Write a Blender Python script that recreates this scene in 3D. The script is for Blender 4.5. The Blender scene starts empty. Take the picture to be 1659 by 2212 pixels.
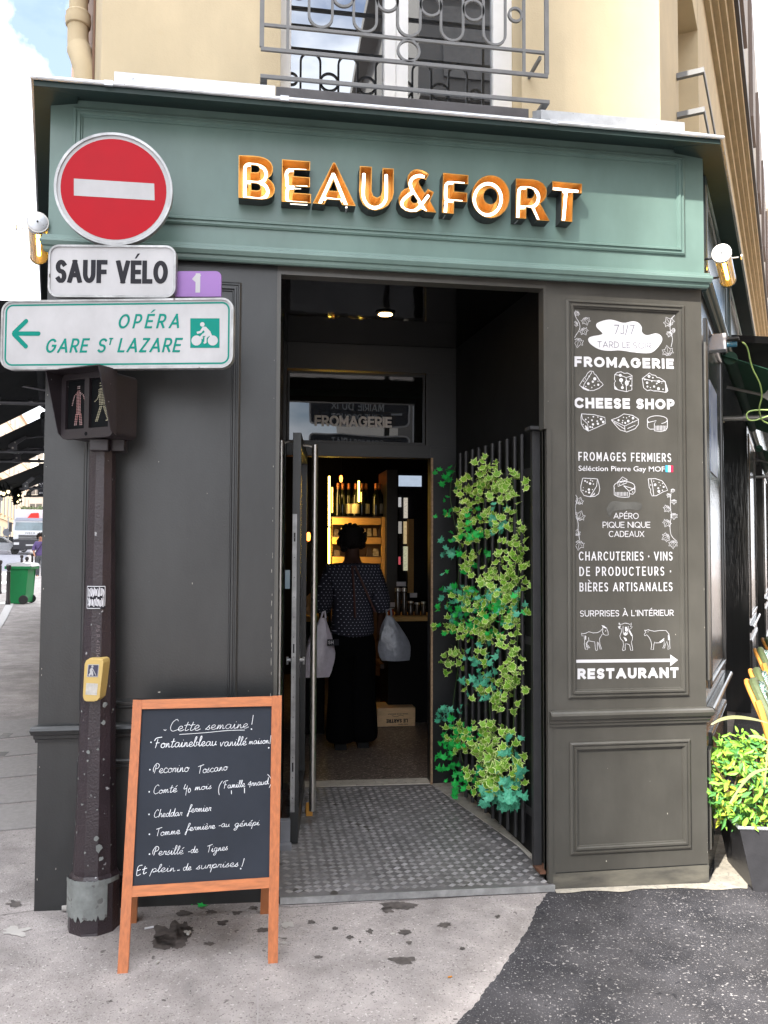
import bpy, bmesh, math, random
from mathutils import Vector, Matrix, noise
from mathutils.geometry import tessellate_polygon
rnd = random.Random(7)
R_ = math.radians
C = bpy.context.collection
scn = bpy.context.scene
# ------------------------------------------------------------------ camera
YAW, PITCH, ROLL, CAMY, CAMZ = 0.15518799, 0.04318559, 0.00411808, -3.64141439, 1.55
FPX, PCX, PCY = 1794.0, 829.5, 1106.0          # focal length and centre for a 1659 x 2212 picture
fw = Vector((math.sin(YAW)*math.cos(PITCH), math.cos(YAW)*math.cos(PITCH), math.sin(PITCH)))
r0 = Vector((math.cos(YAW), -math.sin(YAW), 0)); u0 = r0.cross(fw)
cr, sr = math.cos(ROLL), math.sin(ROLL)
rt = r0*cr + u0*sr; upv = u0*cr - r0*sr
CAM = Vector((0, CAMY, CAMZ))
cam = bpy.data.cameras.new('camera'); camo = bpy.data.objects.new('camera', cam); C.objects.link(camo)
camo.matrix_world = Matrix(((rt.x, upv.x, -fw.x, CAM.x), (rt.y, upv.y, -fw.y, CAM.y), (rt.z, upv.z, -fw.z, CAM.z), (0, 0, 0, 1)))
cam.sensor_fit = 'VERTICAL'; cam.sensor_height = 36; cam.lens = FPX/2212*36
cam.clip_start = 0.05; cam.clip_end = 3000
scn.camera = camo
def ray(x, y): return fw*FPX + rt*(x-PCX) - upv*(y-PCY)
# ------------------------------------------------------------------ sky and sun
SUN_AZ = Vector((-0.65, -0.76, 0)).normalized(); SUN_EL = R_(41)
W = bpy.data.worlds.new('World'); scn.world = W; W.use_nodes = True
nt = W.node_tree; nt.nodes.clear()
def NN(t, **k):
    n = nt.nodes.new(t)
    for a, v in k.items(): setattr(n, a, v)
    return n
sky = NN('ShaderNodeTexSky', sky_type='NISHITA', sun_disc=False)
sky.sun_elevation = SUN_EL; sky.sun_rotation = math.atan2(SUN_AZ.x, SUN_AZ.y); sky.air_density = 1.0; sky.dust_density = 1.5
tc = NN('ShaderNodeTexCoord'); mp = NN('ShaderNodeMapping'); mp.inputs['Scale'].default_value = (1, 1, 2.2); mp.inputs['Location'].default_value = (0.35, 0.0, 0.2)
nz = NN('ShaderNodeTexNoise'); nz.inputs['Scale'].default_value = 2.3; nz.inputs['Detail'].default_value = 7; nz.inputs['Roughness'].default_value = 0.55
rmp = NN('ShaderNodeValToRGB'); rmp.color_ramp.elements[0].position = 0.36; rmp.color_ramp.elements[1].position = 0.47
nz2 = NN('ShaderNodeTexNoise'); nz2.inputs['Scale'].default_value = 5; nz2.inputs['Detail'].default_value = 4
cl = NN('ShaderNodeMix', data_type='RGBA'); cl.inputs[6].default_value = (8.2, 8.8, 9.8, 1); cl.inputs[7].default_value = (13.5, 13.6, 13.9, 1)
mx = NN('ShaderNodeMix', data_type='RGBA'); bg = NN('ShaderNodeBackground'); wo = NN('ShaderNodeOutputWorld')
L = nt.links.new
L(tc.outputs['Generated'], mp.inputs[0]); L(mp.outputs[0], nz.inputs[0]); L(mp.outputs[0], nz2.inputs[0]); L(nz.outputs[0], rmp.inputs[0])
L(nz2.outputs[0], cl.inputs[0]); L(rmp.outputs[0], mx.inputs[0]); L(sky.outputs[0], mx.inputs[6]); L(cl.outputs[2], mx.inputs[7])
bd_ = ray(105, 50).normalized(); dp_ = NN('ShaderNodeVectorMath', operation='DOT_PRODUCT'); dp_.inputs[1].default_value = bd_
wob = NN('ShaderNodeTexNoise'); wob.inputs['Scale'].default_value = 9; wob.inputs['Detail'].default_value = 6; am = NN('ShaderNodeMath', operation='MULTIPLY_ADD'); am.inputs[1].default_value = .022
L(tc.outputs['Generated'], dp_.inputs[0]); L(tc.outputs['Generated'], wob.inputs[0]); L(wob.outputs[0], am.inputs[0]); L(dp_.outputs['Value'], am.inputs[2])
mr_ = NN('ShaderNodeMapRange'); mr_.inputs[1].default_value = 1.0063; mr_.inputs[2].default_value = 1.0100; mr_.inputs[3].default_value = 1; mr_.inputs[4].default_value = .08; L(am.outputs[0], mr_.inputs[0])
mu_ = NN('ShaderNodeMath', operation='MULTIPLY'); L(rmp.outputs[0], mu_.inputs[0]); L(mr_.outputs[0], mu_.inputs[1]); nt.links.new(mu_.outputs[0], mx.inputs[0])
sx_ = NN('ShaderNodeSeparateXYZ'); L(tc.outputs['Generated'], sx_.inputs[0]); zr_ = NN('ShaderNodeMapRange'); zr_.inputs[1].default_value = 0; zr_.inputs[2].default_value = 1; zr_.inputs[3].default_value = .62; zr_.inputs[4].default_value = 1.55; L(sx_.outputs[2], zr_.inputs[0])
vm_ = NN('ShaderNodeVectorMath', operation='SCALE'); L(mx.outputs[2], vm_.inputs[0]); L(zr_.outputs[0], vm_.inputs['Scale']); nt.links.new(vm_.outputs[0], bg.inputs[0]); bg.inputs[1].default_value = 0.072; L(bg.outputs[0], wo.inputs[0])
sl = bpy.data.lights.new('sun', 'SUN'); sl.energy = 3.3; sl.angle = R_(1.6); sl.color = (1, 0.94, 0.84)
so = bpy.data.objects.new('sun', sl); C.objects.link(so)
sdir = (SUN_AZ*math.cos(SUN_EL) + Vector((0, 0, math.sin(SUN_EL))))
so.rotation_euler = sdir.to_track_quat('Z', 'Y').to_euler(); so.location = (-8, -10, 14)
scn.view_settings.view_transform = 'Standard'; scn.view_settings.look = 'None'
scn.view_settings.gamma = 1; scn.view_settings.use_curve_mapping = False
scn.view_settings.exposure = 2.2
scn.cycles.max_bounces = 8; scn.cycles.glossy_bounces = 5; scn.cycles.transmission_bounces = 6; scn.cycles.transparent_max_bounces = 10
scn.cycles.caustics_reflective = False; scn.cycles.caustics_refractive = False; scn.cycles.sample_clamp_indirect = 6
scn.cycles.use_denoising = True
# ------------------------------------------------------------------ rays, frames
def U(x, y, Y=0.0):
    v = ray(x, y); return CAM + v*((Y-CAM.y)/v.y)
GA, GB, GC = .042, -.020, .0071
def gz(x, y): return GA + GB*x + GC*y
def GP(x, y, dz=0.0):
    v = ray(x, y); t = (GA+dz+GB*CAM.x+GC*CAM.y-CAM.z)/(v.z-GB*v.x-GC*v.y); return CAM + v*t
class PF:
    "a plane: origin, right, up; normal towards the viewer side"
    def __init__(s, O, eu, ev):
        s.O = Vector(O); s.u = Vector(eu).normalized(); s.v = Vector(ev); s.v = (s.v - s.u*s.v.dot(s.u)).normalized(); s.n = s.u.cross(s.v)
    def px(s, x, y):
        d = ray(x, y); t = (s.O-CAM).dot(s.n)/d.dot(s.n); p = CAM + d*t - s.O; return (p.dot(s.u), p.dot(s.v))
    def P(s, u, v, w=0): return s.O + s.u*u + s.v*v + s.n*w
def PFz(O, a=0.0, tilt=0.0):   # vertical plane turned by a degrees about Z (0 faces -Y)
    e = Vector((math.cos(R_(a)), math.sin(R_(a)), 0)); n = Vector((e.y, -e.x, 0))
    return PF(O, e, Vector((0, 0, 1)) - n*math.tan(R_(tilt)))
# ------------------------------------------------------------------ mesh building
class MB:
    def __init__(s): s.v = []; s.f = []; s.m = []; s.mi = 0
    def add(s, vs, fs):
        b = len(s.v); s.v += [tuple(p) for p in vs]; s.f += [tuple(b+i for i in f) for f in fs]; s.m += [s.mi]*len(fs); return s
    def box(s, x0, x1, y0, y1, z0, z1):
        return s.hexa([(x0,y0,z0),(x1,y0,z0),(x1,y1,z0),(x0,y1,z0),(x0,y0,z1),(x1,y0,z1),(x1,y1,z1),(x0,y1,z1)])
    def hexa(s, p): return s.add(p, [(0,3,2,1),(4,5,6,7),(0,1,5,4),(1,2,6,5),(2,3,7,6),(3,0,4,7)])
    def fbox(s, f, u0, u1, v0, v1, w0, w1):
        return s.hexa([f.P(u0,v0,w1),f.P(u1,v0,w1),f.P(u1,v0,w0),f.P(u0,v0,w0),f.P(u0,v1,w1),f.P(u1,v1,w1),f.P(u1,v1,w0),f.P(u0,v1,w0)])
    def prism(s, f, pts, w0, w1, holes=()):
        loops = [[Vector((a, b, 0)) for a, b in pts]] + [[Vector((a, b, 0)) for a, b in h] for h in holes]
        tri = tessellate_polygon(loops); flat = [p for l in loops for p in l]; n = len(flat)
        vs = [f.P(p.x, p.y, w1) for p in flat] + [f.P(p.x, p.y, w0) for p in flat]; fs = []
        for t in tri:
            a, b, c = (flat[i] for i in t)
            if (b-a).cross(c-a).z < 0: t = (t[0], t[2], t[1])
            fs.append(tuple(t)); fs.append((t[2]+n, t[1]+n, t[0]+n))
        if abs(w1-w0) > 1e-6:
            k = 0
            for l in loops:
                m = len(l)
                for i in range(m): fs.append((k+i, k+(i+1) % m, n+k+(i+1) % m, n+k+i))
                k += m
        else: fs = fs[::2]
        return s.add(vs, fs)
    def tube(s, pts, r, n=8, caps=True, closed=False):
        pts = [Vector(p) for p in pts]; k = len(pts); vs = []; fs = []; prev = None
        rs = r if isinstance(r, (list, tuple)) else [r]*k
        for i, p in enumerate(pts):
            a = pts[(i-1) % k] if (closed or i > 0) else p; b = pts[(i+1) % k] if (closed or i < k-1) else p
            d = (b-a).normalized() if (b-a).length > 1e-9 else Vector((0, 0, 1))
            if prev is None:
                e = d.cross(Vector((0, 0, 1)));
                if e.length < .1: e = d.cross(Vector((0, 1, 0)))
            else: e = prev - d*prev.dot(d)
            e.normalize(); g = d.cross(e); prev = e
            for j in range(n):
                t = 2*math.pi*j/n; vs.append(p + (e*math.cos(t) + g*math.sin(t))*rs[i])
        for i in range(k if closed else k-1):
            a = i*n; b = ((i+1) % k)*n
            for j in range(n): fs.append((a+j, a+(j+1) % n, b+(j+1) % n, b+j))
        if caps and not closed: fs += [tuple(range(n))[::-1], tuple((k-1)*n+j for j in range(n))]
        return s.add(vs, fs)
    def lathe(s, base, prof, n=20, axis='Z'):
        base = Vector(base); vs = []; fs = []
        for r, h in prof:
            for j in range(n):
                t = 2*math.pi*j/n; c, q = r*math.cos(t), r*math.sin(t)
                vs.append(base + (Vector((c, q, h)) if axis == 'Z' else Vector((c, h, q)) if axis == 'Y' else Vector((h, c, q))))
        k = len(prof)
        for i in range(k-1):
            for j in range(n): fs.append((i*n+j, i*n+(j+1) % n, (i+1)*n+(j+1) % n, (i+1)*n+j))
        fs += [tuple(range(n))[::-1], tuple((k-1)*n+j for j in range(n))]
        return s.add(vs, fs)
    def ribbon(s, f, pts, w, h=0.0, taper=False):
        n = len(pts)
        if n < 2: return s
        vs = []; fs = []
        for i, (x, y) in enumerate(pts):
            a = pts[max(i-1, 0)]; b = pts[min(i+1, n-1)]; dx, dy = b[0]-a[0], b[1]-a[1]; l = math.hypot(dx, dy) or 1
            k = w/2*(.55 + .45*math.sin(math.pi*(i+.6)/(n+.2)) if taper else 1)
            px, py = -dy/l*k, dx/l*k
            vs += [f.P(x+px, y+py, h), f.P(x-px, y-py, h)]
        for i in range(n-1): fs.append((2*i+1, 2*i+3, 2*i+2, 2*i))
        return s.add(vs, fs)
    def disc(s, f, c, rx, ry, h=0.0, n=10, ang=0):
        ca, sa = math.cos(ang), math.sin(ang)
        vs = [f.P(c[0]+rx*math.cos(t)*ca-ry*math.sin(t)*sa, c[1]+rx*math.cos(t)*sa+ry*math.sin(t)*ca, h) for t in [2*math.pi*i/n for i in range(n)]]
        return s.add(vs, [tuple(range(n))])
    def build(s, name, mats, parent=None, smooth=False, bevel=0.0, kind=None):
        me = bpy.data.meshes.new(name); me.from_pydata(s.v, [], s.f); me.update()
        if not isinstance(mats, (list, tuple)): mats = [mats]
        for m in mats: me.materials.append(m)
        if any(s.m): me.polygons.foreach_set('material_index', s.m)
        bm = bmesh.new(); bm.from_mesh(me)
        if smooth: bmesh.ops.remove_doubles(bm, verts=bm.verts, dist=1e-5)
        if bevel:
            bmesh.ops.remove_doubles(bm, verts=bm.verts, dist=1e-6)
            es = [e for e in bm.edges if len(e.link_faces) == 2 and e.calc_face_angle(0) > .6]
            bmesh.ops.bevel(bm, geom=es, offset=bevel, segments=2, affect='EDGES', profile=.7)
        bm.to_mesh(me); bm.free()
        if smooth:
            me.polygons.foreach_set('use_smooth', [True]*len(me.polygons)); me.set_sharp_from_angle(angle=R_(38))
        o = bpy.data.objects.new(name, me); C.objects.link(o)
        if parent is not None: put(o, parent)
        if kind: o['kind'] = kind
        return o
def put(o, parent):
    o.parent = parent
    bpy_m = Matrix.LocRotScale(root_of(parent).location, root_of(parent).rotation_euler, None) if False else None
    o.matrix_parent_inverse = world_of(parent).inverted()
def world_of(o):
    m = Matrix.LocRotScale(o.location, o.rotation_euler, o.scale)
    if o.parent: m = world_of(o.parent) @ o.matrix_parent_inverse @ m
    return m
def root_of(o): return o if o.parent is None else root_of(o.parent)
def tag(o, label, cat, group=None):
    o['label'] = label; o['category'] = cat
    if group: o['group'] = group
    return o
def thing(name, label, cat, loc=(0, 0, 0), group=None, rz=0.0):
    o = bpy.data.objects.new(name, None); o.empty_display_size = .1; C.objects.link(o); o.location = loc; o.rotation_euler = (0, 0, rz)
    return tag(o, label, cat, group)
def struct(o): o['kind'] = 'structure'; return o
def copy_tree(o, loc=None, rz=None, label=None):
    c = o.copy(); C.objects.link(c)
    if loc is not None: c.location = loc
    if rz is not None: c.rotation_euler = (0, 0, rz)
    if label: c['label'] = label
    def kids(src, dst):
        for ch in [x for x in bpy.data.objects if x.parent == src]:
            k = ch.copy(); C.objects.link(k); k.parent = dst; kids(ch, k)
    kids(o, c); return c
def arc(cx, cy, rx, ry, a0, a1, n=10):
    return [(cx+rx*math.cos(R_(a0+(a1-a0)*i/n)), cy+ry*math.sin(R_(a0+(a1-a0)*i/n))) for i in range(n+1)]
def smooth_pts(p, k=4, closed=False):
    n = len(p); out = []
    rng = range(n if closed else n-1)
    for i in rng:
        a, b, c, d = (p[(i-1) % n] if closed or i > 0 else p[i]), p[i], p[(i+1) % n], (p[(i+2) % n] if closed or i+2 < n else p[min(i+1, n-1)])
        for j in range(k):
            t = j/k; out.append(tuple(.5*((2*b[q])+(-a[q]+c[q])*t+(2*a[q]-5*b[q]+4*c[q]-d[q])*t*t+(-a[q]+3*b[q]-3*c[q]+d[q])*t**3) for q in range(len(b))))
    if not closed: out.append(tuple(p[-1]))
    return out
def rrect(x0, y0, x1, y1, r, n=5):
    return arc(x1-r, y1-r, r, r, 0, 90, n) + arc(x0+r, y1-r, r, r, 90, 180, n) + arc(x0+r, y0+r, r, r, 180, 270, n) + arc(x1-r, y0+r, r, r, 270, 360, n)
# ------------------------------------------------------------------ materials
def M(name, col, rough=.5, var=.08, scale=6, bump=0.0, bscale=80, metal=0.0, spec=.5, emit=None, es=0.0, coat=0.0, dist=.002, col2=None, speck=None, obj=True, wear=None, stretch=None, big=None, bstr=None):
    m = bpy.data.materials.new(name); m.use_nodes = True; t = m.node_tree; b = t.nodes['Principled BSDF']
    def N(k): return t.nodes.new(k)
    b.inputs['Roughness'].default_value = rough; b.inputs['Metallic'].default_value = metal; b.inputs['Specular IOR Level'].default_value = spec
    if coat: b.inputs['Coat Weight'].default_value = coat; b.inputs['Coat Roughness'].default_value = .12
    c = Vector(col[:3]); c2 = Vector(col2) if col2 else c*(1+var)
    co = N('ShaderNodeTexCoord'); src = co.outputs['Object']
    if stretch:
        mpn = N('ShaderNodeMapping'); mpn.inputs['Scale'].default_value = stretch; t.links.new(src, mpn.inputs[0]); src = mpn.outputs[0]
    nzn = N('ShaderNodeTexNoise'); nzn.inputs['Scale'].default_value = scale; nzn.inputs['Detail'].default_value = 6; nzn.inputs['Roughness'].default_value = .6
    t.links.new(src, nzn.inputs[0])
    rp = N('ShaderNodeValToRGB'); rp.color_ramp.elements[0].position = .3; rp.color_ramp.elements[1].position = .7
    a = c*(1-var) if not col2 else c
    rp.color_ramp.elements[0].color = (*a, 1); rp.color_ramp.elements[1].color = (*c2, 1)
    t.links.new(nzn.outputs[0], rp.inputs[0]); out = rp.outputs[0]
    if speck:   # (scale, threshold, colour)
        for (ss, th, sc) in (speck if isinstance(speck, list) else [speck]):
            vn = N('ShaderNodeTexNoise'); vn.inputs['Scale'].default_value = ss; vn.inputs['Detail'].default_value = 2; t.links.new(src, vn.inputs[0])
            gt = N('ShaderNodeMapRange'); gt.inputs[1].default_value = th; gt.inputs[2].default_value = th+.03; t.links.new(vn.outputs[0], gt.inputs[0])
            mxn = N('ShaderNodeMix'); mxn.data_type = 'RGBA'; t.links.new(gt.outputs[0], mxn.inputs[0]); t.links.new(out, mxn.inputs[6]); mxn.inputs[7].default_value = (*sc, 1); out = mxn.outputs[2]
    if big:
        src2 = co.outputs['Object']
        if bstr: mp2 = N('ShaderNodeMapping'); mp2.inputs['Scale'].default_value = bstr; t.links.new(src2, mp2.inputs[0]); src2 = mp2.outputs[0]
        bgn = N('ShaderNodeTexNoise'); bgn.inputs['Scale'].default_value = big[0]*2; bgn.inputs['Detail'].default_value = 5; bgn.inputs['Roughness'].default_value = .62; t.links.new(src2, bgn.inputs[0])
        bgr = N('ShaderNodeMapRange'); bgr.inputs[1].default_value = .32; bgr.inputs[2].default_value = .68; bgr.inputs[3].default_value = big[1]; bgr.inputs[4].default_value = big[2]; t.links.new(bgn.outputs[0], bgr.inputs[0])
        bgs = N('ShaderNodeVectorMath'); bgs.operation = 'SCALE'; t.links.new(out, bgs.inputs[0]); t.links.new(bgr.outputs[0], bgs.inputs['Scale']); out = bgs.outputs[0]
    t.links.new(out, b.inputs['Base Color'])
    if var and rough > .05:
        mr = N('ShaderNodeMapRange'); mr.inputs[3].default_value = max(.02, rough-.08); mr.inputs[4].default_value = min(1, rough+.1); t.links.new(nzn.outputs[0], mr.inputs[0]); t.links.new(mr.outputs[0], b.inputs['Roughness'])
    if bump:
        bn = N('ShaderNodeTexNoise'); bn.inputs['Scale'].default_value = bscale; bn.inputs['Detail'].default_value = 4; t.links.new(src, bn.inputs[0])
        bp = N('ShaderNodeBump'); bp.inputs['Strength'].default_value = bump; bp.inputs['Distance'].default_value = dist; t.links.new(bn.outputs[0], bp.inputs['Height']); t.links.new(bp.outputs[0], b.inputs['Normal'])
    if emit: b.inputs['Emission Color'].default_value = (*emit, 1); b.inputs['Emission Strength'].default_value = es*.55
    return m
def glass(name, tint=(.02, .025, .03), through=.5):
    m = bpy.data.materials.new(name); m.use_nodes = True; t = m.node_tree; t.nodes.clear()
    o = t.nodes.new('ShaderNodeOutputMaterial'); g = t.nodes.new('ShaderNodeBsdfGlossy'); g.inputs['Roughness'].default_value = .02; g.inputs[0].default_value = (.95, .97, 1, 1)
    tr = t.nodes.new('ShaderNodeBsdfTransparent'); tr.inputs[0].default_value = (through, through*1.02, through, 1)
    fr = t.nodes.new('ShaderNodeFresnel'); fr.inputs[0].default_value = 1.6; mr = t.nodes.new('ShaderNodeMapRange'); mr.inputs[3].default_value = .06; mr.inputs[4].default_value = 1.0
    x = t.nodes.new('ShaderNodeMixShader'); t.links.new(fr.outputs[0], mr.inputs[0]); t.links.new(mr.outputs[0], x.inputs[0]); t.links.new(tr.outputs[0], x.inputs[1]); t.links.new(g.outputs[0], x.inputs[2]); t.links.new(x.outputs[0], o.inputs[0])
    return m
def mirror_glass(name, fac, base=(.008, .009, .011)):
    m = bpy.data.materials.new(name); m.use_nodes = True; t = m.node_tree; t.nodes.clear()
    o = t.nodes.new('ShaderNodeOutputMaterial'); g = t.nodes.new('ShaderNodeBsdfGlossy'); g.inputs['Roughness'].default_value = .012; g.inputs[0].default_value = (.93, .96, 1, 1)
    d = t.nodes.new('ShaderNodeBsdfDiffuse'); d.inputs[0].default_value = (*base, 1); fr = t.nodes.new('ShaderNodeFresnel'); fr.inputs[0].default_value = 1.5
    mr = t.nodes.new('ShaderNodeMapRange'); mr.inputs[3].default_value = fac; mr.inputs[4].default_value = 1.0
    nz_ = t.nodes.new('ShaderNodeTexNoise'); nz_.inputs['Scale'].default_value = 1.6; bp = t.nodes.new('ShaderNodeBump'); bp.inputs['Strength'].default_value = .03; bp.inputs['Distance'].default_value = .02; t.links.new(nz_.outputs[0], bp.inputs['Height']); t.links.new(bp.outputs[0], g.inputs['Normal'])
    x = t.nodes.new('ShaderNodeMixShader'); t.links.new(fr.outputs[0], mr.inputs[0]); t.links.new(mr.outputs[0], x.inputs[0]); t.links.new(d.outputs[0], x.inputs[1]); t.links.new(g.outputs[0], x.inputs[2]); t.links.new(x.outputs[0], o.inputs[0])
    return m
mCharL = M('charcoal_paint_sun_glow', (.074, .071, .063), .34, .12, 3, .3, 45, spec=.55, big=(1.6, .82, 1.2), bstr=(1, 1, .3), dist=.0015, speck=(140, .80, (.25, .25, .24)))  # same charcoal paint, sun glow put into a lighter, warmer colour
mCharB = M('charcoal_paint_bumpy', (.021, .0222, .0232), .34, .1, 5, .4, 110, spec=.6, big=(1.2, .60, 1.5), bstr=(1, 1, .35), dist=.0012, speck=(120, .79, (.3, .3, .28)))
mGreen = M('sage_green_paint', (.158, .246, .222), .33, .10, 2.2, .25, 30, spec=.5, dist=.0014, big=(1.3, .86, 1.12), bstr=(1, 1, .35))
mSideBlue = M('glossy_side_paint', (.05, .075, .08), .14, .1, 2, .12, 12, spec=.8, dist=.002)
mGloss = M('glossy_dark_paint', (.035, .036, .036), .10, .1, 2, .5, 9, spec=.9, dist=.0015, stretch=(14, 14, .5))
mSoffit = M('dark_green_soffit', (.022, .045, .042), .6, .15, 8, .3, 60)
mZinc = M('zinc', (.55, .57, .60), .42, .22, 9, .5, 120, metal=.55, dist=.001, speck=(60, .70, (.14, .12, .10)))
mCream = M('cream_render', (.66, .55, .365), .85, .055, 1.6, .7, 150, dist=.0016, big=(.9, .88, 1.07), bstr=(1, 1, .4), speck=[(3.0, .70, (.64, .52, .33))])
mCreamD = M('darker_cream_render', (.56, .46, .30), .85, .10, 2.5, .5, 130, dist=.0015)  # darker cream for the flank walls and the downpipe
mBrownW = M('brown_render', (.22, .13, .09), .8, .15, 4, .4, 90)  # plain brown for the strip on the left flank wall
mWhiteP = M('white_window_paint', (.80, .80, .80), .35, .04, 8, .15, 80)
mGreyRail = M('grey_guard_paint', (.17, .172, .175), .5, .15, 12, .5, 200, dist=.0006)
mDarkSill = M('dark_sill_metal', (.10, .095, .10), .5, .2, 9, .3, 90)
mCopper = M('copper_lining', (.62, .31, .07), .34, .2, 20, .2, 60, metal=.7)
mBlackCan = M('black_letter_side', (.03, .032, .035), .4, .1)
mNeon = M('white_neon_tube', (1, .98, .95), .3, 0, emit=(1.0, .90, .78), es=1.9)
mRed = M('sign_red', (.42, .002, .012), .5, .06, 5, .05, 200, spec=.2)
mWhiteS = M('sign_white', (.50, .50, .515), .42, .05, 5, .06, 200, big=(2.6, .86, 1.06), bstr=(1, 1, .6), speck=(30, .76, (.25, .24, .22)))
mAlu = M('aluminium_edge', (.42, .425, .43), .42, .3, 12, .2, 90, metal=.5, big=(5, .7, 1.15), speck=(24, .70, (.12, .11, .10)))
mBlackInk = M('black_lettering', (.016, .016, .022), .6, .1, spec=.25)
mTeal = M('teal_lettering', (.0, .235, .185), .55, .05, spec=.2)
mViolet = M('violet_plate', (.32, .175, .46), .5, .06, spec=.3)
mPole = M('cast_iron_brown_paint', (.026, .017, .022), .40, .2, 9, 1.0, 120, spec=.6, dist=.003, speck=[(33, .735, (.34, .34, .35))])
mSig = M('signal_housing', (.022, .017, .020), .45, .2, 10, .8, 200, dist=.0008, speck=(30, .74, (.2, .2, .2)))
mSigIn = M('signal_inner_black', (.004, .005, .006), .7, .1, spec=.15)
mYellow = M('ivory_yellow_plastic', (.60, .43, .15), .38, .05, 9, .05, 60)
mPatch = M('grey_repair_collar', (.19, .205, .20), .6, .35, 14, .5, 60, speck=(30, .62, (.12, .12, .12)))
mWood = M('varnished_orange_wood', (.44, .135, .042), .38, .22, 10, .2, 60, spec=.5, stretch=(9, 9, 1.2), dist=.001)
mWoodH = M('varnished_orange_wood_rail', (.48, .155, .05), .38, .25, 10, .2, 60, spec=.5, stretch=(1.2, 9, 9), dist=.001)
mBoard = M('slate_blackboard', (.012, .016, .025), .7, .30, 2.6, .1, 120, col2=(.024, .030, .044), spec=.35)
mChalk = M('white_chalk_marker', (.80, .82, .86), .8, .05)
mVinyl = M('white_vinyl', (.62, .62, .66), .5, .03)
mGreyV = M('grey_vinyl', (.10, .10, .14), .5, .03)
mSteel = M('brushed_steel', (.60, .58, .55), .33, .1, 30, .1, 90, metal=1.0)
mBlackM = M('black_metal', (.008, .009, .010), .42, .15, 12, .3, 120)
mBar = M('anthracite_bar', (.030, .030, .032), .45, .15, 12, .3, 120)
mDarkIn = M('dark_interior_wall', (.003, .003, .0033), .6, .2, 4, spec=.12)
mCeil = M('gloss_black_ceiling', (.003, .003, .0035), .05, .1, 3, .35, 3.2, spec=.6, dist=.006)
mTerr = M('terrazzo', (.11, .085, .072), .32, .35, 40, 0, 60, speck=[(48, .60, (.36, .30, .26)), (36, .62, (.015, .012, .011)), (70, .64, (.50, .44, .38))])
mThr = M('worn_threshold_stone', (.42, .39, .34), .8, .2, 14, .6, 90, speck=(50, .66, (.2, .18, .16)))
mPlate = M('worn_tread_plate', (.15, .145, .148), .42, .32, 7, .5, 160, metal=.15, dist=.0006, speck=(9, .68, (.06, .055, .05)))
mPlateB = M('worn_tread_bar', (.27, .26, .262), .42, .35, 9, .3, 200, metal=.15, dist=.0004)
mClear = glass('window_glass'); mDoorGl = glass('door_glass', through=.75)
mPave = M('pavement_asphalt_worn', (.250, .226, .219), .88, .16, 8, 1.0, 150, dist=.004, col2=(.365, .332, .322), big=(1.5, .72, 1.2), speck=[(16, .715, (.13, .115, .11)), (33, .715, (.15, .13, .13)), (120, .615, (.17, .152, .147)), (85, .65, (.43, .40, .385))])
mAsph = M('dark_asphalt_patch', (.018, .018, .022), .85, .35, 4, 1.0, 150, dist=.005, col2=(.052, .050, .055), spec=.3, big=(.8, .6, 1.5), speck=[(85, .645, (.24, .23, .23)), (170, .64, (.13, .125, .13)), (42, .70, (.11, .105, .11)), (30, .68, (.02, .02, .024))])
mMort = M('pale_mortar_edge', (.36, .33, .28), .9, .25, 20, .8, 120, speck=(60, .6, (.25, .24, .22)))
mRoad = M('road_asphalt', (.17, .17, .20), .85, .12, 2, .7, 120, dist=.003, speck=(90, .7, (.36, .36, .38)))
mGran = M('granite_slab', (.25, .235, .23), .8, .14, 30, .6, 160, dist=.0015, speck=[(140, .64, (.2, .19, .19)), (4, .68, (.26, .24, .24))])
mKerb = M('pale_kerb_granite', (.48, .47, .47), .8, .1, 20, .4, 120)
mLine = M('road_marking_white', (.70, .70, .70), .8, .1, 20)
mSpot = M('dark_spill_stain', (.085, .073, .069), .7, .45, 30, .4, 60)
mGum = M('pale_gum_spot', (.40, .38, .36), .85, .1, 20)
mIvyV = None
def leafmat(name, c, rough=.42, c2=None):
    m = M(name, c, rough, .35, 5, .1, 60, spec=.3, col2=c2 or tuple(min(.9, x*1.7+.01) for x in c))
    b = m.node_tree.nodes['Principled BSDF']; b.inputs['Subsurface Weight'].default_value = 0
    return m
mLeafV = leafmat('variegated_leaf_green', (.07, .25, .015), c2=(.32, .58, .06)); mLeafE = leafmat('variegated_leaf_cream_edge', (.52, .74, .16), c2=(.85, .92, .46))
mLeafG = leafmat('bright_green_leaf', (.012, .33, .05), c2=(.03, .55, .10)); mLeafT = leafmat('blue_green_leaf', (.04, .30, .17), c2=(.14, .55, .36)); mStem = M('vine_stem', (.06, .12, .03), .6, .2)
mNan = leafmat('lime_green_leaf', (.15, .30, .035)); mNan2 = leafmat('yellow_green_leaf', (.34, .38, .04)); mNan3 = leafmat('mid_green_leaf', (.06, .19, .045)); mBlade = M('dry_grass_blade', (.24, .25, .12), .5, .2)
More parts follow.
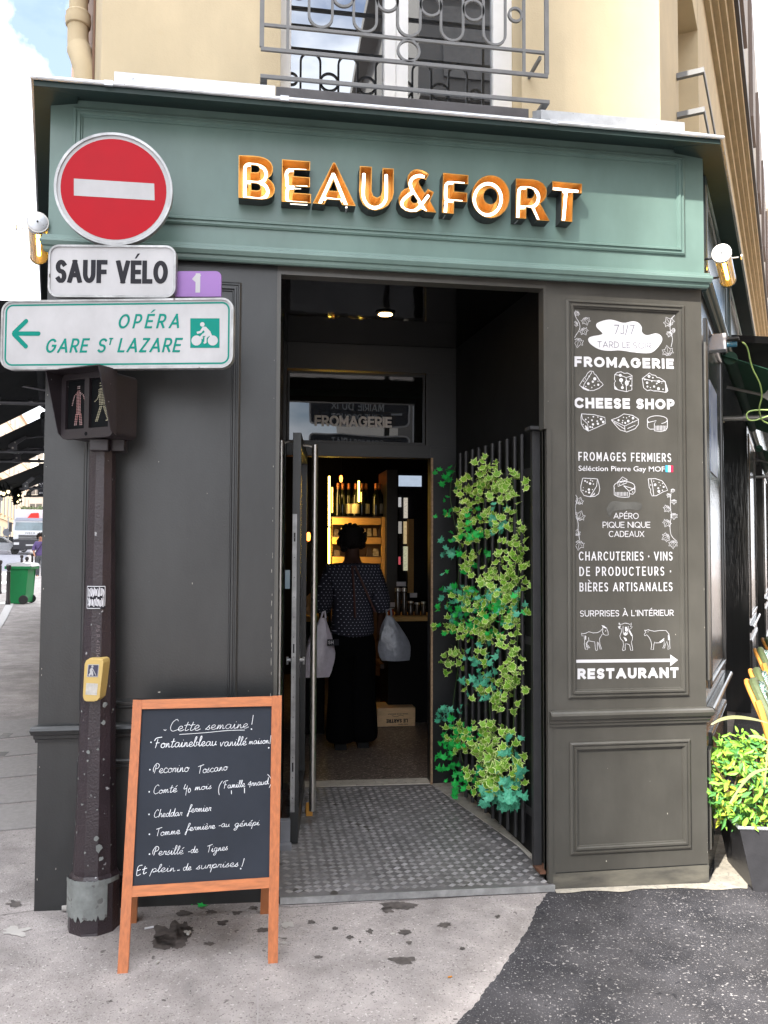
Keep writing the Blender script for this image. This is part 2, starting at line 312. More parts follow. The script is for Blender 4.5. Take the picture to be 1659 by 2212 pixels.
# ------------------------------------------------------------------ lettering
def _g(w, *st): return (w, st)
_o = lambda cx, cy, rx, ry, a, b, n=12: arc(cx, cy, rx, ry, a, b, n)
FONT = {
'A': _g(.95, [(0,0),(.5,1)], [(1,0),(.5,1)], [(.22,.3),(.78,.3)]),
'B': _g(.68, [(0,0),(0,1)], [(0,1),(.55,1)]+_o(.55,.76,.4,.24,90,-90,8)+[(0,.52)], [(0,.52),(.55,.52)]+_o(.55,.26,.45,.26,90,-90,8)+[(0,0)]),
'C': _g(.9, _o(.55,.5,.55,.5,48,312,18)),
'D': _g(.82, [(0,0),(0,1)], [(0,1),(.35,1)]+_o(.35,.5,.65,.5,90,-90,14)+[(0,0)]),
'E': _g(.62, [(0,0),(0,1)], [(0,1),(1,1)], [(0,.5),(.9,.5)], [(0,0),(1,0)]),
'F': _g(.6, [(0,0),(0,1)], [(0,1),(1,1)], [(0,.48),(.88,.48)]),
'G': _g(.95, _o(.5,.5,.5,.5,48,360,20), [(1,.5),(.55,.5)]),
'H': _g(.8, [(0,0),(0,1)], [(1,0),(1,1)], [(0,.5),(1,.5)]),
'I': _g(.0, [(0,0),(0,1)]),
'J': _g(.45, [(1,1),(1,.3)]+_o(.5,.25,.5,.25,0,-150,8)),
'L': _g(.56, [(0,0),(0,1)], [(0,0),(1,0)]),
'M': _g(.95, [(0,0),(0,1)], [(0,1),(.5,.25)], [(1,1),(.5,.25)], [(1,0),(1,1)]),
'N': _g(.84, [(0,0),(0,1)], [(0,1),(1,0)], [(1,0),(1,1)]),
'O': _g(1.0, _o(.5,.5,.5,.5,0,360,26)),
'P': _g(.66, [(0,0),(0,1)], [(0,1),(.5,1)]+_o(.5,.7,.5,.3,90,-90,10)+[(0,.4)]),
'Q': _g(1.0, _o(.5,.5,.5,.5,0,360,26), [(.6,.25),(1.0,-.05)]),
'R': _g(.7, [(0,0),(0,1)], [(0,1),(.5,1)]+_o(.5,.72,.48,.28,90,-90,10)+[(0,.44)], [(.45,.44),(1,0)]),
'S': _g(.62, _o(.5,.75,.5,.25,35,270,12)+_o(.5,.24,.5,.26,90,-145,12)),
'T': _g(.72, [(0,1),(1,1)], [(.5,0),(.5,1)]),
'U': _g(.78, [(0,1),(0,.38)]+_o(.5,.38,.5,.38,180,360,14)+[(1,1)]),
'V': _g(.92, [(0,1),(.5,0)], [(1,1),(.5,0)]),
'X': _g(.85, [(0,1),(1,0)], [(1,1),(0,0)]),
'Z': _g(.7, [(0,1),(1,1)], [(1,1),(0,0)], [(0,0),(1,0)]),
'7': _g(.6, [(0,1),(1,1)], [(1,1),(.25,0)]),
'1': _g(.25, [(1,0),(1,1)], [(1,1),(0,.78)]),
'/': _g(.4, [(0,-.1),(1,1.08)]),
"'": _g(.0, [(0,.8),(0,1)]), '·': _g(.02, [(0,.42),(0,.5)]), '.': _g(.0, [(0,0),(0,.02)]), '0': _g(.6, _o(.5,.5,.5,.5,0,360,18)), '4': _g(.7, [(.8,0),(.8,1)], [(.8,1),(0,.3)], [(0,.3),(1,.3)]),
'6': _g(.6, _o(.5,.3,.5,.3,0,360,14), [(0,.3),(.2,.75),(.7,1)]),
' ': _g(.35)}
for a, b, m in (('É','E','a'),('È','E','g'),('À','A','g')):
    FONT[a] = FONT[b] + (m,)
def clipY(poly, y0, y1):
    for s, yy in ((1, y0), (-1, y1)):
        out = []
        for i in range(len(poly)):
            p, q = poly[i], poly[(i+1) % len(poly)]; a, b = s*(p[1]-yy), s*(q[1]-yy)
            if a >= 0: out.append(p)
            if (a >= 0) != (b >= 0): t = a/(a-b); out.append((p[0]+(q[0]-p[0])*t, p[1]+(q[1]-p[1])*t))
        poly = out
        if not poly: return []
    return poly
_hc = [0]
def caps(mb, f, s, p0, p1, H, t, gap=.18, shear=0.0, h=.0006, wf=1.0):
    "text s from p0 (baseline left) to p1 (baseline right) in frame f units, cap height H, stroke t (fraction of H)"
    tot = 0
    for ch in s: tot += (FONT[ch][0]*wf*(1-t) + t if ch != ' ' else FONT[' '][0]*wf) + gap
    tot -= gap
    Lx = math.hypot(p1[0]-p0[0], p1[1]-p0[1]) - abs(shear)*H*.0; k = Lx/(tot*H)          # horizontal fit
    dx, dy = (p1[0]-p0[0])/Lx, (p1[1]-p0[1])/Lx; x = 0
    def W(p):
        X, Y = p[0]*k*H, p[1]*H; X += shear*Y; return (p0[0]+dx*X-dy*Y, p0[1]+dy*X+dx*Y)
    for ch in s:
        if ch == ' ': x += FONT[' '][0]*wf + gap; continue
        g = FONT[ch]; w = g[0]*wf*(1-t)
        tx = t/k; wd = g[0]*wf*(1-t)+t
        strokes = list(g[1]); 
        for st in strokes:
            pts = [(x + t/2 + q[0]*w, t/2 + q[1]*(1-t)) for q in st]
            closed = len(pts) > 3 and math.hypot(pts[0][0]-pts[-1][0], pts[0][1]-pts[-1][1]) < 1e-6
            n = len(pts); L_, R2 = [], []
            for i in range(n):
                if closed: a, b = pts[(i-1) % (n-1)], pts[(i+1) % (n-1)]
                else: a, b = pts[max(0, i-1)], pts[min(n-1, i+1)]
                ex, ey = b[0]-a[0], b[1]-a[1]; l = math.hypot(ex*k, ey) or 1
                nx, ny = -ey/l, ex*k/l; px, py = pts[i]
                if not closed and i in (0, n-1):
                    c, d = (pts[0], pts[1]) if i == 0 else (pts[-1], pts[-2])
                    fx, fy = (c[0]-d[0])*k, c[1]-d[1]; q = math.hypot(fx, fy); e = t/2 if ch in 'EFHILTDBPRU1·.\'ÈÉJN' or abs(fy) > .2*q else .02*t
                    px += fx/q*e/k; py += fy/q*e
                L_.append((px+nx*t/2/k, py+ny*t/2)); R2.append((px-nx*t/2/k, py-ny*t/2))
            _hc[0] = (_hc[0]+1) % 9; hh = h + _hc[0]*.00006
            lo, hi = (-.3, 1.2) if ch in "J/Q" else (0, 1)
            for i in range(n-1):
                po = clipY([R2[i], R2[i+1], L_[i+1], L_[i]], lo, hi)
                if len(po) > 2: mb.add([f.P(*W(q), hh) for q in po], [tuple(range(len(po)))])
        if len(g) > 2:
            cx = x + wd/2; s1 = 1 if g[2] == 'a' else -1
            mb.add([f.P(*W(q), h) for q in [(cx-.04*s1-.06, 1.08), (cx-.04*s1+.05, 1.08), (cx+.16*s1+.08, 1.3), (cx+.16*s1-.08, 1.3)]], [(0, 1, 2, 3)])
        x += wd + gap
CUR = {
'a': (1.05, [(.75,.85),(.45,1),(.15,.7),(.1,.3),(.35,0),(.65,.25),(.8,.9),(.78,.3),(.92,.02),(1.12,.2)]),
'b': (.85, [(0,.2),(.4,1.5),(.42,2.1),(.22,1.8),(.15,.4),(.35,0),(.65,.3),(.5,.9),(.9,.8)]),
'c': (.8, [(.7,.8),(.4,1),(.1,.6),(.15,.15),(.45,0),(.85,.2)]),
'd': (1.1, [(.75,.8),(.4,1),(.1,.55),(.3,0),(.65,.3),(.98,2.1),(.84,.3),(1.0,0),(1.18,.2)]),
'e': (.8, [(.0,.3),(.5,.5),(.6,.85),(.35,1),(.1,.6),(.2,.1),(.5,0),(.85,.25)]),
'f': (.75, [(.1,.3),(.6,1.5),(.75,2.1),(.5,2.2),(.35,1.3),(.15,-.8),(-.05,-1),(.0,-.5),(.3,.2),(.8,.35)]),
'g': (1.0, [(.75,.85),(.4,1),(.1,.55),(.35,.05),(.7,.4),(.8,.95),(.6,-.6),(.25,-1),(.05,-.7),(.6,-.1),(1.05,.25)]),
'h': (1.0, [(.15,0),(.4,2.1)], [(.2,.2),(.45,.85),(.7,.95),(.72,.3),(.85,0),(1.05,.2)]),
'i': (.55, [(.05,.2),(.25,1),(.22,.25),(.35,0),(.6,.25)], [(.36,1.45),(.42,1.5)]),
'l': (.55, [(.0,.2),(.45,1.5),(.45,2.1),(.27,1.9),(.2,.5),(.32,0),(.6,.3)]),
'm': (1.2, [(.1,0),(.22,1),(.17,.1),(.42,.95),(.52,.6),(.5,.02),(.77,.95),(.9,.5),(.92,.05),(1.2,.2)]),
'n': (.88, [(.1,0),(.22,1),(.17,.1),(.45,.95),(.58,.5),(.62,.05),(.9,.2)]),
'o': (.85, [(.5,.95),(.15,.75),(.12,.2),(.45,0),(.75,.35),(.6,.9),(.45,.8),(.95,.75)]),
'p': (.9, [(.2,.95),(.0,-1.0)], [(.1,.2),(.45,1),(.75,.7),(.6,.1),(.3,.1),(.95,.25)]),
'r': (.72, [(.05,.1),(.25,1),(.22,.8),(.6,.92),(.5,.25),(.68,.05)]),
's': (.65, [(-.05,.05),(.45,1),(.3,.75),(.55,.3),(.35,0),(.05,.15)]),
't': (.68, [(.42,1.8),(.22,.3),(.35,0),(.68,.25)], [(.0,1.1),(.7,1.25)]),
'u': (.92, [(.1,.95),(.12,.2),(.35,0),(.62,.3),(.72,.95),(.7,.2),(.95,.15)]),
'v': (.8, [(.05,.95),(.25,.05),(.6,.95),(.85,.85)]),
'C': (1.05, [(.95,1.9),(.7,2.25),(.25,1.7),(.1,.6),(.45,0),(1.05,.25)]),
'F': (1.2, [(.55,1.8),(.35,0)], [(.0,1.5),(.25,2.05),(1.2,2.25)], [(.3,1),(.9,1.1)]),
'P': (1.1, [(.45,1.9),(.3,0)], [(.1,.3),(.0,1.2),(.45,2.15),(.95,1.8),(.85,1.15),(.4,.95)]),
'T': (1.0, [(.55,1.95),(.38,0)], [(0,1.8),(1.15,2.15)]),
'E': (.85, [(.85,2.05),(.25,1.9),(.12,.05),(.7,.15)], [(.18,1.05),(.65,1.15)]),
'A': (.95, [(.75,1.7),(.05,.65),(.95,.8)], [(.75,1.7),(.55,-.3)]),
'4': (.9, [(.35,1.7),(.1,.8),(.7,.95)], [(.75,1.4),(.55,-.5)]), '0': (.75, [(.35,.9),(.1,.45),(.3,0),(.6,.4),(.35,.9)]),
'-': (.6, [(.05,.35),(.5,.45)]), ' ': (.6,)}
CUR['é'] = (.8, CUR['e'][1], [(.45,1.35),(.75,1.75)]); CUR['è'] = (.8, CUR['e'][1], [(.3,1.7),(.6,1.4)]); CUR['ê'] = (.8, CUR['e'][1], [(.2,1.35),(.45,1.7),(.7,1.35)])
def cursive(mb, f, s, p0, p1, xh, w, h=.0008, slant=.12):
    tot = sum(CUR[c][0] for c in s); Lx = math.hypot(p1[0]-p0[0], p1[1]-p0[1]); k = Lx/tot
    dx, dy = (p1[0]-p0[0])/Lx, (p1[1]-p0[1])/Lx; x = 0
    for c in s:
        j = rnd.uniform(-.06, .06)
        for st in CUR[c][1:]:
            pts = []
            for (a, b) in smooth_pts(st, 4):
                X = x + (a + slant*b)*k; Y = (b*(1+j))*xh; pts.append((p0[0]+dx*X-dy*Y, p0[1]+dy*X+dx*Y))
            _hc[0] = (_hc[0]+1) % 11; mb.ribbon(f, pts, w*rnd.uniform(.85, 1.15), h+_hc[0]*.00005)
        x += CUR[c][0]*k
def bfont(f, s, p0, p1, H, off=0.0, h=.0006):
    "lower case print with the built-in font, returned as (verts, faces) in the frame"
    cu = bpy.data.curves.new('tmp', 'FONT'); cu.body = s; cu.offset = off; cu.size = 1; cu.resolution_u = 3
    ob = bpy.data.objects.new('tmp', cu); C.objects.link(ob); dg = bpy.context.evaluated_depsgraph_get(); me = ob.evaluated_get(dg).to_mesh()
    vs = [v.co.copy() for v in me.vertices]; fs = [tuple(p.vertices) for p in me.polygons]
    x0 = min(v.x for v in vs); x1 = max(v.x for v in vs); ob.evaluated_get(dg).to_mesh_clear(); bpy.data.objects.remove(ob); bpy.data.curves.remove(cu)
    Lx = math.hypot(p1[0]-p0[0], p1[1]-p0[1]); dx, dy = (p1[0]-p0[0])/Lx, (p1[1]-p0[1])/Lx; k = Lx/(x1-x0); ky = H/.69
    return [f.P(p0[0]+dx*(v.x-x0)*k-dy*v.y*ky, p0[1]+dy*(v.x-x0)*k+dx*v.y*ky, h) for v in vs], fs
class PX:
    "a crop of the photograph: its pixels to a frame's units"
    def __init__(s, f, x0, y0, k): s.f, s.x0, s.y0, s.k = f, x0, y0, k
    def __call__(s, x, y): return s.f.px((s.x0+x*s.k)/1.8228, (s.y0+y*s.k)/1.8228)
    def all(s, pts): return [s(*p) for p in pts]
def dist(a, b): return math.hypot(a[0]-b[0], a[1]-b[1])
# ------------------------------------------------------------------ ground
def gsheet(name, mat, pts, dz, parent=None, sub=0):
    mb = MB(); tri = tessellate_polygon([[Vector((x, y, 0)) for x, y in pts]]); fs = []
    for t in tri:
        a, b, c = (Vector((*pts[i], 0)) for i in t)
        fs.append(tuple(t) if (b-a).cross(c-a).z > 0 else (t[0], t[2], t[1]))
    mb.add([(x, y, gz(x, y)+dz) for x, y in pts], fs)
    return mb.build(name, mat, parent)
LD = Vector((-math.sin(R_(12.9)), math.cos(R_(12.9)), 0)); LN = Vector((-LD.y, LD.x, 0))       # left street: along, outward
RD = Vector((math.sin(R_(35)), math.cos(R_(35)), 0)); RN = Vector((RD.y, -RD.x, 0))            # right street
LC = Vector((-.87, 0, 0)); RC = Vector((2.10, 0, 0))
gr = gsheet('ground', mPave, [(-400, -120), (260, -120), (260, 420), (-400, 420)], -.012); struct(gr)
pv = gsheet('pavement', mPave, [(-2.3, -9), (9, -9), (9, 6), (2.2, 6), (2.2, 0.4), (-.8, .4), (-8.0, 34), (-10.9, 34), (-3.2, 2.0)], 0); struct(pv)
# road on the left, behind its kerb
kx = lambda y: -4.5 - (y-12.3)*.2413
kerbP = [(-1.45, .5), (-2.6, 4.6), (kx(12.3), 12.3), (kx(60), 60)]
rd = gsheet('road', mRoad, [(-1.75, -9), (-1.75, 1.0), (-2.9, 4.6), (kx(12.3)-.3, 12.3), (kx(110)-.3, 110), (-90, 110), (-90, -9)], -.004); struct(rd)
for (a, b) in (((-4.8, 12.6), (-13.1, 46.7)), ((-3.35, 6.4), (-4.8, 12.6))):
    pass
g = MB()
kb = [GP(-20, 1392), GP(14, 1338), GP(36, 1292), GP(62, 1234), GP(84, 1205)]
kb2 = [GP(-34, 1385), GP(0, 1330), GP(24, 1285), GP(54, 1231), GP(80, 1204)]
fs = []
for i in range(4): g.add([kb2[i]+Vector((0,0,.012)), kb[i]+Vector((0,0,.012)), kb[i+1]+Vector((0,0,.012)), kb2[i+1]+Vector((0,0,.012))], [(0,1,2,3)])
kp = g.build('kerb', mKerb); struct(kp)
# granite slabs of the crossing at the corner
slabs = [(1562, 1600), (1603, 1640), (1643, 1686), (1689, 1742), (1745, 1800)]
for (a, b) in slabs:
    q = [GP(-60, a+3), GP(125, a-14), GP(125, b-16), GP(-60, b+2)]
    m = MB(); m.hexa([Vector((p.x, p.y, gz(p.x, p.y)-.03)) for p in (q[3], q[2], q[1], q[0])]+[Vector((p.x, p.y, gz(p.x, p.y)+.007)) for p in (q[3], q[2], q[1], q[0])])
    o = m.build('granite_slab', mGran, pv, bevel=.004)
for (x, y) in ((14, 1587), (4, 1628)):
    p = GP(x, y, .0075); m = MB(); m.box(p.x-.035, p.x+.035, p.y-.05, p.y+.05, p.z-.01, p.z+.001); m.build('drain_slot', mBlackM, pv)
# zebra and road lines
for i, (x0, x1, y0, y1) in enumerate([(-14, 20, 1257, 1262), (-10, 22, 1276, 1280), (-20, 12, 1302, 1306), (18, 60, 1221, 1224), (-10, 30, 1240, 1243)]):
    q = [GP(x0, y0, .003), GP(x1, y0-2, .003), GP(x1, y1-2, .003), GP(x0, y1, .003)]
    m = MB(); m.add([q[3], q[2], q[1], q[0]], [(0, 1, 2, 3)]); m.build('road_line', mLine, rd)
# dark asphalt patch on the right, ragged edge
edge = [(1196, 1921), (1178, 1938), (1160, 1962), (1150, 1990), (1138, 2012), (1120, 2040), (1098, 2072), (1084, 2100), (1056, 2130), (1038, 2158), (1012, 2186), (990, 2212), (940, 2275)]
eg = []
for i in range(len(edge)-1):
    for j in range(6):
        t = j/6; x = edge[i][0]*(1-t)+edge[i+1][0]*t; y = edge[i][1]*(1-t)+edge[i+1][1]*t; eg.append(GP(x+rnd.uniform(-2.5, 2.5), y+rnd.uniform(-2, 2)))
pp = [(p.x, p.y) for p in eg]+[(.3, -2.2), (.3, -9), (14, -9), (14, 9), (8.0, 9), (2.12+.02, .05), (2.1, -.012), (1.345, -.012)]
pa = gsheet('asphalt_patch', mAsph, pp, .004); struct(pa)
# worn pale strip along the foot of the shop front and beside it
st = []
for i in range(31): x = 1.345+i*(2.24-1.345)/30; st.append((x, -.02-.035*noise.noise(Vector((x*7, 0, 0)))-.03-.05*max(0, (x-1.9)/.35)))
ms = gsheet('mortar_strip', mMort, st+[(2.6, .45), (2.5, .62), (2.2, .12), (2.09, -.008), (1.345, -.008)], .008, pa)
# pavement joint
j0 = GP(560, 1990, .002); j1 = GP(556, 2260, .002); m = MB(); m.add([j0+Vector((-.004,0,0)), j0+Vector((.003,0,0)), j1+Vector((.002,0,0)), j1+Vector((-.003,0,0))][::-1], [(0,1,2,3)]); m.build('pavement_joint', M('pavement_joint_grey', (.30, .275, .27), .9, .1), pv)
def blot(cx, cy, rx, ry, mat, name, dz=.0022, n=44, rough=.35, par=None):
    pts = []; sd = rnd.uniform(0, 90)
    for i in range(n):
        t = 2*math.pi*i/n; k = 1+rough*noise.noise(Vector((math.cos(t)*1.7+sd, math.sin(t)*1.7, sd)))*2+.28*noise.noise(Vector((math.cos(t)*6+sd, math.sin(t)*6, sd)))
        p = GP(cx+rx*k*math.cos(t), cy+ry*k*math.sin(t)); pts.append((p.x, p.y))
    m = MB(); m.add([(x, y, gz(x, y)+dz) for x, y in pts], [tuple(range(n))[::-1]]); o = m.build(name, mat, par or pv)
    me = o.data
    if me.polygons[0].normal.z < 0: me.flip_normals()
for a in [(372, 2022, 33, 27), (350, 2034, 30, 14), (395, 2008, 20, 18), (400, 1974, 16, 6), (860, 1958, 34, 10), (838, 1966, 12, 7), (960, 1999, 15, 5), (874, 2015, 14, 6), (755, 2026, 9, 4), (798, 2013, 7, 4), (872, 2075, 22, 7), (672, 1992, 8, 4),
          (724, 2006, 6, 3), (1075, 1981, 6, 3), (884, 2037, 5, 3), (688, 2068, 9, 3), (30, 1953, 14, 6), (568, 2010, 14, 5), (480, 1995, 12, 6), (510, 1973, 10, 4), (548, 1962, 9, 4), (456, 1970, 9, 4), (592, 1946, 8, 4), (452, 2040, 12, 4), (1000, 2050, 6, 3)]:
    blot(*a, mSpot, 'spill_stain')
for _ in range(16):
    blot(rnd.uniform(5, 1050), rnd.uniform(1985, 2205), rnd.uniform(1.5, 5), rnd.uniform(.8, 2.4), rnd.choice([mSpot, mSpot, mGum]), 'gum_spot', .0012, 9)
for a in [(36, 2012, 26, 9), (680, 2078, 0, 0), (620, 1998, 13, 6), (612, 2038, 9, 3), (404, 2014, 7, 3)]:
    if a[2]: blot(*a, mGum, 'pale_paint_spot', .0026)
# ------------------------------------------------------------------ building above the shop
Z = Vector((0, 0, 1)); FR = PF(RC, RD, Z); FLm = PF(LC, -LD, Z)
bld = thing('corner_building', 'cream rendered corner building rising above the green and charcoal shop front', 'building', (.6, .15, 3.6))
Y0 = .15; wx0, wx1 = .098, 1.262; X0, X1 = -.70, 1.98
uz0, uz1 = 3.60, 9.5; wz0, wz1 = 3.66, 6.4
m = MB()
m.box(X0, wx0, Y0, Y0+.30, uz0-.1, uz1); m.box(wx1, X1, Y0, Y0+.30, uz0-.1, uz1); m.box(wx0+.0005, wx1-.0005, Y0, Y0+.30, wz1, uz1); m.box(wx0+.0005, wx1-.0005, Y0+.004, Y0+.30, uz0, wz0)
m.build('front_wall', mCream, bld)
LU = Vector((X0, Y0, 0)); RU = Vector((X1, Y0, 0)); FU = PF(RU, RD, Z); FUL = PF(LU, -LD, Z)
# left flank
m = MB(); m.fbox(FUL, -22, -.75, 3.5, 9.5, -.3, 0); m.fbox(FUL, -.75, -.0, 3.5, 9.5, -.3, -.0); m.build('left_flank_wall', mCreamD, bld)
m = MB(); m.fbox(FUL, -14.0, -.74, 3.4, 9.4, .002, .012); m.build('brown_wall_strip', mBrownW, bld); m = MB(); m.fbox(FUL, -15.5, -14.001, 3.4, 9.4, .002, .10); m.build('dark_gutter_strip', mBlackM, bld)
# right flank with window recess
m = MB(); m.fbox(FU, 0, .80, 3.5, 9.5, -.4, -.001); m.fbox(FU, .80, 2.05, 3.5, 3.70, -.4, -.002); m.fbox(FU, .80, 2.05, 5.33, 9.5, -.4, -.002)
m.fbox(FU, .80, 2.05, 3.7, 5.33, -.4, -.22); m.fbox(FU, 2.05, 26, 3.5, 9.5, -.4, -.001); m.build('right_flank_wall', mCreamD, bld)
m = MB()
for (za, zb, pr) in ((5.87, 6.0, .04), (6.0, 6.09, .085), (6.09, 6.23, .13), (6.23, 6.35, .175)): m.fbox(FU, .4, 26, za, zb, 0, pr)
m.build('string_course', M('stone_string_course', (.50, .39, .235), .85, .14, 4, .5, 90, stretch=(1, 1, 1)), bld)
m = MB(); m.fbox(FU, .3, 26, 6.351, 6.44, .0, .21); m.build('gutter', M('dark_gutter', (.06, .05, .045), .5, .2), bld)
mWinRef = mirror_glass('reflecting_window_glass', .24)
# window of the first floor
wf = MB(); yw = Y0+.15
def wfb(x0, x1, z0, z1, y0=yw, y1=yw+.05): wf.box(x0, x1, y0, y1, z0, z1)
wfb(wx0+.001, .152, wz0, wz1); wfb(1.163, wx1-.001-.0, wz0, wz1); wfb(.608, .665, wz0, wz1, yw-.012); wfb(.667, .728, wz0, wz1, yw-.004)
wfb(.152, .608, wz0, wz0+.045, yw+.004); wfb(.728, 1.163, wz0, wz0+.045, yw+.004); wfb(.152, .608, wz1-.05, wz1, yw+.004); wfb(.728, 1.163, wz1-.05, wz1, yw+.004)
win = wf.build('window_frame', mWhiteP, bld, bevel=.004)
for (a, b) in ((.150, .610), (.726, 1.165)):
    m = MB(); m.add([(a, yw+.03, wz0), (b, yw+.03, wz0), (b, yw+.03, wz1), (a, yw+.03, wz1)], [(0, 1, 2, 3)])
    gm = m.build('pane', mWinRef, win)
m = MB(); m.box(wx0-.02, wx1+.02, Y0-.045, yw+.05, wz0-.06, wz0-.001); m.build('sill', mDarkSill, bld, bevel=.004)
m = MB(); m.box(wx0, wx1, yw+.4, yw+.42, wz0, wz1); m.build('curtain', M('dim_room', (.02, .02, .024), .9, .1), bld)
# downpipe
dp = thing('downpipe', 'cream painted downpipe with a collar and bend beside the upper left wall', 'downpipe', (-.86, .6, 3.8))
q = FUL.P(-.90, 0, .085)
m = MB(); m.tube([(q.x, q.y, 9.4), (q.x, q.y, 4.46)], .050, 14); m.build('pipe', mCreamD, dp, smooth=True)
m = MB(); m.lathe((q.x, q.y, 0), [(.060, 4.40), (.066, 4.405), (.069, 4.44), (.064, 4.455), (.066, 4.47), (.053, 4.485)][::-1], 16); m.build('collar', mCreamD, dp, smooth=True)
m = MB(); m.tube([(q.x, q.y, 4.41), (q.x, q.y, 4.33), (q.x+.008, q.y-.01, 4.27), (q.x+.012, q.y-.012, 4.262), (q.x+.03, q.y-.05, 4.20), (q.x+.06, q.y-.10, 4.10), (q.x+.08, q.y-.14, 3.60)], [.056, .056, .060, .066, .060, .058, .056], 14); m.build('bend', mCreamD, dp, smooth=True)
m = MB(); m.tube([Vector((q.x, q.y, 4.56))+Vector((math.cos(t), math.sin(t), 0))*.054 for t in [i*math.pi/6 for i in range(13)]], .003, 5); m.build('wire_tie', M('rusty_wire', (.18, .09, .05), .7, .2), dp)
# small railings on the flanks
sg = thing('side_window_guard', 'grey railing of the window on the right flank above the cornice', 'guard', FU.P(.9, 3.7, .1))
for zz, ue in ((4.26, 2.0), (4.03, 2.0), (3.80, 2.0)):
    m = MB(); m.fbox(FU, .72, ue, zz, zz+.03, .14, .15); m.fbox(FU, .69, .72, zz, zz+.03, 0, .15); m.build('rail', mGreyRail, sg)
sb = thing('wall_bracket', 'small grey iron bracket on the wall beside the downpipe', 'bracket', FUL.P(-.35, 3.7, 0))
m = MB(); m.fbox(FUL, -.50, -.465, 3.62, 3.88, .07, .10); m.fbox(FUL, -.50, -.465, 3.85, 3.88, 0, .07); m.build('bar', mGreyRail, sb)
# window guard
gd = thing('window_guard', 'grey iron window guard of tall oval loops and small rings above the cornice', 'guard', (.68, -.02, 3.7))
GFY = -.02; gf = PFz((0, GFY, 0)); K = PX(gf, 900, 0, .84388)
def bar_px(a, b, th, name='rail', w0=-.006, w1=.006, zlev=None):
    (xa, za), (xb, zb) = K(*a), K(*b); z = (za+zb)/2 if zlev is None else zlev
    m = MB(); m.fbox(gf, xa, xb, z-th, z+th, w0, w1); m.build(name, mGreyRail, gd, bevel=.0015); return z
zb = bar_px((148, 345), (1497, 488), .0085); z2 = bar_px((150, 222), (1490, 362), .0085); z3 = bar_px((165, 112), (1480, 252), .007)
for x0 in (K(148, 345)[0], K(1497, 488)[0]-.03):
    m = MB(); m.fbox(gf, x0, x0+.03, zb-.0085, zb+.0085, -.17, -.0061); m.build('wall_tie', mGreyRail, gd)
zring = K(1140, 55)[1]+.006; ztop = 2*zring-z2
for (px_, py_) in ((155, 200), (1484, 340)):
    x0 = K(px_, py_)[0]; m = MB(); m.fbox(gf, x0-.010, x0+.010, z2+.0086, ztop, -.006, .0065); m.build('upright', mGreyRail, gd)
for (px_, py_) in ((276, 200), (1378, 300)):
    x0 = K(px_, py_)[0]; m = MB(); m.fbox(gf, x0-.007, x0+.007, z2+.0086, ztop, -.005, .0055); m.build('upright', mGreyRail, gd)
for xq in (K(1470, 290)[0],):
    m = MB(); m.fbox(gf, xq-.02, xq-.008, z3-.03, z3-.012, -.17, -.0061); m.build('wall_tie', mGreyRail, gd)
m = MB(); m.fbox(gf, K(155, 200)[0], K(1484, 340)[0], ztop, ztop+.02, -.012, .012); m.build('handrail', mGreyRail, gd); m = MB(); m.fbox(gf, K(155, 200)[0], K(1484, 340)[0], 2*zring-z3-.007, 2*zring-z3+.007, -.006, .0061); m.build('rail', mGreyRail, gd); m = MB(); m.fbox(gf, K(155, 200)[0], K(1484, 340)[0], ztop+.10, ztop+.12, -.006, .006); m.build('rail', mGreyRail, gd)
xs = [K(430, 60)[0], K(1240, 60)[0]]; pitch = (xs[1]-xs[0])/4
rl = K(490, 60)[0]-K(430, 60)[0]
x_c = K(840, 235)[0]
def ring(cx, cz, r, th=.0055, name='ring'):
    m = MB(); prof = arc(0, 0, 1, 1, 0, 360, 24)[:-1]
    vo = [(cx+x*(r+th), cz+z*(r+th)) for x, z in prof]; vi = [(cx+x*(r-th), cz+z*(r-th)) for x, z in prof]
    m.prism(gf, vo, -.006, .006, [vi]); m.build(name, mGreyRail, gd)
ring(x_c, (z2+z3)/2+.0, (z3-z2)/2-.006)
for i in range(5):
    cx = xs[0]+pitch*i; zlo = z3+.008+rl; zhi = 2*zring-zlo
    pts = arc(cx, zhi, rl, rl, 0, 180, 10)+arc(cx, zlo, rl, rl, 180, 360, 10)
    vo = pts; vi = [(cx+(x-cx)*(1-.011/rl), (z-(zhi if z > (zlo+zhi)/2 else zlo))*(1-.011/rl)+(zhi if z > (zlo+zhi)/2 else zlo)) for x, z in pts]
    m = MB(); m.prism(gf, vo, -.006, .006, [vi]); m.build('oval_loop', mGreyRail, gd)
for i in range(-1, 5):
    cx = xs[0]+pitch*(i+.5)
    for zr in (zring,): ring(cx, zr, (pitch-2*rl)/2+.004 if 0 <= i < 4 else .031)
# ------------------------------------------------------------------ shop front (street corner face)
sf = thing('timber_shopfront', 'sage green and charcoal panelled timber shop front of the cheese shop on the building corner', 'shop front', (.6, 0, .03))
OL, OR_ = .092, 1.325; OT = 2.768
def moulding(par, f, u0, v0, u1, v1, w0, mat, steps=((0, .008), (.007, .013), (.012, .013), (.014, .007), (.020, .007), (.022, .015), (.030, .015), (.034, .007), (.038, .007), (.040, .001)), name='panel_moulding'):
    m = MB(); rings = [(u0+a, v0+a, u1-a, v1-a, w0+h) for a, h in ((0, 0),)+tuple(steps)]
    vs = []; fs = []
    for (a, b, c, d, w) in rings: vs += [f.P(a, b, w), f.P(c, b, w), f.P(c, d, w), f.P(a, d, w)]
    for i in range(len(rings)-1):
        for j in range(4): fs.append((i*4+j, i*4+(j+1) % 4, i*4+4+(j+1) % 4, i*4+4+j))
    m.add(vs, fs); return m.build(name, mat, par)
F0 = PFz((0, 0, 0)); FG = PFz((0, -.03, 0))
zbase = lambda x: gz(x, 0)
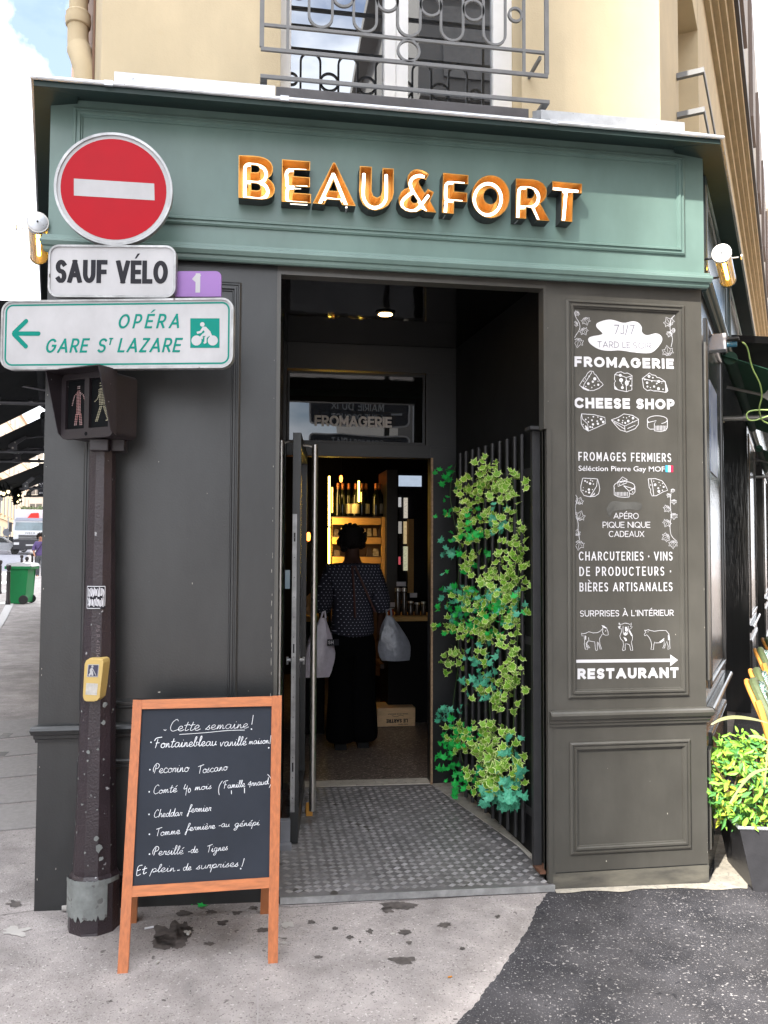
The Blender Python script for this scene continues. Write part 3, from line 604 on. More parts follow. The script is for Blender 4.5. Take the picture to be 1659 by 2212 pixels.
# left board and right pilaster
m = MB(); m.hexa([(-.872, 0, .02), (OL, 0, .02), (OL, .05, .02), (-.86, .05, .02), (-.872, 0, 2.80), (OL, 0, 2.80), (OL, .05, 2.80), (-.86, .05, 2.80)])
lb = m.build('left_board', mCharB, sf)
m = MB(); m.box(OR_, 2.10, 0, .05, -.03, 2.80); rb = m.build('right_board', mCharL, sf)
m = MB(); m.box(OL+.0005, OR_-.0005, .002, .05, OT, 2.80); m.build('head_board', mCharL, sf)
PT = U(1221.7, 648.5); PT2 = U(1476.6, 657.6); pb = .868
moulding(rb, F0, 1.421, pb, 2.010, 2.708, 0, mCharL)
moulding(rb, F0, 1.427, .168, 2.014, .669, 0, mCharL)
m = MB(); m.box(1.36, 2.095, -.002, .004, .0885, .0915); m.build('plinth_joint', mBlackM, rb)
mDust = M('dusty_plinth_paint', (.055, .053, .048), .6, .3, 5, .5, 60, col2=(.15, .14, .115), stretch=(1, 1, 4))
m = MB(); m.box(1.335, 2.101, -.0035, .03, -.03, .087); m.build('plinth', mDust, rb)
mChip = M('bare_filler_chip', (.55, .52, .46), .8, .2)
def wchip(par, x, z, rx, rz, y=-.0012):
    m = MB(); n = 9; m.add([(x+rx*math.cos(t)*rnd.uniform(.6, 1.1), y, z+rz*math.sin(t)*rnd.uniform(.6, 1.1)) for t in [2*math.pi*i/n for i in range(n)]], [tuple(range(n))]); m.build('paint_chip', mChip, par)
for x, z, rx, rz in ((1.3305, .72, .003, .022), (1.332, .50, .003, .035), (1.331, .46, .0025, .012), (1.334, .16, .005, .022), (1.333, .12, .004, .012), (1.331, 1.05, .002, .016), (1.332, 1.5, .0015, .02), (1.60, .13, .003, .004), (1.90, .33, .002, .006)): wchip(rb, x, z, rx, rz)
for k in range(24): wchip(rb, rnd.choice((1.333, 2.096, rnd.uniform(1.35, 2.05))), rnd.uniform(.1, 2.7), rnd.uniform(.0006, .0016), rnd.uniform(.0008, .004))
p_ = U(344, 1495); wchip(lb, p_.x, p_.z, .007, .003, -.0015)
for k in range(34): wchip(lb, rnd.choice((-.862, OL-.012, rnd.uniform(-.85, OL))), rnd.uniform(.1, 2.7), rnd.uniform(.0006, .0014), rnd.uniform(.0008, .006))
for k in range(16): wchip(lb, OL-.013+rnd.uniform(-.002, .002), rnd.uniform(.7, 1.6), .0010, rnd.uniform(.006, .02))
xr = U(522, 612)[0]; lx = U(171, 1553)[0]
moulding(lb, F0, lx, .873, xr, U(524, 612)[2], 0, mCharB)
moulding(lb, F0, lx-.005, U(700, 1508)[2]*0+.16, xr, .665, 0, mCharB)
def profile_run(f, u0, u1, prof, w0=0.0, c0=0.0, c1=0.0):
    "prof: list of (v, w); swept from u0 to u1; ends cut back with w by c0/c1"
    m = MB(); n = len(prof); vs = [f.P(u0-c0*w, v, w0+w) for v, w in prof]+[f.P(u1+c1*w, v, w0+w) for v, w in prof]
    fs = [(i+1, i, n+i, n+i+1) for i in range(n-1)]+[tuple(range(n)), tuple(range(2*n-1, n-1, -1))]
    return m.add(vs, fs)
WM = [(.742, 0), (.744, .012), (.756, .014), (.760, .020), (.774, .022), (.778, .032), (.796, .040), (.806, .036), (.812, .028), (.815, 0)]
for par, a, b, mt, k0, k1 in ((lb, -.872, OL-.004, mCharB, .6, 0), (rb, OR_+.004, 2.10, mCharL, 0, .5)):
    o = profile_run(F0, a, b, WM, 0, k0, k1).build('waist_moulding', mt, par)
# fascia
zf0 = 2.80; zf1 = 3.50
m = MB(); m.box(-.868, 2.100, -.03, .05, zf0+.0, zf1); fas = m.build('fascia', mGreen, sf)
moulding(fas, FG, U(159, 248.4, -.03)[0], 2.938, 2.000, 3.412, 0, mGreen, name='fascia_moulding')
FM = [(zf0-.018, 0), (zf0-.018, .016), (zf0-.010, .022), (zf0+.002, .024), (zf0+.006, .034), (zf0+.022, .042), (zf0+.034, .040), (zf0+.040, .028), (zf0+.052, .026), (zf0+.058, .0)]
profile_run(FG, -.868, 2.100, FM, 0, .6, .5).build('lower_cornice', mGreen, fas)
# cornice: soffit, zinc cover
def corn(name, mat, zz0, zz1, y0, zi0, zi1, yi, xl, xr_, xli, xri):
    m = MB(); m.hexa([(xl, y0, zz0), (xr_, y0, zz0), (xri, yi, zi0), (xli, yi, zi0), (xl, y0, zz1), (xr_, y0, zz1), (xri, yi, zi1), (xli, yi, zi1)]); return m.build(name, mat, sf)
corn('cornice', mSoffit, 3.402, 3.424, -.20, 3.480, 3.50, .10, -.895, 2.090, -.86, 2.16)
corn('zinc_cover', mZinc, 3.4245, 3.438, -.208, 3.58, 3.64, .15, -.905, 2.100, -.86, 2.16)
m = MB(); m.tube([(-.905, -.209, 3.430), (2.100, -.209, 3.428)], .0085, 8); m.build('drip_edge', mZinc, sf, smooth=True)
for xs_ in (.09, 1.27, -.62): 
    m = MB(); m.box(xs_, xs_+.035, -.2185, -.205, 3.420, 3.441); m.build('zinc_lap', mZinc, sf)
m = MB(); m.hexa([(-.60, -.10, 3.45), (.07, -.10, 3.45), (.07, .02, 3.50), (-.60, .02, 3.50), (-.60, -.10, 3.545), (.07, -.10, 3.545), (.07, .02, 3.60), (-.60, .02, 3.60)])
m.build('zinc_fold', mZinc, sf); m = MB(); m.hexa([(1.27, -.10, 3.45), (1.97, -.10, 3.45), (1.97, .02, 3.50), (1.27, .02, 3.50), (1.27, -.10, 3.545), (1.97, -.10, 3.545), (1.97, .02, 3.60), (1.27, .02, 3.60)])
m.build('zinc_fold', mZinc, sf)
# flanking cornices and fascias along both streets
def side_run(f, sgn, L_, par, mg, first):
    a, b = (0, L_) if sgn > 0 else (-L_, 0)
    m = MB(); m.fbox(f, a, b, zf0, zf1, -.2, .004); s_ = m.build('side_fascia', mg, par)
    cc = Vector((2.0895, -.20, 0)) if sgn > 0 else Vector((-.8945, -.20, 0)); cu = (cc-f.O).dot(f.u); cw_ = (cc-f.O).dot(f.n); zc_ = (cc-f.O); a2 = cu
    far = b if sgn > 0 else a; P0 = f.P(a2, 0, cw_); q0, q1 = (a2, far)
    if sgn < 0: q0, q1 = far, a2
    m = MB(); m.hexa([f.P(q0, 3.402, cw_), f.P(q1, 3.402, cw_), f.P(q1, 3.43, -.1), f.P(q0, 3.43, -.1), f.P(q0, 3.438, cw_), f.P(q1, 3.438, cw_), f.P(q1, 3.45, -.1), f.P(q0, 3.45, -.1)]); m.build('side_cornice', mSoffit, par)
    m = MB(); m.tube([f.P(q0, 3.430, cw_+.004), f.P(q1, 3.430, cw_+.004)], .008, 6); m.build('side_drip_edge', mZinc, par)
    return s_
ssf = thing('terrace_shopfront', 'glossy dark shop front with pilasters along the terrace on the right flank', 'shop front', FR.P(3, 0, 0))
sfa = side_run(FR, 1, 26, ssf, mSideBlue, True)
profile_run(FR, .01, 26, FM, .004, 0, 0).build('side_lower_cornice', mSoffit, sfa)
moulding(sfa, FR, .16, 2.93, 1.75, 3.41, .004, mSideBlue, name='side_fascia_moulding')
moulding(sfa, FR, 1.95, 2.93, 4.6, 3.41, .004, mSideBlue, name='side_fascia_moulding')
m = MB(); m.fbox(FR, .0, 26, -.2, 2.80, -.6, -.35); m.build('recessed_wall', mDarkIn, ssf)
for (a, b) in ((0.001, 1.30), (4.6, 6.4), (9.5, 11.5), (15, 17)):
    m = MB(); m.fbox(FR, a, b, -.2, 2.80, -.35, -.002); pl = m.build('pilaster', mGloss, ssf)
    profile_run(FR, a+.01, b, WM, 0, 0, 0).build('side_waist_moulding', mGloss, pl)
    moulding(pl, FR, a+.18, .87, b-.12, 2.70, -.002, mGloss, name='side_panel_moulding')
    moulding(pl, FR, a+.18, .17, b-.12, .66, -.002, mGloss, name='side_panel_moulding')
for (a, b) in ((1.34, 4.56), (6.44, 9.46)):
    m = MB()
    for t in (a, (a+b)/2, b-.08): m.fbox(FR, t, t+.08, 0, 2.8, -.349, -.28)
    m.fbox(FR, a+.08, b-.08, .0, .8, -.349, -.285); wfr = m.build('bay_frame', mBlackM, ssf)
    m = MB(); m.add([FR.P(a+.08, .8, -.30), FR.P(b-.08, .8, -.30), FR.P(b-.08, 2.8, -.30), FR.P(a+.08, 2.8, -.30)], [(0, 1, 2, 3)]); m.build('bay_pane', mClear, wfr)
# corner bead and small notice on the terrace pilaster
m = MB(); m.fbox(FR, .055, .16, .93, 2.55, -.001, .012); m.build('edge_board', mCharL, ssf)
m = MB(); m.fbox(FR, .055, .16, .14, .60, -.001, .012); m.build('edge_board', mCharL, ssf)
m = MB(); m.fbox(FR, .34, .80, 1.95, 2.42, 0, .006); pz = m.build('notice', M('blue_notice_print', (.08, .13, .28), .3, .4, 9, col2=(.5, .55, .65)), ssf)
# left flank lower wall
lsf = thing('left_flank_wall', 'charcoal painted flank wall of the shop behind the traffic pole', 'wall', FLm.P(-4, 0, 0))
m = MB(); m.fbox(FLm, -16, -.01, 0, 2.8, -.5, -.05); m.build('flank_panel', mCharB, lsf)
side_run(FLm, -1, 16, lsf, mCharB, False)
# ------------------------------------------------------------------ entrance recess
BK = 1.58
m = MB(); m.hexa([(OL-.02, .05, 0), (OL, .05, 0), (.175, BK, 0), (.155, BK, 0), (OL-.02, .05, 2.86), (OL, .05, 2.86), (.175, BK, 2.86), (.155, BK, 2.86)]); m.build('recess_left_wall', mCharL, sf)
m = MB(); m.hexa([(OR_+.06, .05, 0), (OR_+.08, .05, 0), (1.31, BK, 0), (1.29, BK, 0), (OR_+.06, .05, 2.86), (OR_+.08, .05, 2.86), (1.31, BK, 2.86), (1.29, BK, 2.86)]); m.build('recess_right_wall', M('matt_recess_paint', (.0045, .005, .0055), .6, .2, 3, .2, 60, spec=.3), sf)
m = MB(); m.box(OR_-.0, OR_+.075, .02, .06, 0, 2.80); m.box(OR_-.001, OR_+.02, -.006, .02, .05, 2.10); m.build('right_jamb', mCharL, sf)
m = MB(); m.box(OL-.03, OR_+.08, .05, BK+.05, 2.85, 2.88); m.build('recess_ceiling', mCeil, sf)
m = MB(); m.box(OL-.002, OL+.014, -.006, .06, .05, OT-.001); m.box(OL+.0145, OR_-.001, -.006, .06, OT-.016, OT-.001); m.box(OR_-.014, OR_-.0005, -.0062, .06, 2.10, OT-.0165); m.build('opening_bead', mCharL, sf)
# back wall of recess: door frame and transom
m = MB()
m.box(.156, .195, BK, BK+.08, .05, 2.85); m.box(1.118, 1.289, BK-.001, BK+.08, .05, 2.2); m.box(1.09, 1.289, BK-.001, BK+.08, 2.2, 2.68); m.box(.1955, 1.289, BK+.001, BK+.08, 2.68, 2.85); m.box(.1955, 1.1175, BK-.004, BK+.08, 2.128, 2.215)
dfm = m.build('door_surround', mBlackM, sf, bevel=.003)
m = MB(); m.box(1.118, 1.130, BK-.03, BK-.0015, .06, 2.128); m.build('seal_strip', M('worn_edge_strip', (.30, .20, .12), .6, .4, 40, .5, 60), sf)
m = MB(); m.box(.20, 1.085, BK+.012, BK+.03, 2.216, 2.228); m.box(.20, 1.085, BK+.012, BK+.03, 2.655, 2.668); m.box(.20, .213, BK+.012, BK+.03, 2.2285, 2.6545); m.box(1.072, 1.085, BK+.012, BK+.03, 2.2285, 2.6545)
tw = m.build('transom_window', mBlackM, sf)
m = MB(); m.add([(.213, BK+.02, 2.228), (1.072, BK+.02, 2.228), (1.072, BK+.02, 2.655), (.213, BK+.02, 2.655)], [(0, 1, 2, 3)]); m.build('transom_pane', mirror_glass('transom_glass', .075, (.006, .007, .007)), tw)
TF = PFz((0, BK+.019, 0)); kt = PX(TF, 1000, 1000, .7233)
m = MB(); a, b = kt(331, 936), kt(749, 946); caps(m, TF, 'FROMAGERIE', (a[0], a[1]), (b[0], b[1]), .069, .21, .10, h=.0008, wf=1.1)
m.build('lettering', M('grey_window_lettering', (.42, .40, .38), .6, .05), tw)
# downlight
dl = thing('ceiling_downlight', 'small round warm downlight in the glossy black entrance ceiling', 'lamp', (.70, .84, 2.85))
m = MB(); m.lathe((.705, .845, 0), [(.0, 2.8495), (.052, 2.8495), (.055, 2.843), (.040, 2.840)][::-1], 24); m.build('bezel', mBlackM, dl, smooth=True)
m = MB(); m.lathe((.705, .845, 0), [(.0, 2.8385), (.0385, 2.8385), (.0385, 2.8395), (0, 2.8395)][::-1], 24); m.build('bulb', M('warm_spot_glow', (1, .8, .5), .4, 0, emit=(1, .62, .24), es=16), dl)
pl_ = bpy.data.lights.new('downlight_beam', 'SPOT'); pl_.energy = 3.5; pl_.spot_size = R_(80); pl_.spot_blend = .7; pl_.color = (1, .75, .45); pl_.shadow_soft_size = .03
po = bpy.data.objects.new('downlight_beam', pl_); C.objects.link(po); po.location = (.705, .845, 2.83); put(po, dl)
# floor plate
plate = [(.100, .06), (.128, -.037), (1.345, -.022), (1.352, .08), (1.335, .45), (1.245, 1.43), (1.12, 1.565), (.30, 1.545), (.175, 1.50)]
m = MB(); zt = lambda x, y: gz(x, y)+.030
tri = tessellate_polygon([[Vector((x, y, 0)) for x, y in plate]]); n = len(plate)
fs = [tuple(t) if (Vector((*plate[t[1]], 0))-Vector((*plate[t[0]], 0))).cross(Vector((*plate[t[2]], 0))-Vector((*plate[t[0]], 0))).z > 0 else (t[0], t[2], t[1]) for t in tri]
m.add([(x, y, zt(x, y)) for x, y in plate]+[(x, y, zt(x, y)-.06) for x, y in plate], fs+[(i, (i+1) % n, n+(i+1) % n, n+i)[::-1] for i in range(n)])
ep = m.build('tread_plate', mPlate, None); tag(ep, 'worn grey metal tread plate with raised lozenges on the entrance floor', 'floor plate')
def inside(x, y, pg, mg=.0):
    c = False; j = len(pg)-1
    for i in range(len(pg)):
        xi, yi = pg[i]; xj, yj = pg[j]
        if (yi > y) != (yj > y) and x < (xj-xi)*(y-yi)/(yj-yi)+xi: c = not c
        j = i
    return c
m = MB(); pit = .0425; ca, sa = math.cos(R_(4)), math.sin(R_(4))
for i in range(-6, 36):
    for j in range(-4, 44):
        gx = i*pit; gy = j*pit; cx = .09+gx*ca-gy*sa*.0; cy = -.03+gx*sa*.0+gy
        ang = R_(45 if (i+j) % 2 else -45)+R_(0)
        cx = .08+i*pit; cy = -.02+j*pit
        if not inside(cx, cy, plate) or not all(inside(cx+dx, cy+dy, plate) for dx, dy in ((.022, 0), (-.022, 0), (0, .022), (0, -.022))): continue
        for k in range(-2, 3):
            ox, oy = -math.sin(ang)*k*.0066, math.cos(ang)*k*.0066; Lb = .0125; dx, dy = math.cos(ang)*Lb, math.sin(ang)*Lb
            nx, ny = -math.sin(ang)*.0019, math.cos(ang)*.0019
            b0, b1, t0 = (cx+ox-dx, cy+oy-dy), (cx+ox+dx, cy+oy+dy), zt(cx, cy)
            vs = [(b0[0]-nx, b0[1]-ny, t0+.0003), (b1[0]-nx, b1[1]-ny, t0+.0003), (b1[0]+nx, b1[1]+ny, t0+.0003), (b0[0]+nx, b0[1]+ny, t0+.0003), (b0[0]*.85+b1[0]*.15, b0[1]*.85+b1[1]*.15, t0+.0022), (b1[0]*.85+b0[0]*.15, b1[1]*.85+b0[1]*.15, t0+.0022)]
            m.add(vs, [(0, 1, 5, 4), (2, 3, 4, 5), (1, 2, 5), (3, 0, 4)])
m.build('raised_tread', mPlateB, ep, kind='stuff')
m = MB(); m.hexa([(.126, -.043, gz(.13, 0)+.004), (1.346, -.028, gz(1.3, 0)+.004), (1.346, -.0225, gz(1.3, 0)+.004), (.126, -.0375, gz(.13, 0)+.004), (.126, -.043, gz(.13, 0)+.0315), (1.346, -.028, gz(1.3, 0)+.0315), (1.346, -.0225, gz(1.3, 0)+.0315), (.126, -.0375, gz(.13, 0)+.0315)]); m.build('nosing', mAlu, ep)
m = MB(); m.hexa([(.28, BK-.035, .03), (1.125, BK-.012, .03), (1.125, BK+.09, .03), (.19, BK+.09, .03), (.28, BK-.035, .079), (1.125, BK-.012, .066), (1.125, BK+.09, .072), (.19, BK+.09, .082)]); o = m.build('threshold', mThr, sf, bevel=.004)
m = MB(); m.hexa([(1.12, 1.45, .02), (1.36, .0, .02), (1.42, .0, .02), (1.32, BK, .02), (1.12, 1.57, gz(1.2, 1.5)+.033), (1.34, .45, gz(1.3, .3)+.033), (1.40, .1, gz(1.4, 0)+.033), (1.32, BK, gz(1.2, 1.5)+.033)]); m.build('grimy_margin', mThr, sf)
m = MB(); 
for zt_ in (.0,): m.hexa([(.10, .02, 0), (.30, .02, 0), (.30, .6, 0), (.10, .6, 0), (.10, .02, gz(.1, 0)+.0285), (.2, .02, gz(.2, 0)+.0285), (.2, .6, gz(.2, .6)+.0285), (.1, .6, gz(.1, .6)+.0285)])
# ------------------------------------------------------------------ door leaf, standing open
dr0 = Vector((.212, .585, 0)); dr1 = Vector((.305, 1.545, 0)); dd = (dr1-dr0).normalized(); DF = PF(dr0, dd, Z)      # normal to the right (+X)
DL = (dr1-dr0).length; zd0, zd1 = .075, 2.135
m = MB(); TH = .021
m.fbox(DF, 0, .055, zd0, zd1, -TH, TH); m.fbox(DF, DL-.05, DL, zd0, zd1, -TH, TH); m.fbox(DF, .055, DL-.05, zd0, zd0+.12, -TH, TH); m.fbox(DF, .055, DL-.05, zd1-.07, zd1, -TH, TH)
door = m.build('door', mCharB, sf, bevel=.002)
m = MB(); m.fbox(DF, .055, DL-.05, zd0+.12, zd1-.07, -.004, .004); m.build('door_pane', mDoorGl, door)
m = MB(); m.fbox(DF, -.003, -.0005, .23, 1.72, -.019, .003); lp = m.build('lock_plate', mAlu, door)
for zz in (1.62, .42, 1.05): pass
for zz in (1.58, .43, 1.02): m = MB(); m.fbox(DF, -.0045, -.0031, zz, zz+.045, -.012, -.004); m.build('latch', mBlackM, door)
m = MB()
for k in range(14): zz = .30+k*.10; pt = DF.P(-.0045, zz, -.008); m.lathe((pt.x, pt.y, pt.z), [(0, -.001), (.0028, -.001), (.0028, .002), (0, .002)][::-1], 8, 'Y')
m.build('plate_screw', M('dark_screw', (.12, .12, .12), .4, .1, metal=.8), door)
for sg_, zlo in ((1, .155), (-1, .155)):
    w = sg_*.085; u = .26 if sg_ > 0 else .10
    m = MB(); m.tube([DF.P(u, zlo, w), DF.P(u, 2.105, w)], .0175, 18); m.build('handle', mSteel, door, smooth=True)
    m = MB(); m.tube([DF.P(u, 2.09, w), DF.P(u, 2.10, sg_*.05), DF.P(u-.01, 2.10, sg_*TH)], .0055, 8); m.build('handle_fixing', mSteel, door, smooth=True)
for zz in (.98,):
    for s_ in (-1, 1): m = MB(); m.tube([DF.P(.03, zz, s_*TH), DF.P(.03, zz, s_*(TH+.022))], .010, 10); m.tube([DF.P(.03, zz+.016, s_*(TH+.02)), DF.P(.03, zz-.022, s_*(TH+.02))], .006, 8); m.build('knob', mAlu, door, smooth=True)
ob = thing('door_wedge', 'small orange wooden wedge lying behind the open door', 'wedge', (.33, .98, .07))
m = MB(); p = GP(656, 1742, .03); m.hexa([(.30, 1.00, p.z), (.335, 1.00, p.z), (.335, 1.09, p.z), (.30, 1.09, p.z), (.30, 1.0, p.z+.075), (.335, 1.0, p.z+.075), (.335, 1.09, p.z+.02), (.30, 1.09, p.z+.02)]); m.build('wedge_block', M('orange_wood_wedge', (.62, .30, .05), .6, .15), ob)
gb = thing('grey_foot_block', 'grey metal foot block on the floor beside the open door', 'block', (.14, .42, .05))
p = GP(618, 1832, .03); m = MB(); m.box(p.x-.03, p.x+.02, p.y, p.y+.05, p.z-.01, p.z+.13); m.box(p.x-.035, p.x+.025, p.y-.04, p.y, p.z-.01, p.z+.028); m.build('foot_casting', M('grey_cast_metal', (.25, .26, .29), .5, .15, metal=.3), gb, bevel=.003)
# ------------------------------------------------------------------ folding gate against the right recess wall
gt = thing('railing_gate', 'black railing gate of round bars folded back against the right side of the entrance', 'gate', (1.30, .8, .05))
ga, gb_ = Vector((1.352, .36, 0)), Vector((1.225, 1.41, 0))
def gate_at(px_):
    # intersection of the picture column with the gate's own vertical plane
    v = ray(px_, 1187); n = Vector((gb_.y-ga.y, -(gb_.x-ga.x), 0)); t = (ga-CAM).dot(n)/v.dot(n); return CAM+v*t
GD = (gb_-ga).normalized(); tops = []
for cx, ty in ((440, 455), (515, 435), (600, 405), (682, 380), (770, 350), (862, 325), (957, 293), (1055, 265), (1155, 230), (1250, 190)):
    p = gate_at((1680+cx*.3014)/1.8228); tops.append(p)
    zt_ = 2.13
    m = MB(); m.tube([(p.x, p.y, .085), (p.x, p.y, zt_)], .011, 10); m.build('bar', mBar, gt, smooth=True)
for p in (ga+GD*.02, gate_at(1150)):
    pass
for zz in (1.915, 1.07, .23):
    m = MB(); a_ = ga-GD*.02; b_ = gb_+GD*.06; nrm = Vector((GD.y, -GD.x, 0))
    m.hexa([a_+nrm*.012+Z*zz, b_+nrm*.012+Z*zz, b_+nrm*.020+Z*zz, a_+nrm*.020+Z*zz, a_+nrm*.012+Z*(zz+.04), b_+nrm*.012+Z*(zz+.04), b_+nrm*.020+Z*(zz+.04), a_+nrm*.020+Z*(zz+.04)]); m.build('cross_rail', mBar, gt)
m = MB(); m.box(1.292, 1.330, .10, .13, .09, 2.105); m.build('gate_post', mBar, gt, bevel=.002)
m = MB(); m.box(1.268, 1.352, .06, .14, 2.106, 2.122); m.build('post_cap', mBar, gt)
m = MB(); m.box(1.296, 1.345, .03, .13, .075, .088); m.build('foot_plate', M('rusty_foot', (.13, .06, .035), .7, .4, 40), gt)
m = MB(); m.box(1.335, 1.345, .03, .08, .09, 2.08); m.build('hinge_strip', mBar, gt)
# ------------------------------------------------------------------ shop sign: channel letters with neon
KA = lambda pts: [FS.px((920+.42194*x)/1.8228, (590+.42194*y)/1.8228) for x, y in pts]
KB = lambda pts: [FS.px((1600+.42194*x)/1.8228, (640+.42194*y)/1.8228) for x, y in pts]
FS = PFz((0, -.105, 0))
sign = thing('shop_name_sign', 'copper channel letters lit by white neon tubes on the green fascia', 'sign', (.7, -.05, 3.15))
ell = lambda cx, cy, rx, ry, n=36, rot=0: [(cx+rx*math.cos(t)*math.cos(rot)-ry*math.sin(t)*math.sin(rot), cy+rx*math.cos(t)*math.sin(rot)+ry*math.sin(t)*math.cos(rot)) for t in [2*math.pi*i/n for i in range(n)]]
LET = [
 (KA, [(47,50),(180,55),(235,61),(280,72),(318,90),(348,118),(366,158),(366,200),(350,238),(318,266),(350,290),(374,322),(385,362),(379,402),(358,436),(318,456),(262,464),(180,457),(45,445)],
  [[(165,142),(208,146),(232,156),(243,176),(240,196),(228,208),(205,211),(165,208)], [(165,310),(215,314),(240,324),(252,345),(248,366),(236,377),(210,380),(165,374)]],
  [[(103,435),(104,300),(105,160),(112,134),(128,120),(150,118),(215,124),(262,140),(292,168),(304,205),(298,245),(270,275),(225,290),(125,282)], [(225,290),(272,300),(305,328),(320,370),(308,408),(275,434),(235,442),(190,439),(125,431)]]),
 (KA, [(452,88),(715,108),(712,193),(565,187),(560,245),(712,258),(712,350),(572,342),(562,400),(722,412),(722,498),(448,482)], [],
  [[(680,178),(560,171),(520,172),(500,188),(494,215),(500,270),(510,330),(600,331),(690,333)], [(510,330),(500,380),(500,435),(510,462),(535,474),(690,485)]]),
 (KA, [(928,118),(948,120),(1140,525),(1012,515),(990,470),(870,462),(848,508),(738,498)], [[(935,285),(968,385),(890,380)]],
  [[(805,490),(870,352),(928,222),(940,222),(1000,365),(1062,520)], [(845,437),(1015,458)]]),
 (KA, [(1178,150),(1290,158),(1288,385),(1302,428),(1340,447),(1372,428),(1385,380),(1390,168),(1495,176),(1495,400),(1480,460),(1440,520),(1385,552),(1320,566),(1260,552),(1205,510),(1178,450),(1170,380)], [],
  [[(1222,205),(1218,300),(1215,400),(1228,456),(1266,505),(1322,524),(1382,505),(1420,460),(1431,390),(1430,215)]]),
 (KB, [(105,62),(150,70),(185,88),(212,110),(182,162),(160,150),(134,150),(114,172),(122,205),(172,285),(200,245),(258,275),(222,358),(280,467),(180,458),(150,440),(95,462),(40,465),(-10,450),(-50,420),(-70,375),(-72,325),(-50,275),(-20,248),(22,232),(12,200),(8,160),(16,118),(40,85),(72,66)],
  [[(65,300),(105,358),(92,378),(60,376),(40,352),(45,318)]],
  [[(175,122),(140,105),(95,112),(60,135),(45,172),(52,215),(78,268),(130,350),(190,445)], [(62,262),(10,300),(-28,340),(-35,382),(-10,420),(40,435),(90,430),(140,385),(215,290)]]),
 (KB, [(343,95),(580,118),(578,203),(447,195),(447,270),(568,282),(568,370),(447,362),(443,480),(332,468)], [],
  [[(550,182),(470,175),(410,172),(386,184),(378,212),(376,300),(384,328),(410,340),(530,350)], [(372,465),(380,350)]]),
 (KB, ell(787,318,178,200,40), [ell(785,315,64,74,28)], [ell(771,327,126,147,36,.1)+[(897,340)]]),
 (KB, [(1022,147),(1180,156),(1230,168),(1275,193),(1302,230),(1312,268),(1306,318),(1286,352),(1252,385),(1338,545),(1218,538),(1165,425),(1120,418),(1118,525),(1018,518)],
  [[(1128,240),(1162,244),(1186,258),(1196,282),(1190,312),(1175,328),(1155,335),(1128,333)]],
  [[(1052,515),(1058,380),(1062,260),(1072,230),(1100,219),(1180,226),(1228,254),(1248,305),(1234,362),(1196,394),(1140,402),(1075,402)], [(1190,400),(1245,530)]]),
 (KB, [(1362,172),(1640,198),(1638,290),(1557,282),(1548,555),(1443,545),(1450,268),(1362,260)], [],
  [[(1385,228),(1615,255)], [(1380,245),(1470,249),(1494,258),(1502,285),(1480,530)]])]
LW = .070; mSup = M('clear_support', (.4, .4, .42), .2, .1)
for ch, (kk, outl, holes, tubes) in zip('BEAU&FORT', LET):
    outer = kk(outl); hs = [kk(h) for h in holes]
    def ccw(p): return sum(p[i][0]*p[(i+1) % len(p)][1]-p[(i+1) % len(p)][0]*p[i][1] for i in range(len(p))) > 0
    if not ccw(outer): outer = outer[::-1]
    hs = [h[::-1] if ccw(h) else h for h in hs]
    if ch == 'O': outer = smooth_pts(outer, 1, True); 
    def off(p, d):
        n = len(p); out = []
        for i in range(n):
            a, b, c = p[i-1], p[i], p[(i+1) % n]
            e1 = Vector((b[0]-a[0], b[1]-a[1])).normalized(); e2 = Vector((c[0]-b[0], c[1]-b[1])).normalized()
            nn = Vector((-(e1.y+e2.y), e1.x+e2.x)); l = nn.length or 1; nn /= l; k = d/max(.35, nn.dot(Vector((-e1.y, e1.x)))); out.append((b[0]+nn.x*k, b[1]+nn.y*k))
        return out
    m = MB()
    for lp_ in [outer]+hs:
        inn = off(lp_, .0032); n = len(lp_)
        m.mi = 0; m.add([FS.P(*q, 0) for q in lp_]+[FS.P(*q, -LW) for q in lp_], [(n+i, n+(i+1) % n, (i+1) % n, i) for i in range(n)])
        m.mi = 1; m.add([FS.P(*q, 0) for q in inn]+[FS.P(*q, -LW+.004) for q in inn], [(i, (i+1) % n, n+(i+1) % n, n+i) for i in range(n)])
        m.add([FS.P(*q, .0) for q in lp_]+[FS.P(*q, .0) for q in inn], [(i, (i+1) % n, n+(i+1) % n, n+i) for i in range(n)])
    m.mi = 1; m.prism(FS, outer, -LW+.0035, -LW+.0035, hs)
    lt = m.build('letter', [mBlackCan, mCopper], sign); lt['label'] = 'copper letter %s with a dark outer side' % ch
    for tb in tubes:
        pts = kk(tb); m = MB(); m.tube([FS.P(u, v, -.020) for u, v in smooth_pts(pts, 3)], .0068, 10)
        m.build('neon_tube', mNeon, lt, smooth=True)
    for tb in tubes:
        pts = kk(tb)
        for q in (pts[0], pts[-1]): m = MB(); m.tube([FS.P(*q, -.020), FS.P(*q, -LW+.004)], .0045, 6); m.build('tube_support', mSup, lt)
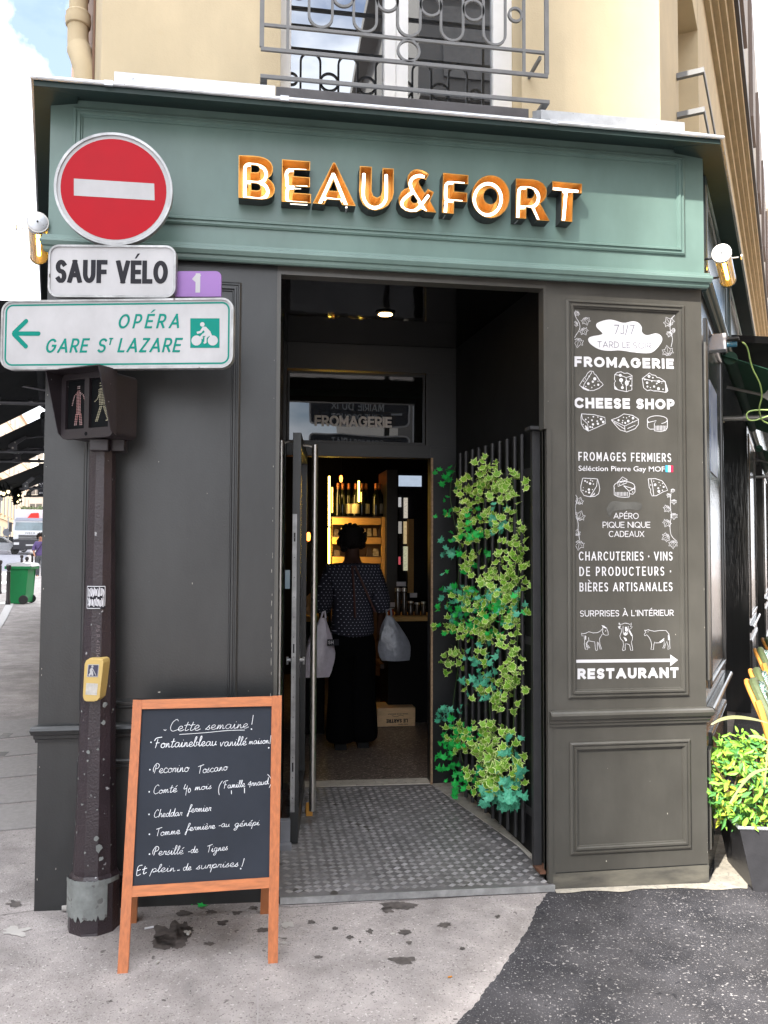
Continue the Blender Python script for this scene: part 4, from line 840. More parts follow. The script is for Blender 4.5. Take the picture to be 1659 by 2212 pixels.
# ------------------------------------------------------------------ printed pilaster panel
P1 = PX(F0, 2240, 1200, .27728); P2 = PX(F0, 2240, 1760, .27728); P3 = PX(F0, 2240, 2400, .28933)
pr = thing('printed_menu_lettering', 'white lettering, cheese and farm animal drawings on the charcoal pilaster panel', 'lettering', (1.7, 0, 1.8))
def line(Pk, s, a, b, top, t, gap, wf=1.0, name='lettering', mat=mVinyl, par=None):
    A, B = Pk(*a), Pk(*b); Hh = Pk(*top)[1]-A[1]; m = MB(); caps(m, F0, s, A, B, Hh, t, gap, wf=wf, h=.0012); return m.build(name, mat, par or pr)
line(P1, 'FROMAGERIE', (75, 880), (1490, 912), (75, 733), .27, .13, 1.0)
line(P1, 'CHEESE SHOP', (75, 1468), (1500, 1488), (75, 1318), .27, .13, 1.0)
line(P2, 'FROMAGES FERMIERS', (135, 195), (1450, 213), (135, 70), .135, .22, .62)
line(P2, 'APÉRO', (632, 1020), (990, 1022), (632, 935), .11, .10, .9)
line(P2, 'PIQUE NIQUE', (478, 1148), (1155, 1148), (478, 1062), .11, .08, .9)
line(P2, 'CADEAUX', (565, 1278), (1068, 1278), (565, 1192), .11, .10, .9)
line(P2, 'CHARCUTERIES · VINS', (140, 1612), (1470, 1612), (140, 1485), .13, .20, .62)
line(P2, 'DE PRODUCTEURS ·', (148, 1832), (1450, 1826), (148, 1702), .13, .26, .62)
line(P2, 'BIÈRES ARTISANALES', (150, 2052), (1470, 2045), (150, 1925), .13, .2, .62)
line(P3, "SURPRISES À L'INTÉRIEUR", (150, 97), (1425, 85), (150, 12), .13, .10, .85)
line(P3, 'RESTAURANT', (115, 948), (1490, 928), (115, 803), .27, .14, 1.0)
bl = [(385,290),(400,262),(450,238),(520,218),(590,212),(660,225),(730,250),(800,258),(860,242),(920,235),(975,250),(1015,285),(1036,330),(1032,375),(1055,412),(1100,433),(1160,425),(1220,408),(1280,420),(1318,460),(1322,510),(1290,570),(1230,640),(1170,680),(1100,690),(1000,685),(880,672),(780,655),(690,648),(600,655),(500,650),(420,630),(340,585),(290,540),(272,495),(292,463),(350,445),(430,432),(478,410),(440,370),(395,325)]
m = MB(); m.prism(F0, smooth_pts(P1.all(bl), 2, True), .0012, .0012); cb = m.build('cloud_badge', mVinyl, pr)
m = MB(); A, B = P1(640, 420), P1(935, 420); caps(m, F0, '7J/7', A, B, P1(640, 285)[1]-A[1], .07, .12, h=.0022, wf=1.1)
A, B = P1(405, 607), P1(872, 616); caps(m, F0, 'TARD LE', A, B, P1(405, 519)[1]-A[1], .085, .14, h=.0022)
A, B = P1(908, 618), P1(1170, 624); caps(m, F0, 'SOIR', A, B, P1(908, 535)[1]-A[1], .075, .14, h=.0022)
m.build('badge_lettering', mGreyV, cb)
A, B = P2(135, 338), P2(1360, 349); vs, fs = bfont(F0, 'Séléction Pierre Gay MOF', A, B, .0235, .006, .0012); m = MB(); m.add(vs, fs); m.build('lettering', mVinyl, pr)
for i, (mat, nm) in enumerate(((M('flag_blue', (.05, .45, .78), .5, 0), 'flag_blue_band'), (mVinyl, 'flag_white_band'), (M('flag_red', (.78, .02, .08), .5, 0), 'flag_red_band'))):
    a = P2(1370+36*i, 260+2*i); b = P2(1370+36*(i+1), 262+2*i); c = P2(1370+36*(i+1), 358); d = P2(1370+36*i, 356); m = MB(); m.add([F0.P(*d, .0013), F0.P(*c, .0013), F0.P(*b, .0013), F0.P(*a, .0013)], [(0, 1, 2, 3)]); m.build(nm, mat, pr)
lw = .0028
def drawing(Pk, name, lines, dots=(), fills=(), w=lw):
    m = MB()
    for i, ln in enumerate(lines): m.ribbon(F0, Pk.all(ln), w, .0012+i*.00007)
    for d in dots:
        c = Pk(d[0], d[1]); rr = d[2]*Pk.k/1.8228/FPX*3.75*1.0; m.disc(F0, c, rr, rr*(1.35 if len(d) > 3 else 1), .0018, 10)
    for fl in fills: m.prism(F0, Pk.all(fl), .0017, .0017)
    m.build(name, mVinyl, pr)
drawing(P1, 'cheese_drawing', [[(300,942),(345,948),(360,985),(385,1000),(445,1095),(460,1100),(487,1135),(430,1185),(350,1218),(270,1220),(205,1195),(148,1143),(215,1040),(240,1020),(262,975),(300,942)], [(325,960),(260,1060),(215,1130),(200,1190)]],
 [(365,1053,24),(338,1093,18),(274,1122,20),(415,1137,17),(412,1086,8),(360,1146,9),(323,1176,10),(285,1018,12),(235,1055,8),(210,1085,9),(238,1163,9)], [[(148,1143),(205,1170),(290,1208),(270,1220),(205,1195)]])
drawing(P1, 'cheese_drawing', [[(650,992),(685,962),(740,952),(785,975),(830,970),(895,1005),(892,1210),(815,1235),(720,1215),(650,1200),(643,1110),(660,1085),(645,1060),(650,992)], [(650,992),(750,1010),(812,1035),(895,1008)], [(812,1035),(815,1235)]],
 [(728,1003,22),(740,1070,30),(820,1112,30,1),(757,1178,22),(872,1050,14),(853,1087,10),(745,1112,9),(875,1150,12),(760,1140,9)], [[(650,1150),(690,1200),(740,1218),(650,1200)]])
drawing(P1, 'cheese_drawing', [[(1040,1048),(1145,968),(1175,995),(1230,1005),(1245,1030),(1290,1040),(1365,1090),(1405,1225),(1380,1245),(1260,1225),(1200,1225),(1160,1210),(1110,1220),(1060,1180),(1040,1048)], [(1040,1048),(1180,1078),(1365,1095),(1375,1240)]],
 [(1135,1017,22),(1190,1037,12),(1075,1060,14),(1273,1090,22),(1108,1108,18),(1175,1092,9),(1245,1120,12),(1113,1163,14),(1208,1162,16),(1270,1192,22),(1335,1200,11),(1317,1113,7),(1155,1178,8)], [[(1375,1140),(1405,1225),(1380,1240)]])
drawing(P1, 'cheese_drawing', [[(178,1550),(350,1560),(510,1600),(518,1685),(400,1740),(275,1795),(215,1760),(175,1690),(170,1600),(178,1550)], [(178,1550),(190,1620),(265,1695),(275,1795)]],
 [(237,1630,12),(273,1605,9),(345,1590,12),(410,1595,10),(325,1640,14),(275,1665,12),(340,1700,18),(400,1655,12),(455,1625,20),(485,1665,20),(410,1690,18),(300,1735,14),(200,1700,9),(235,1725,12),(330,1740,12)], [[(240,1715),(275,1760),(275,1792),(230,1765)]])
drawing(P1, 'cheese_drawing', [[(602,1635),(700,1600),(780,1550),(900,1570),(988,1625),(985,1700),(940,1760),(820,1808),(720,1775),(660,1710),(602,1635)], [(602,1635),(790,1722),(985,1632)], [(790,1722),(795,1800)], [(640,1670),(790,1765)], [(830,1760),(940,1710)]],
 [(773,1600,9),(817,1607,9),(855,1588,9),(908,1612,19),(702,1640,16),(840,1652,20),(763,1645,9),(757,1675,10),(798,1678,15),(900,1660,8)])
drawing(P1, 'cheese_drawing', [arc(1253, 1635, 142, 58, 150, 425, 22), [(1112,1640),(1115,1740),(1150,1768),(1212,1765)], [(1212,1690),(1212,1790),(1300,1802),(1370,1785),(1395,1750),(1397,1640)], [(1112,1675),(1240,1645),(1212,1690)]]+[[(x, 1715+abs(x-1300)*.04), (x, 1790-abs(x-1300)*.12)] for x in range(1235, 1390, 20)])
drawing(P2, 'cheese_drawing', [[(195,442),(360,450),(405,455),(425,520),(437,600),(420,665),(370,700),(300,707),(215,690),(170,620),(168,560),(195,442)], [(405,455),(390,560),(300,705)]],
 [(228,483,13),(258,500,13),(308,470,10),(298,520,19),(347,527,10),(282,605,18),(285,647,16),(240,634,11),(198,617,9),(333,605,8),(333,485,8),(203,577,6)], [[(388,600),(360,680),(300,705),(370,650)]])
drawing(P2, 'cheese_drawing', [arc(785, 560, 148, 70, 155, 420, 20), [(640,560),(642,680),(700,708),(790,715),(855,710)], [(775,550),(855,630),(855,710)], [(775,550),(935,600)], [(935,560),(937,640),(910,670),(857,665)], [(690,500),(760,425),(825,465),(820,510),(695,560),(690,500)], [(690,500),(820,470)]]+[[(x, 640), (x, 695)] for x in range(665, 840, 20)],
 [(715,528,8),(737,505,8),(768,512,8),(790,487,8),(760,465,7),(885,610,8),(905,640,9)])
drawing(P2, 'cheese_drawing', [[(1125,452),(1230,450),(1320,480),(1370,545),(1400,615),(1330,640),(1260,680),(1245,692),(1180,695),(1155,640),(1160,600),(1140,580),(1125,452)], [(1165,455),(1185,540),(1205,695)]],
 [(1222,537,20),(1267,585,14),(1275,630,22),(1343,567,15),(1278,505,8),(1327,520,8),(1203,487,8),(1297,545,7),(1325,615,9),(1160,540,9)])
drawing(P3, 'goat_drawing', [[(170,320),(178,360),(205,355),(214,430),(208,470),(222,540),(255,545),(240,500),(232,460),(262,425),(350,440),(360,540),(370,560),(388,550),(385,500),(385,440),(398,450),(425,540),(445,540),(420,470),(415,400),(455,330),(500,350),(535,345),(530,300),(510,250),(480,230),(455,240),(462,255),(430,290),(385,315),(330,318),(270,302),(230,322),(190,330),(170,320)], [(262,430),(240,470),(285,520),(270,525),(235,490)], [(462,262),(455,300),(470,335)], [(265,380),(272,420)]],
 [(498,290,7)], [[(440,212),(480,222),(515,255),(500,258),(470,245)], [(218,350),(234,360),(232,410),(220,408)]], w=.0022)
drawing(P3, 'cow_drawing', [[(680,180),(700,205),(730,195),(760,185),(805,190),(830,205),(850,180),(850,210),(830,228),(862,235),(840,265),(815,262),(835,300),(865,360),(862,410),(848,440),(862,510),(868,555),(840,555),(825,480),(800,470),(765,465),(765,550),(735,560),(728,550),(742,480),(735,430),(705,400),(692,360),(715,300),(718,262),(685,262),(668,235),(705,225),(680,200),(680,180)], [(735,225),(735,290),(745,340)], [(805,225),(805,290),(790,340)]],
 [(768,332,24)], [[(760,235),(785,235),(800,280),(780,305),(765,290)], [(740,375),(775,385),(790,420),(770,432)], [(820,270),(860,350),(850,365),(815,300)], [(668,230),(700,228),(690,258)]], w=.0022)
drawing(P3, 'sheep_drawing', [[(1028,280),(1050,285),(1075,275),(1110,285),(1160,295),(1240,285),(1320,285),(1358,330),(1370,400),(1370,470),(1375,530),(1345,545),(1350,500),(1330,430),(1310,480),(1300,525),(1275,525),(1295,480),(1295,420),(1250,450),(1180,455),(1165,440),(1155,480),(1150,545),(1115,545),(1125,480),(1115,430),(1090,380),(1060,345),(1030,355),(1022,340),(1045,310),(1028,280)]],
 [(1075,303,6)], [[(1225,440),(1260,415),(1295,385),(1290,420),(1250,448)], [(1345,345),(1362,345),(1365,410),(1348,420)]], w=.0022)
m = MB(); m.prism(F0, P3.all([(90,683),(1380,669),(1378,612),(1483,688),(1378,770),(1380,712),(90,725)]), .0012, .0012); m.build('arrow', mVinyl, pr)
LEAF = [(0,-.5),(.18,-.52),(.42,-.30),(.62,-.38),(.50,-.05),(.62,.20),(.30,.18),(.0,.62),(-.30,.18),(-.62,.20),(-.50,-.05),(-.62,-.38),(-.42,-.30),(-.18,-.52)]
def leafd(m, Pk, x, y, s, a):
    ca, sa = math.cos(R_(a)), math.sin(R_(a)); c = lambda u, v: Pk(x+(u*ca-v*sa)*s, y+(u*sa+v*ca)*s)
    o = [c(*q) for q in LEAF]; m.ribbon(F0, o+[o[0]], .0020, .0012)
    for tgt in ((0, .45), (.4, .1), (-.4, .1), (.4, -.25), (-.4, -.25)): m.ribbon(F0, [c(0, -.42), c(*tgt)], .0013, .0013)
def vine(Pk, leaves, stem):
    m = MB(); m.ribbon(F0, smooth_pts(Pk.all(stem), 3), .0022, .0011)
    for l in leaves: leafd(m, Pk, *l)
    m.build('vine_drawing', mVinyl, pr)
vine(P1, [(110,125,62,40), (240,235,100,-20), (92,275,60,60), (215,380,95,-30), (128,540,120,10)], [(60,70),(100,180),(150,270),(150,350),(100,430),(80,470)])
vine(P1, [(1415,240,120,150), (1425,420,70,20), (1480,365,50,90), (1400,655,125,170)], [(1500,150),(1440,230),(1440,380),(1470,480),(1450,600)])
vine(P2, [(150,765,90,200), (155,975,120,200), (112,1215,80,190), (140,1395,120,10)], [(92,680),(120,740),(90,870),(130,1080),(130,1170),(150,1320)])
vine(P2, [(1475,620,45,0), (1415,690,50,30), (1490,780,60,0), (1388,880,85,40), (1490,985,80,0), (1388,1085,95,30), (1372,1285,100,60), (1478,1385,100,0)], [(1455,600),(1445,700),(1440,800),(1445,900),(1455,980),(1435,1100),(1450,1250),(1530,1340)])
m = MB(); m.prism(F0, smooth_pts(P2.all([(600,780),(680,765),(760,785),(860,782),(1000,790),(1035,840),(1000,900),(880,885),(760,895),(640,915),(580,1000),(545,930),(540,860)]), 3, True), .0009, .0009); m.build('scrubbed_patch', M('scrubbed_paint', (.085, .085, .080), .6, .3, 12), pr)
# ------------------------------------------------------------------ pole and traffic signs
pole = thing('traffic_pole', 'brown cast iron traffic pole with flaking paint on the pavement corner', 'pole', (-.608, -.16, .05))
pc = Vector((-.610, -.150, 0)); zg = gz(-.61, -.15)
m = MB(); m.lathe(pc, [(.050, 3.1), (.050, 2.05), (.055, 1.60), (.066, 1.05), (.074, .60), (.084, .27)][::-1], 10); m.build('shaft', mPole, pole)
m = MB(); m.lathe(pc, [(.0845, .27), (.098, .25), (.100, .22), (.097, .20), (.099, .06), (.106, zg-.02)][::-1], 10); m.build('base', mPole, pole)
m = MB(); 
for i in range(14):
    pass
K5 = lambda x, y: GP(0, 0)
# torn grey collar patch wrapped on the base
def onpole(ang, z, r): return pc+Vector((math.sin(ang)*r, -math.cos(ang)*r, z))
def wrap(name, mat, a0, a1, zlo, zhi, rad, n=10, rag=.0, par=None):
    m = MB(); vs = []
    for i in range(n+1):
        a = a0+(a1-a0)*i/n; lo = zlo+rag*noise.noise(Vector((i*.9, 3, 0)))*2; hi = zhi+rag*.3*noise.noise(Vector((i*1.3, 7, 0)))
        for zz in (lo, hi): vs.append(onpole(a, zz, rad(zz)))
    m.add(vs, [(2*i, 2*i+2, 2*i+3, 2*i+1) for i in range(n)]); return m.build(name, mat, par or pole)
wrap('grey_collar_remnant', mPatch, R_(-82), R_(38), .115, .262, lambda z: .1025, 30, .02)
wrap('grey_collar_rim', mPatch, R_(-85), R_(70), .243, .262, lambda z: .1045, 12, .006)
prad = lambda z: .058+(1.45-z)*.018 if z > .9 else .074+(.6-z)*.03
stt = wrap('street_sticker', mBlackInk, R_(-38), R_(28), 1.305, 1.395, lambda z: .0650, 6)
m = MB(); rr = .0658
def SP(u, v): return onpole(R_(-38+66*u), 1.305+.09*v, rr)
class CF:   # bent sticker frame
    def P(s, u, v, w=0): return SP(u, v)
sfm = CF(); 
for a, b in (((.02,.02),(.02,.98)), ((.02,.98),(.98,.98)), ((.98,.98),(.98,.12)), ((.02,.02),(.75,.02))): m.ribbon(sfm, [(a[0]+(b[0]-a[0])*i/5, a[1]+(b[1]-a[1])*i/5) for i in range(6)], .035)
r2 = random.Random(3)
for row, (ya, yb) in enumerate(((.52, .9), (.1, .45))):
    for i in range(13):
        x = .10+i*.065; m.ribbon(sfm, smooth_pts([(x+r2.uniform(-.02,.02), ya+r2.uniform(-.02,.06)), (x+.03+r2.uniform(-.02,.02), (ya+yb)/2), (x+r2.uniform(-.03,.03), yb+r2.uniform(-.08,.05))], 3), .05)
m.build('scrawled_tag', mVinyl, stt)
def chip(ang, z, s, par):
    m = MB(); n = 8; r = prad(z)+.0105
    m.add([onpole(ang+s*1.1*math.cos(t)*rnd.uniform(.6, 1.2)/r, z+s*math.sin(t)*rnd.uniform(.7, 1.5), r+.001) for t in [2*math.pi*i/n for i in range(n)]], [tuple(range(n))]); m.build('paint_chip', mPatch, par)
for _ in range(40): chip(R_(rnd.uniform(-55, 60)), rnd.choice([rnd.uniform(.3, 1.25), rnd.uniform(.3, .8)]), rnd.uniform(.0015, .0045), pole)
for a in ((30, .93, .010), (26, .86, .008), (18, .38, .012), (12, .42, .010), (24, .34, .008), (-14, .75, .007)): chip(R_(a[0]), a[1], a[2], pole)
# cast number on the shaft
m = MB(); 
class VF:
    def P(s, u, v, w=0): return onpole(R_(2)+v/.066, 1.24-u, prad(1.2)+.0135)
caps(m, VF(), 'PS R 4/7014', (0, 0), (.125, 0), .012, .16, .2); m.build('cast_number', M('worn_raised_metal', (.16, .13, .14), .4, .2), pole)
def sign_plate(name, label, a, Y, pts_px, center_px, th=.02, rim=.010, rad=.03, face=mWhiteS, cat='sign'):
    O = U(*center_px, Y); f = PFz(O, a); t = thing(name, label, cat, O); return t, f
# no entry
O = U(245.5, 407.4, -.30); f = PFz(O, -1.4); ne = thing('no_entry_sign', 'round red no entry sign with a white bar above the other signs', 'road sign', O)
rpx = abs(f.px(245.5+128.5, 407)[0]-f.px(245.5-128.5, 407)[0])/2
m = MB(); c0 = ell(0, 0, rpx, rpx, 56); c1 = ell(0, 0, rpx*.955, rpx*.955, 56)
m.prism(f, c0, -.028, .0, [c1[::-1]]); m.build('rim', mAlu, ne, bevel=.0)
m = MB(); m.prism(f, c1, -.026, -.006); m.build('back_plate', mWhiteS, ne)
m = MB(); m.disc(f, (0, 0), rpx*.893, rpx*.893, -.0052, 56); m.build('red_disc', mRed, ne)
m = MB(); m.prism(f, [f.px(x*.36376, y*.36376) for x, y in ((437,1057),(915,1087),(917,1187),(437,1158))][::-1], -.0046, -.0046); m.build('white_bar', mWhiteS, ne)
m = MB(); m.fbox(f, .03, .07, -rpx*.7, rpx*.7, -.05, -.0285); m.build('rear_bracket', mAlu, ne)
S4 = lambda f: PX(f, 0, 900, .66305)
def rect_sign(name, label, cx, cy, Y, a, x0, x1, y0, y1, rr, th=.03, border=None):
    O = U(*[(cx*.66305)/1.8228, (900+cy*.66305)/1.8228], Y); f = PFz(O, a); K = S4(f); t = thing(name, label, 'road sign', O)
    A = K(x0, (y0+y1)/2)[0]; B = K(x1, (y0+y1)/2)[0]; C_ = K((x0+x1)/2, y1)[1]; D = K((x0+x1)/2, y0)[1]; r = rr*(B-A)/(x1-x0)
    o = rrect(A, C_, B, D, r); e = .008; i_ = rrect(A+e, C_+e, B-e, D-e, max(.004, r-e))
    m = MB(); m.prism(f, o, -th, 0, [i_[::-1]]); m.build('rim', mAlu, t)
    m = MB(); m.prism(f, i_, -th+.002, -.005); m.build('face', mWhiteS, t)
    return t, f, K, (A, B, C_, D, r)
sv, f, K, _ = rect_sign('cycle_exception_sign', 'white sign reading SAUF VÉLO directly under the no entry disc', 665, 252, -.30, -8.3, 285, 1043, 97, 408, 60)
m = MB(); a, b = K(330, 320), K(630, 322); hh = K(330, 182)[1]-a[1]; caps(m, f, 'SAUF', a, b, hh, .20, .14, wf=.78, h=-.0044); m.build('lettering', mBlackInk, sv); m = MB()
a, b = K(690, 324), K(990, 326); caps(m, f, 'VÉLO', a, b, hh, .20, .14, wf=.78, h=-.0044); m.build('lettering', mBlackInk, sv)
# direction sign
dsg, f, K, (A, B, Cc, D, r) = rect_sign('cycle_direction_sign', 'wide white direction sign with a teal arrow to Opéra and Gare St Lazare', 690, 622, -.33, -12.2, 3, 1385, 418, 832, 70)
e = .0155; w = .0065; o = rrect(A+e, Cc+e, B-e, D-e, r-e); i_ = rrect(A+e+w, Cc+e+w, B-e-w, D-e-w, r-e-w)
m = MB(); m.prism(f, o, -.0044, -.0044, [i_[::-1]]); m.build('border', mTeal, dsg)
m = MB(); W26 = dist(K(80, 609), K(80, 635)); m.ribbon(f, [K(85, 622), K(225, 622)], W26, -.0042); m.ribbon(f, [K(78, 620), K(152, 548)], W26, -.0041); m.ribbon(f, [K(78, 624), K(150, 698)], W26, -.0040)
for (x, y) in ((225, 622), (152, 548), (150, 698), (80, 622)): m.disc(f, K(x, y), W26/2, W26/2, -.0039-x*1e-6, 14)
m.build('arrow', mTeal, dsg)
m = MB(); s_ = .22
a, b = K(693, 592), K(1060, 590); hh = K(693, 506)[1]-a[1]; caps(m, f, 'OPÉRA', a, b, hh, .15, .30, shear=s_, wf=.72, h=-.0044); m.build('lettering', mTeal, dsg); m = MB()
a, b = K(262, 737), K(512, 735); hh = K(262, 652)[1]-a[1]; caps(m, f, 'GARE', a, b, hh, .15, .16, shear=s_, wf=.74, h=-.0044); m.build('lettering', mTeal, dsg); m = MB()
a, b = K(570, 735), K(620, 735); caps(m, f, 'S', a, b, hh, .15, .1, shear=s_, wf=.74, h=-.0044)
a, b = K(638, 690), K(660, 690); caps(m, f, 'T', a, b, hh*.5, .2, .1, shear=s_, wf=.8, h=-.0044); m.build('lettering', mTeal, dsg); m = MB()
a, b = K(693, 734), K(1065, 733); caps(m, f, 'LAZARE', a, b, hh, .15, .15, shear=s_, wf=.74, h=-.0044); m.build('lettering', mTeal, dsg)
m = MB(); m.prism(f, K.all([(1128, 707), (1302, 707), (1302, 531), (1128, 531)]), -.0043, -.0043); bp_ = m.build('cycle_pictogram', mTeal, dsg)
m = MB(); rw = dist(K(1165, 663), K(1195, 663)); m.disc(f, K(1165, 663), rw, rw, -.0040, 22); m.disc(f, K(1262, 663), rw, rw, -.0040, 22); rh = dist(K(0, 0), K(13, 0)); m.disc(f, K(1200, 567), rh, rh, -.0040, 14)
wl = dist(K(0, 0), K(9, 0)); m.prism(f, K.all([(1188, 640), (1240, 632), (1250, 612), (1222, 582), (1205, 580), (1196, 590), (1215, 612)][::-1]), -.0038, -.0038)
for i, ln in enumerate(([(1208, 588), (1190, 612), (1168, 618)], [(1238, 620), (1205, 628), (1190, 645), (1203, 650)], [(1245, 625), (1220, 645), (1218, 675), (1208, 678)], [(1240, 612), (1262, 660)])): m.ribbon(f, K.all(ln), wl*1.5, -.0036+i*.0001)
m.build('rider_symbol', mWhiteS, bp_)
# purple arrondissement plate
O = U(1173*.36376, 493.7+330*.36376, -.315); f = PFz(O, -10); K = S4(f); vp = thing('purple_route_plate', 'small purple plate with a white 1 beside the white cycle sign', 'road sign', O)
A, B, Cc, D = K(1033, 330)[0], K(1313, 330)[0], K(1173, 404)[1], K(1173, 253)[1]; r = .022
m = MB(); m.prism(f, arc(B-r, D-r, r, r, 0, 90, 6)+arc(A+r, D-r, r, r, 90, 180, 6)+[(A, Cc), (B, Cc)], -.012, 0); m.build('plate', mViolet, vp)
m = MB(); a, b = K(1150, 380), K(1183, 380); caps(m, f, '1', a, b, K(1150, 266)[1]-a[1], .24, 0, wf=1.2, h=.0007); m.build('lettering', mWhiteS, vp)
# brackets that hold the plates on the pole
m = MB()
for z_ in (2.66, 2.45, 2.90): m.box(pc.x-.05, pc.x+.05, -.245, -.10, z_, z_+.03)
m.build('sign_bracket', mAlu, pole)
# ------------------------------------------------------------------ pedestrian signal
O = U(182, 880, -.26); SGF = PFz(O, -33); sg = thing('pedestrian_signal', 'dark pedestrian signal box with an unlit red and a green walking figure', 'traffic signal', O)
SK = PX(SGF, 180, 1430, .22905); mU = lambda x: SK(x, 700)[0]; mV = lambda y: SK(700, y)[1]
hw = .128; vlo, vhi = mV(1285)+.006, mV(1285)+.258
m = MB(); m.prism(SGF, rrect(-hw, vlo, hw, vhi, .018), -.15, -.035); m.build('housing', mSig, sg, bevel=.004)
m = MB(); o = rrect(-hw-.004, vlo-.004, hw+.004, vhi+.004, .022)
h1 = [(-hw+.018, vlo+.035), (-.012, vlo+.035), (-.012, vhi-.02), (-hw+.018, vhi-.02)]; h2 = [(.012, vlo+.035), (hw-.018, vlo+.035), (hw-.018, vhi-.02), (.012, vhi-.02)]
m.prism(SGF, o, -.035, -.012, [h1[::-1], h2[::-1]]); m.build('front_frame', mSig, sg)
for hh_ in (h1, h2):
    m = MB(); m.prism(SGF, hh_, -.030, -.027); m.build('lens', mSigIn, sg)
# hood
m = MB(); t_ = .004; k0, k1 = vlo+.012, vhi+.012
hoodL = [(-hw-.008, vhi+.006), (-hw-.008, vlo)]
def hpt(u, v, w): return SGF.P(u, v, w)
pr_ = .070
m.hexa([hpt(-hw-.008, vhi+.004, pr_), hpt(hw+.008, vhi+.004, pr_), hpt(hw+.008, vhi+.004, -.03), hpt(-hw-.008, vhi+.004, -.03), hpt(-hw-.008, vhi+.008, pr_), hpt(hw+.008, vhi+.008, pr_), hpt(hw+.008, vhi+.008, -.03), hpt(-hw-.008, vhi+.008, -.03)])
for s_ in (-1, 1):
    u0, u1 = (s_*(hw+.004), s_*(hw+.008)); vs = [hpt(u0, vhi+.0035, pr_), hpt(u0, vlo+.02, .0), hpt(u0, vlo+.0, -.03), hpt(u0, vhi+.0035, -.03), hpt(u1, vhi+.0035, pr_), hpt(u1, vlo+.02, .0), hpt(u1, vlo+.0, -.03), hpt(u1, vhi+.0035, -.03)]
    m.add(vs, [(0, 1, 2, 3), (7, 6, 5, 4), (0, 4, 5, 1), (1, 5, 6, 2), (2, 6, 7, 3), (3, 7, 4, 0)])
m.build('hood', mSig, sg)
mStand = M('standing_figure_leds', (.40, .36, .36), .35, .5, 25, col2=(.36, .13, .12)); mWalk = M('walking_figure_leds', (.30, .28, .19), .4, .3, 40)
def figure(lines, u0, u1, y0_, mat, name):
    # lines in crop pixels; built as rows of small beads
    m = MB()
    for (pts, wd) in lines:
        for i in range(len(pts)-1):
            (xa, ya), (xb, yb) = pts[i], pts[i+1]; n = max(1, int(math.hypot(xb-xa, yb-ya)/27)); 
            for j in range(n+1):
                x = xa+(xb-xa)*j/n; y = ya+(yb-ya)*j/n
                for q in range(wd):
                    xx = x+(q-(wd-1)/2)*32; u, v = mapu(xx, y, u0, u1); m.disc(SGF, (u, v), .0034, .0024, -.0262+q*.0001+i*.00003, 7, .5)
    m.build(name, mat, sg)
def mapu(x, y, u0, u1):  # crop x 240..640 or 760..1170 -> lens
    lo, hi = (240, 640) if u0 < 0 else (755, 1175)
    return u0+(u1-u0)*(x-lo)/(hi-lo), vlo+.035+(1175-y)/(1175-330)*(.258-.055)*.93
figure([([(462,410),(462,440)],2),([(462,490),(462,520)],2),([(430,520),(375,570),(350,650),(330,735)],1),([(500,520),(560,570),(590,650),(600,730)],1),([(462,545),(465,900)],3),([(430,910),(405,1090)],2),([(500,910),(520,1090)],2)], -hw+.018, -.012, 0, mStand, 'standing_figure')
figure([([(955,385),(955,430)],2),([(955,480),(955,500)],2),([(960,500),(985,760)],4),([(910,600),(880,660),(830,700)],1),([(1040,520),(1090,560),(1110,690)],1),([(960,800),(870,1050)],2),([(1030,800),(1130,1030)],2),([(1080,1050),(1100,1050)],1)], .012, hw-.018, 0, mWalk, 'walking_figure')
m = MB(); q = SGF.P(0, vlo+.012, -.0118); m.disc(SGF, (0, vlo+.013), .008, .008, -.0115, 14); m.disc(SGF, (0, vlo+.013), .004, .004, -.0112, 10); m.build('screw', mSigIn, sg)
m = MB(); m.box(pc.x-.035, pc.x+.035, -.235, -.17, SGF.P(0, vlo, 0).z-.05, SGF.P(0, vlo, 0).z-.004); m.box(pc.x+.04, pc.x+.09, -.19, -.10, SGF.P(0, vlo, 0).z-.045, SGF.P(0, vlo, 0).z+.02); m.build('mounting_foot', mSig, sg, bevel=.004)
# ------------------------------------------------------------------ yellow sound box for blind pedestrians
O = U(201, 1469, -.245); YF = PFz(O, -16, 0); YK = PX(YF, 250, 2280, .23519); yb = thing('crossing_sound_box', 'rounded ivory yellow box with a cane walker symbol strapped to the traffic pole', 'push button box', O)
p = YK.all([(330,2000),(320,1960),(350,1420),(375,1365),(430,1327),(620,1330),(655,1345),(668,1400),(600,1990),(560,2040),(500,2052),(380,2052),(345,2035)])
m = MB(); m.prism(YF, p, -.06, 0); m.build('casing', mYellow, yb, bevel=.005)
m = MB(); m.prism(YF, [YK(*q) for q in ((392,1640),(578,1640),(600,1428),(412,1428))], .0008, .0008); sy = m.build('symbol_plate', mWhiteS, yb)
m = MB(); m.prism(YF, [YK(*q) for q in ((404,1628),(568,1628),(588,1440),(424,1440))], .0014, .0014); m.build('symbol_ground', M('slate_symbol', (.05, .05, .09), .4, .1), sy)
m = MB(); rr_ = dist(YK(0, 0), YK(18, 0)); m.disc(YF, YK(488, 1462), rr_, rr_, .0020, 12)
ww = dist(YK(0, 0), YK(24, 0))
for i, ln in enumerate(([(480,1485),(470,1560),(430,1618)], [(480,1540),(490,1618)], [(478,1500),(460,1520),(462,1560)])): m.ribbon(YF, YK.all(ln), ww*1.3, .0021+i*.0001)
m.ribbon(YF, YK.all([(490,1495),(515,1545),(550,1615)]), ww*.5, .0024); m.build('cane_walker', mWhiteS, sy)
m = MB(); m.prism(YF, [YK(*q) for q in ((368,1935),(560,1945),(578,1750),(385,1740))], .0008, .0008); m.build('blank_label', M('pale_label', (.52, .50, .46), .6, .2, 40), yb)
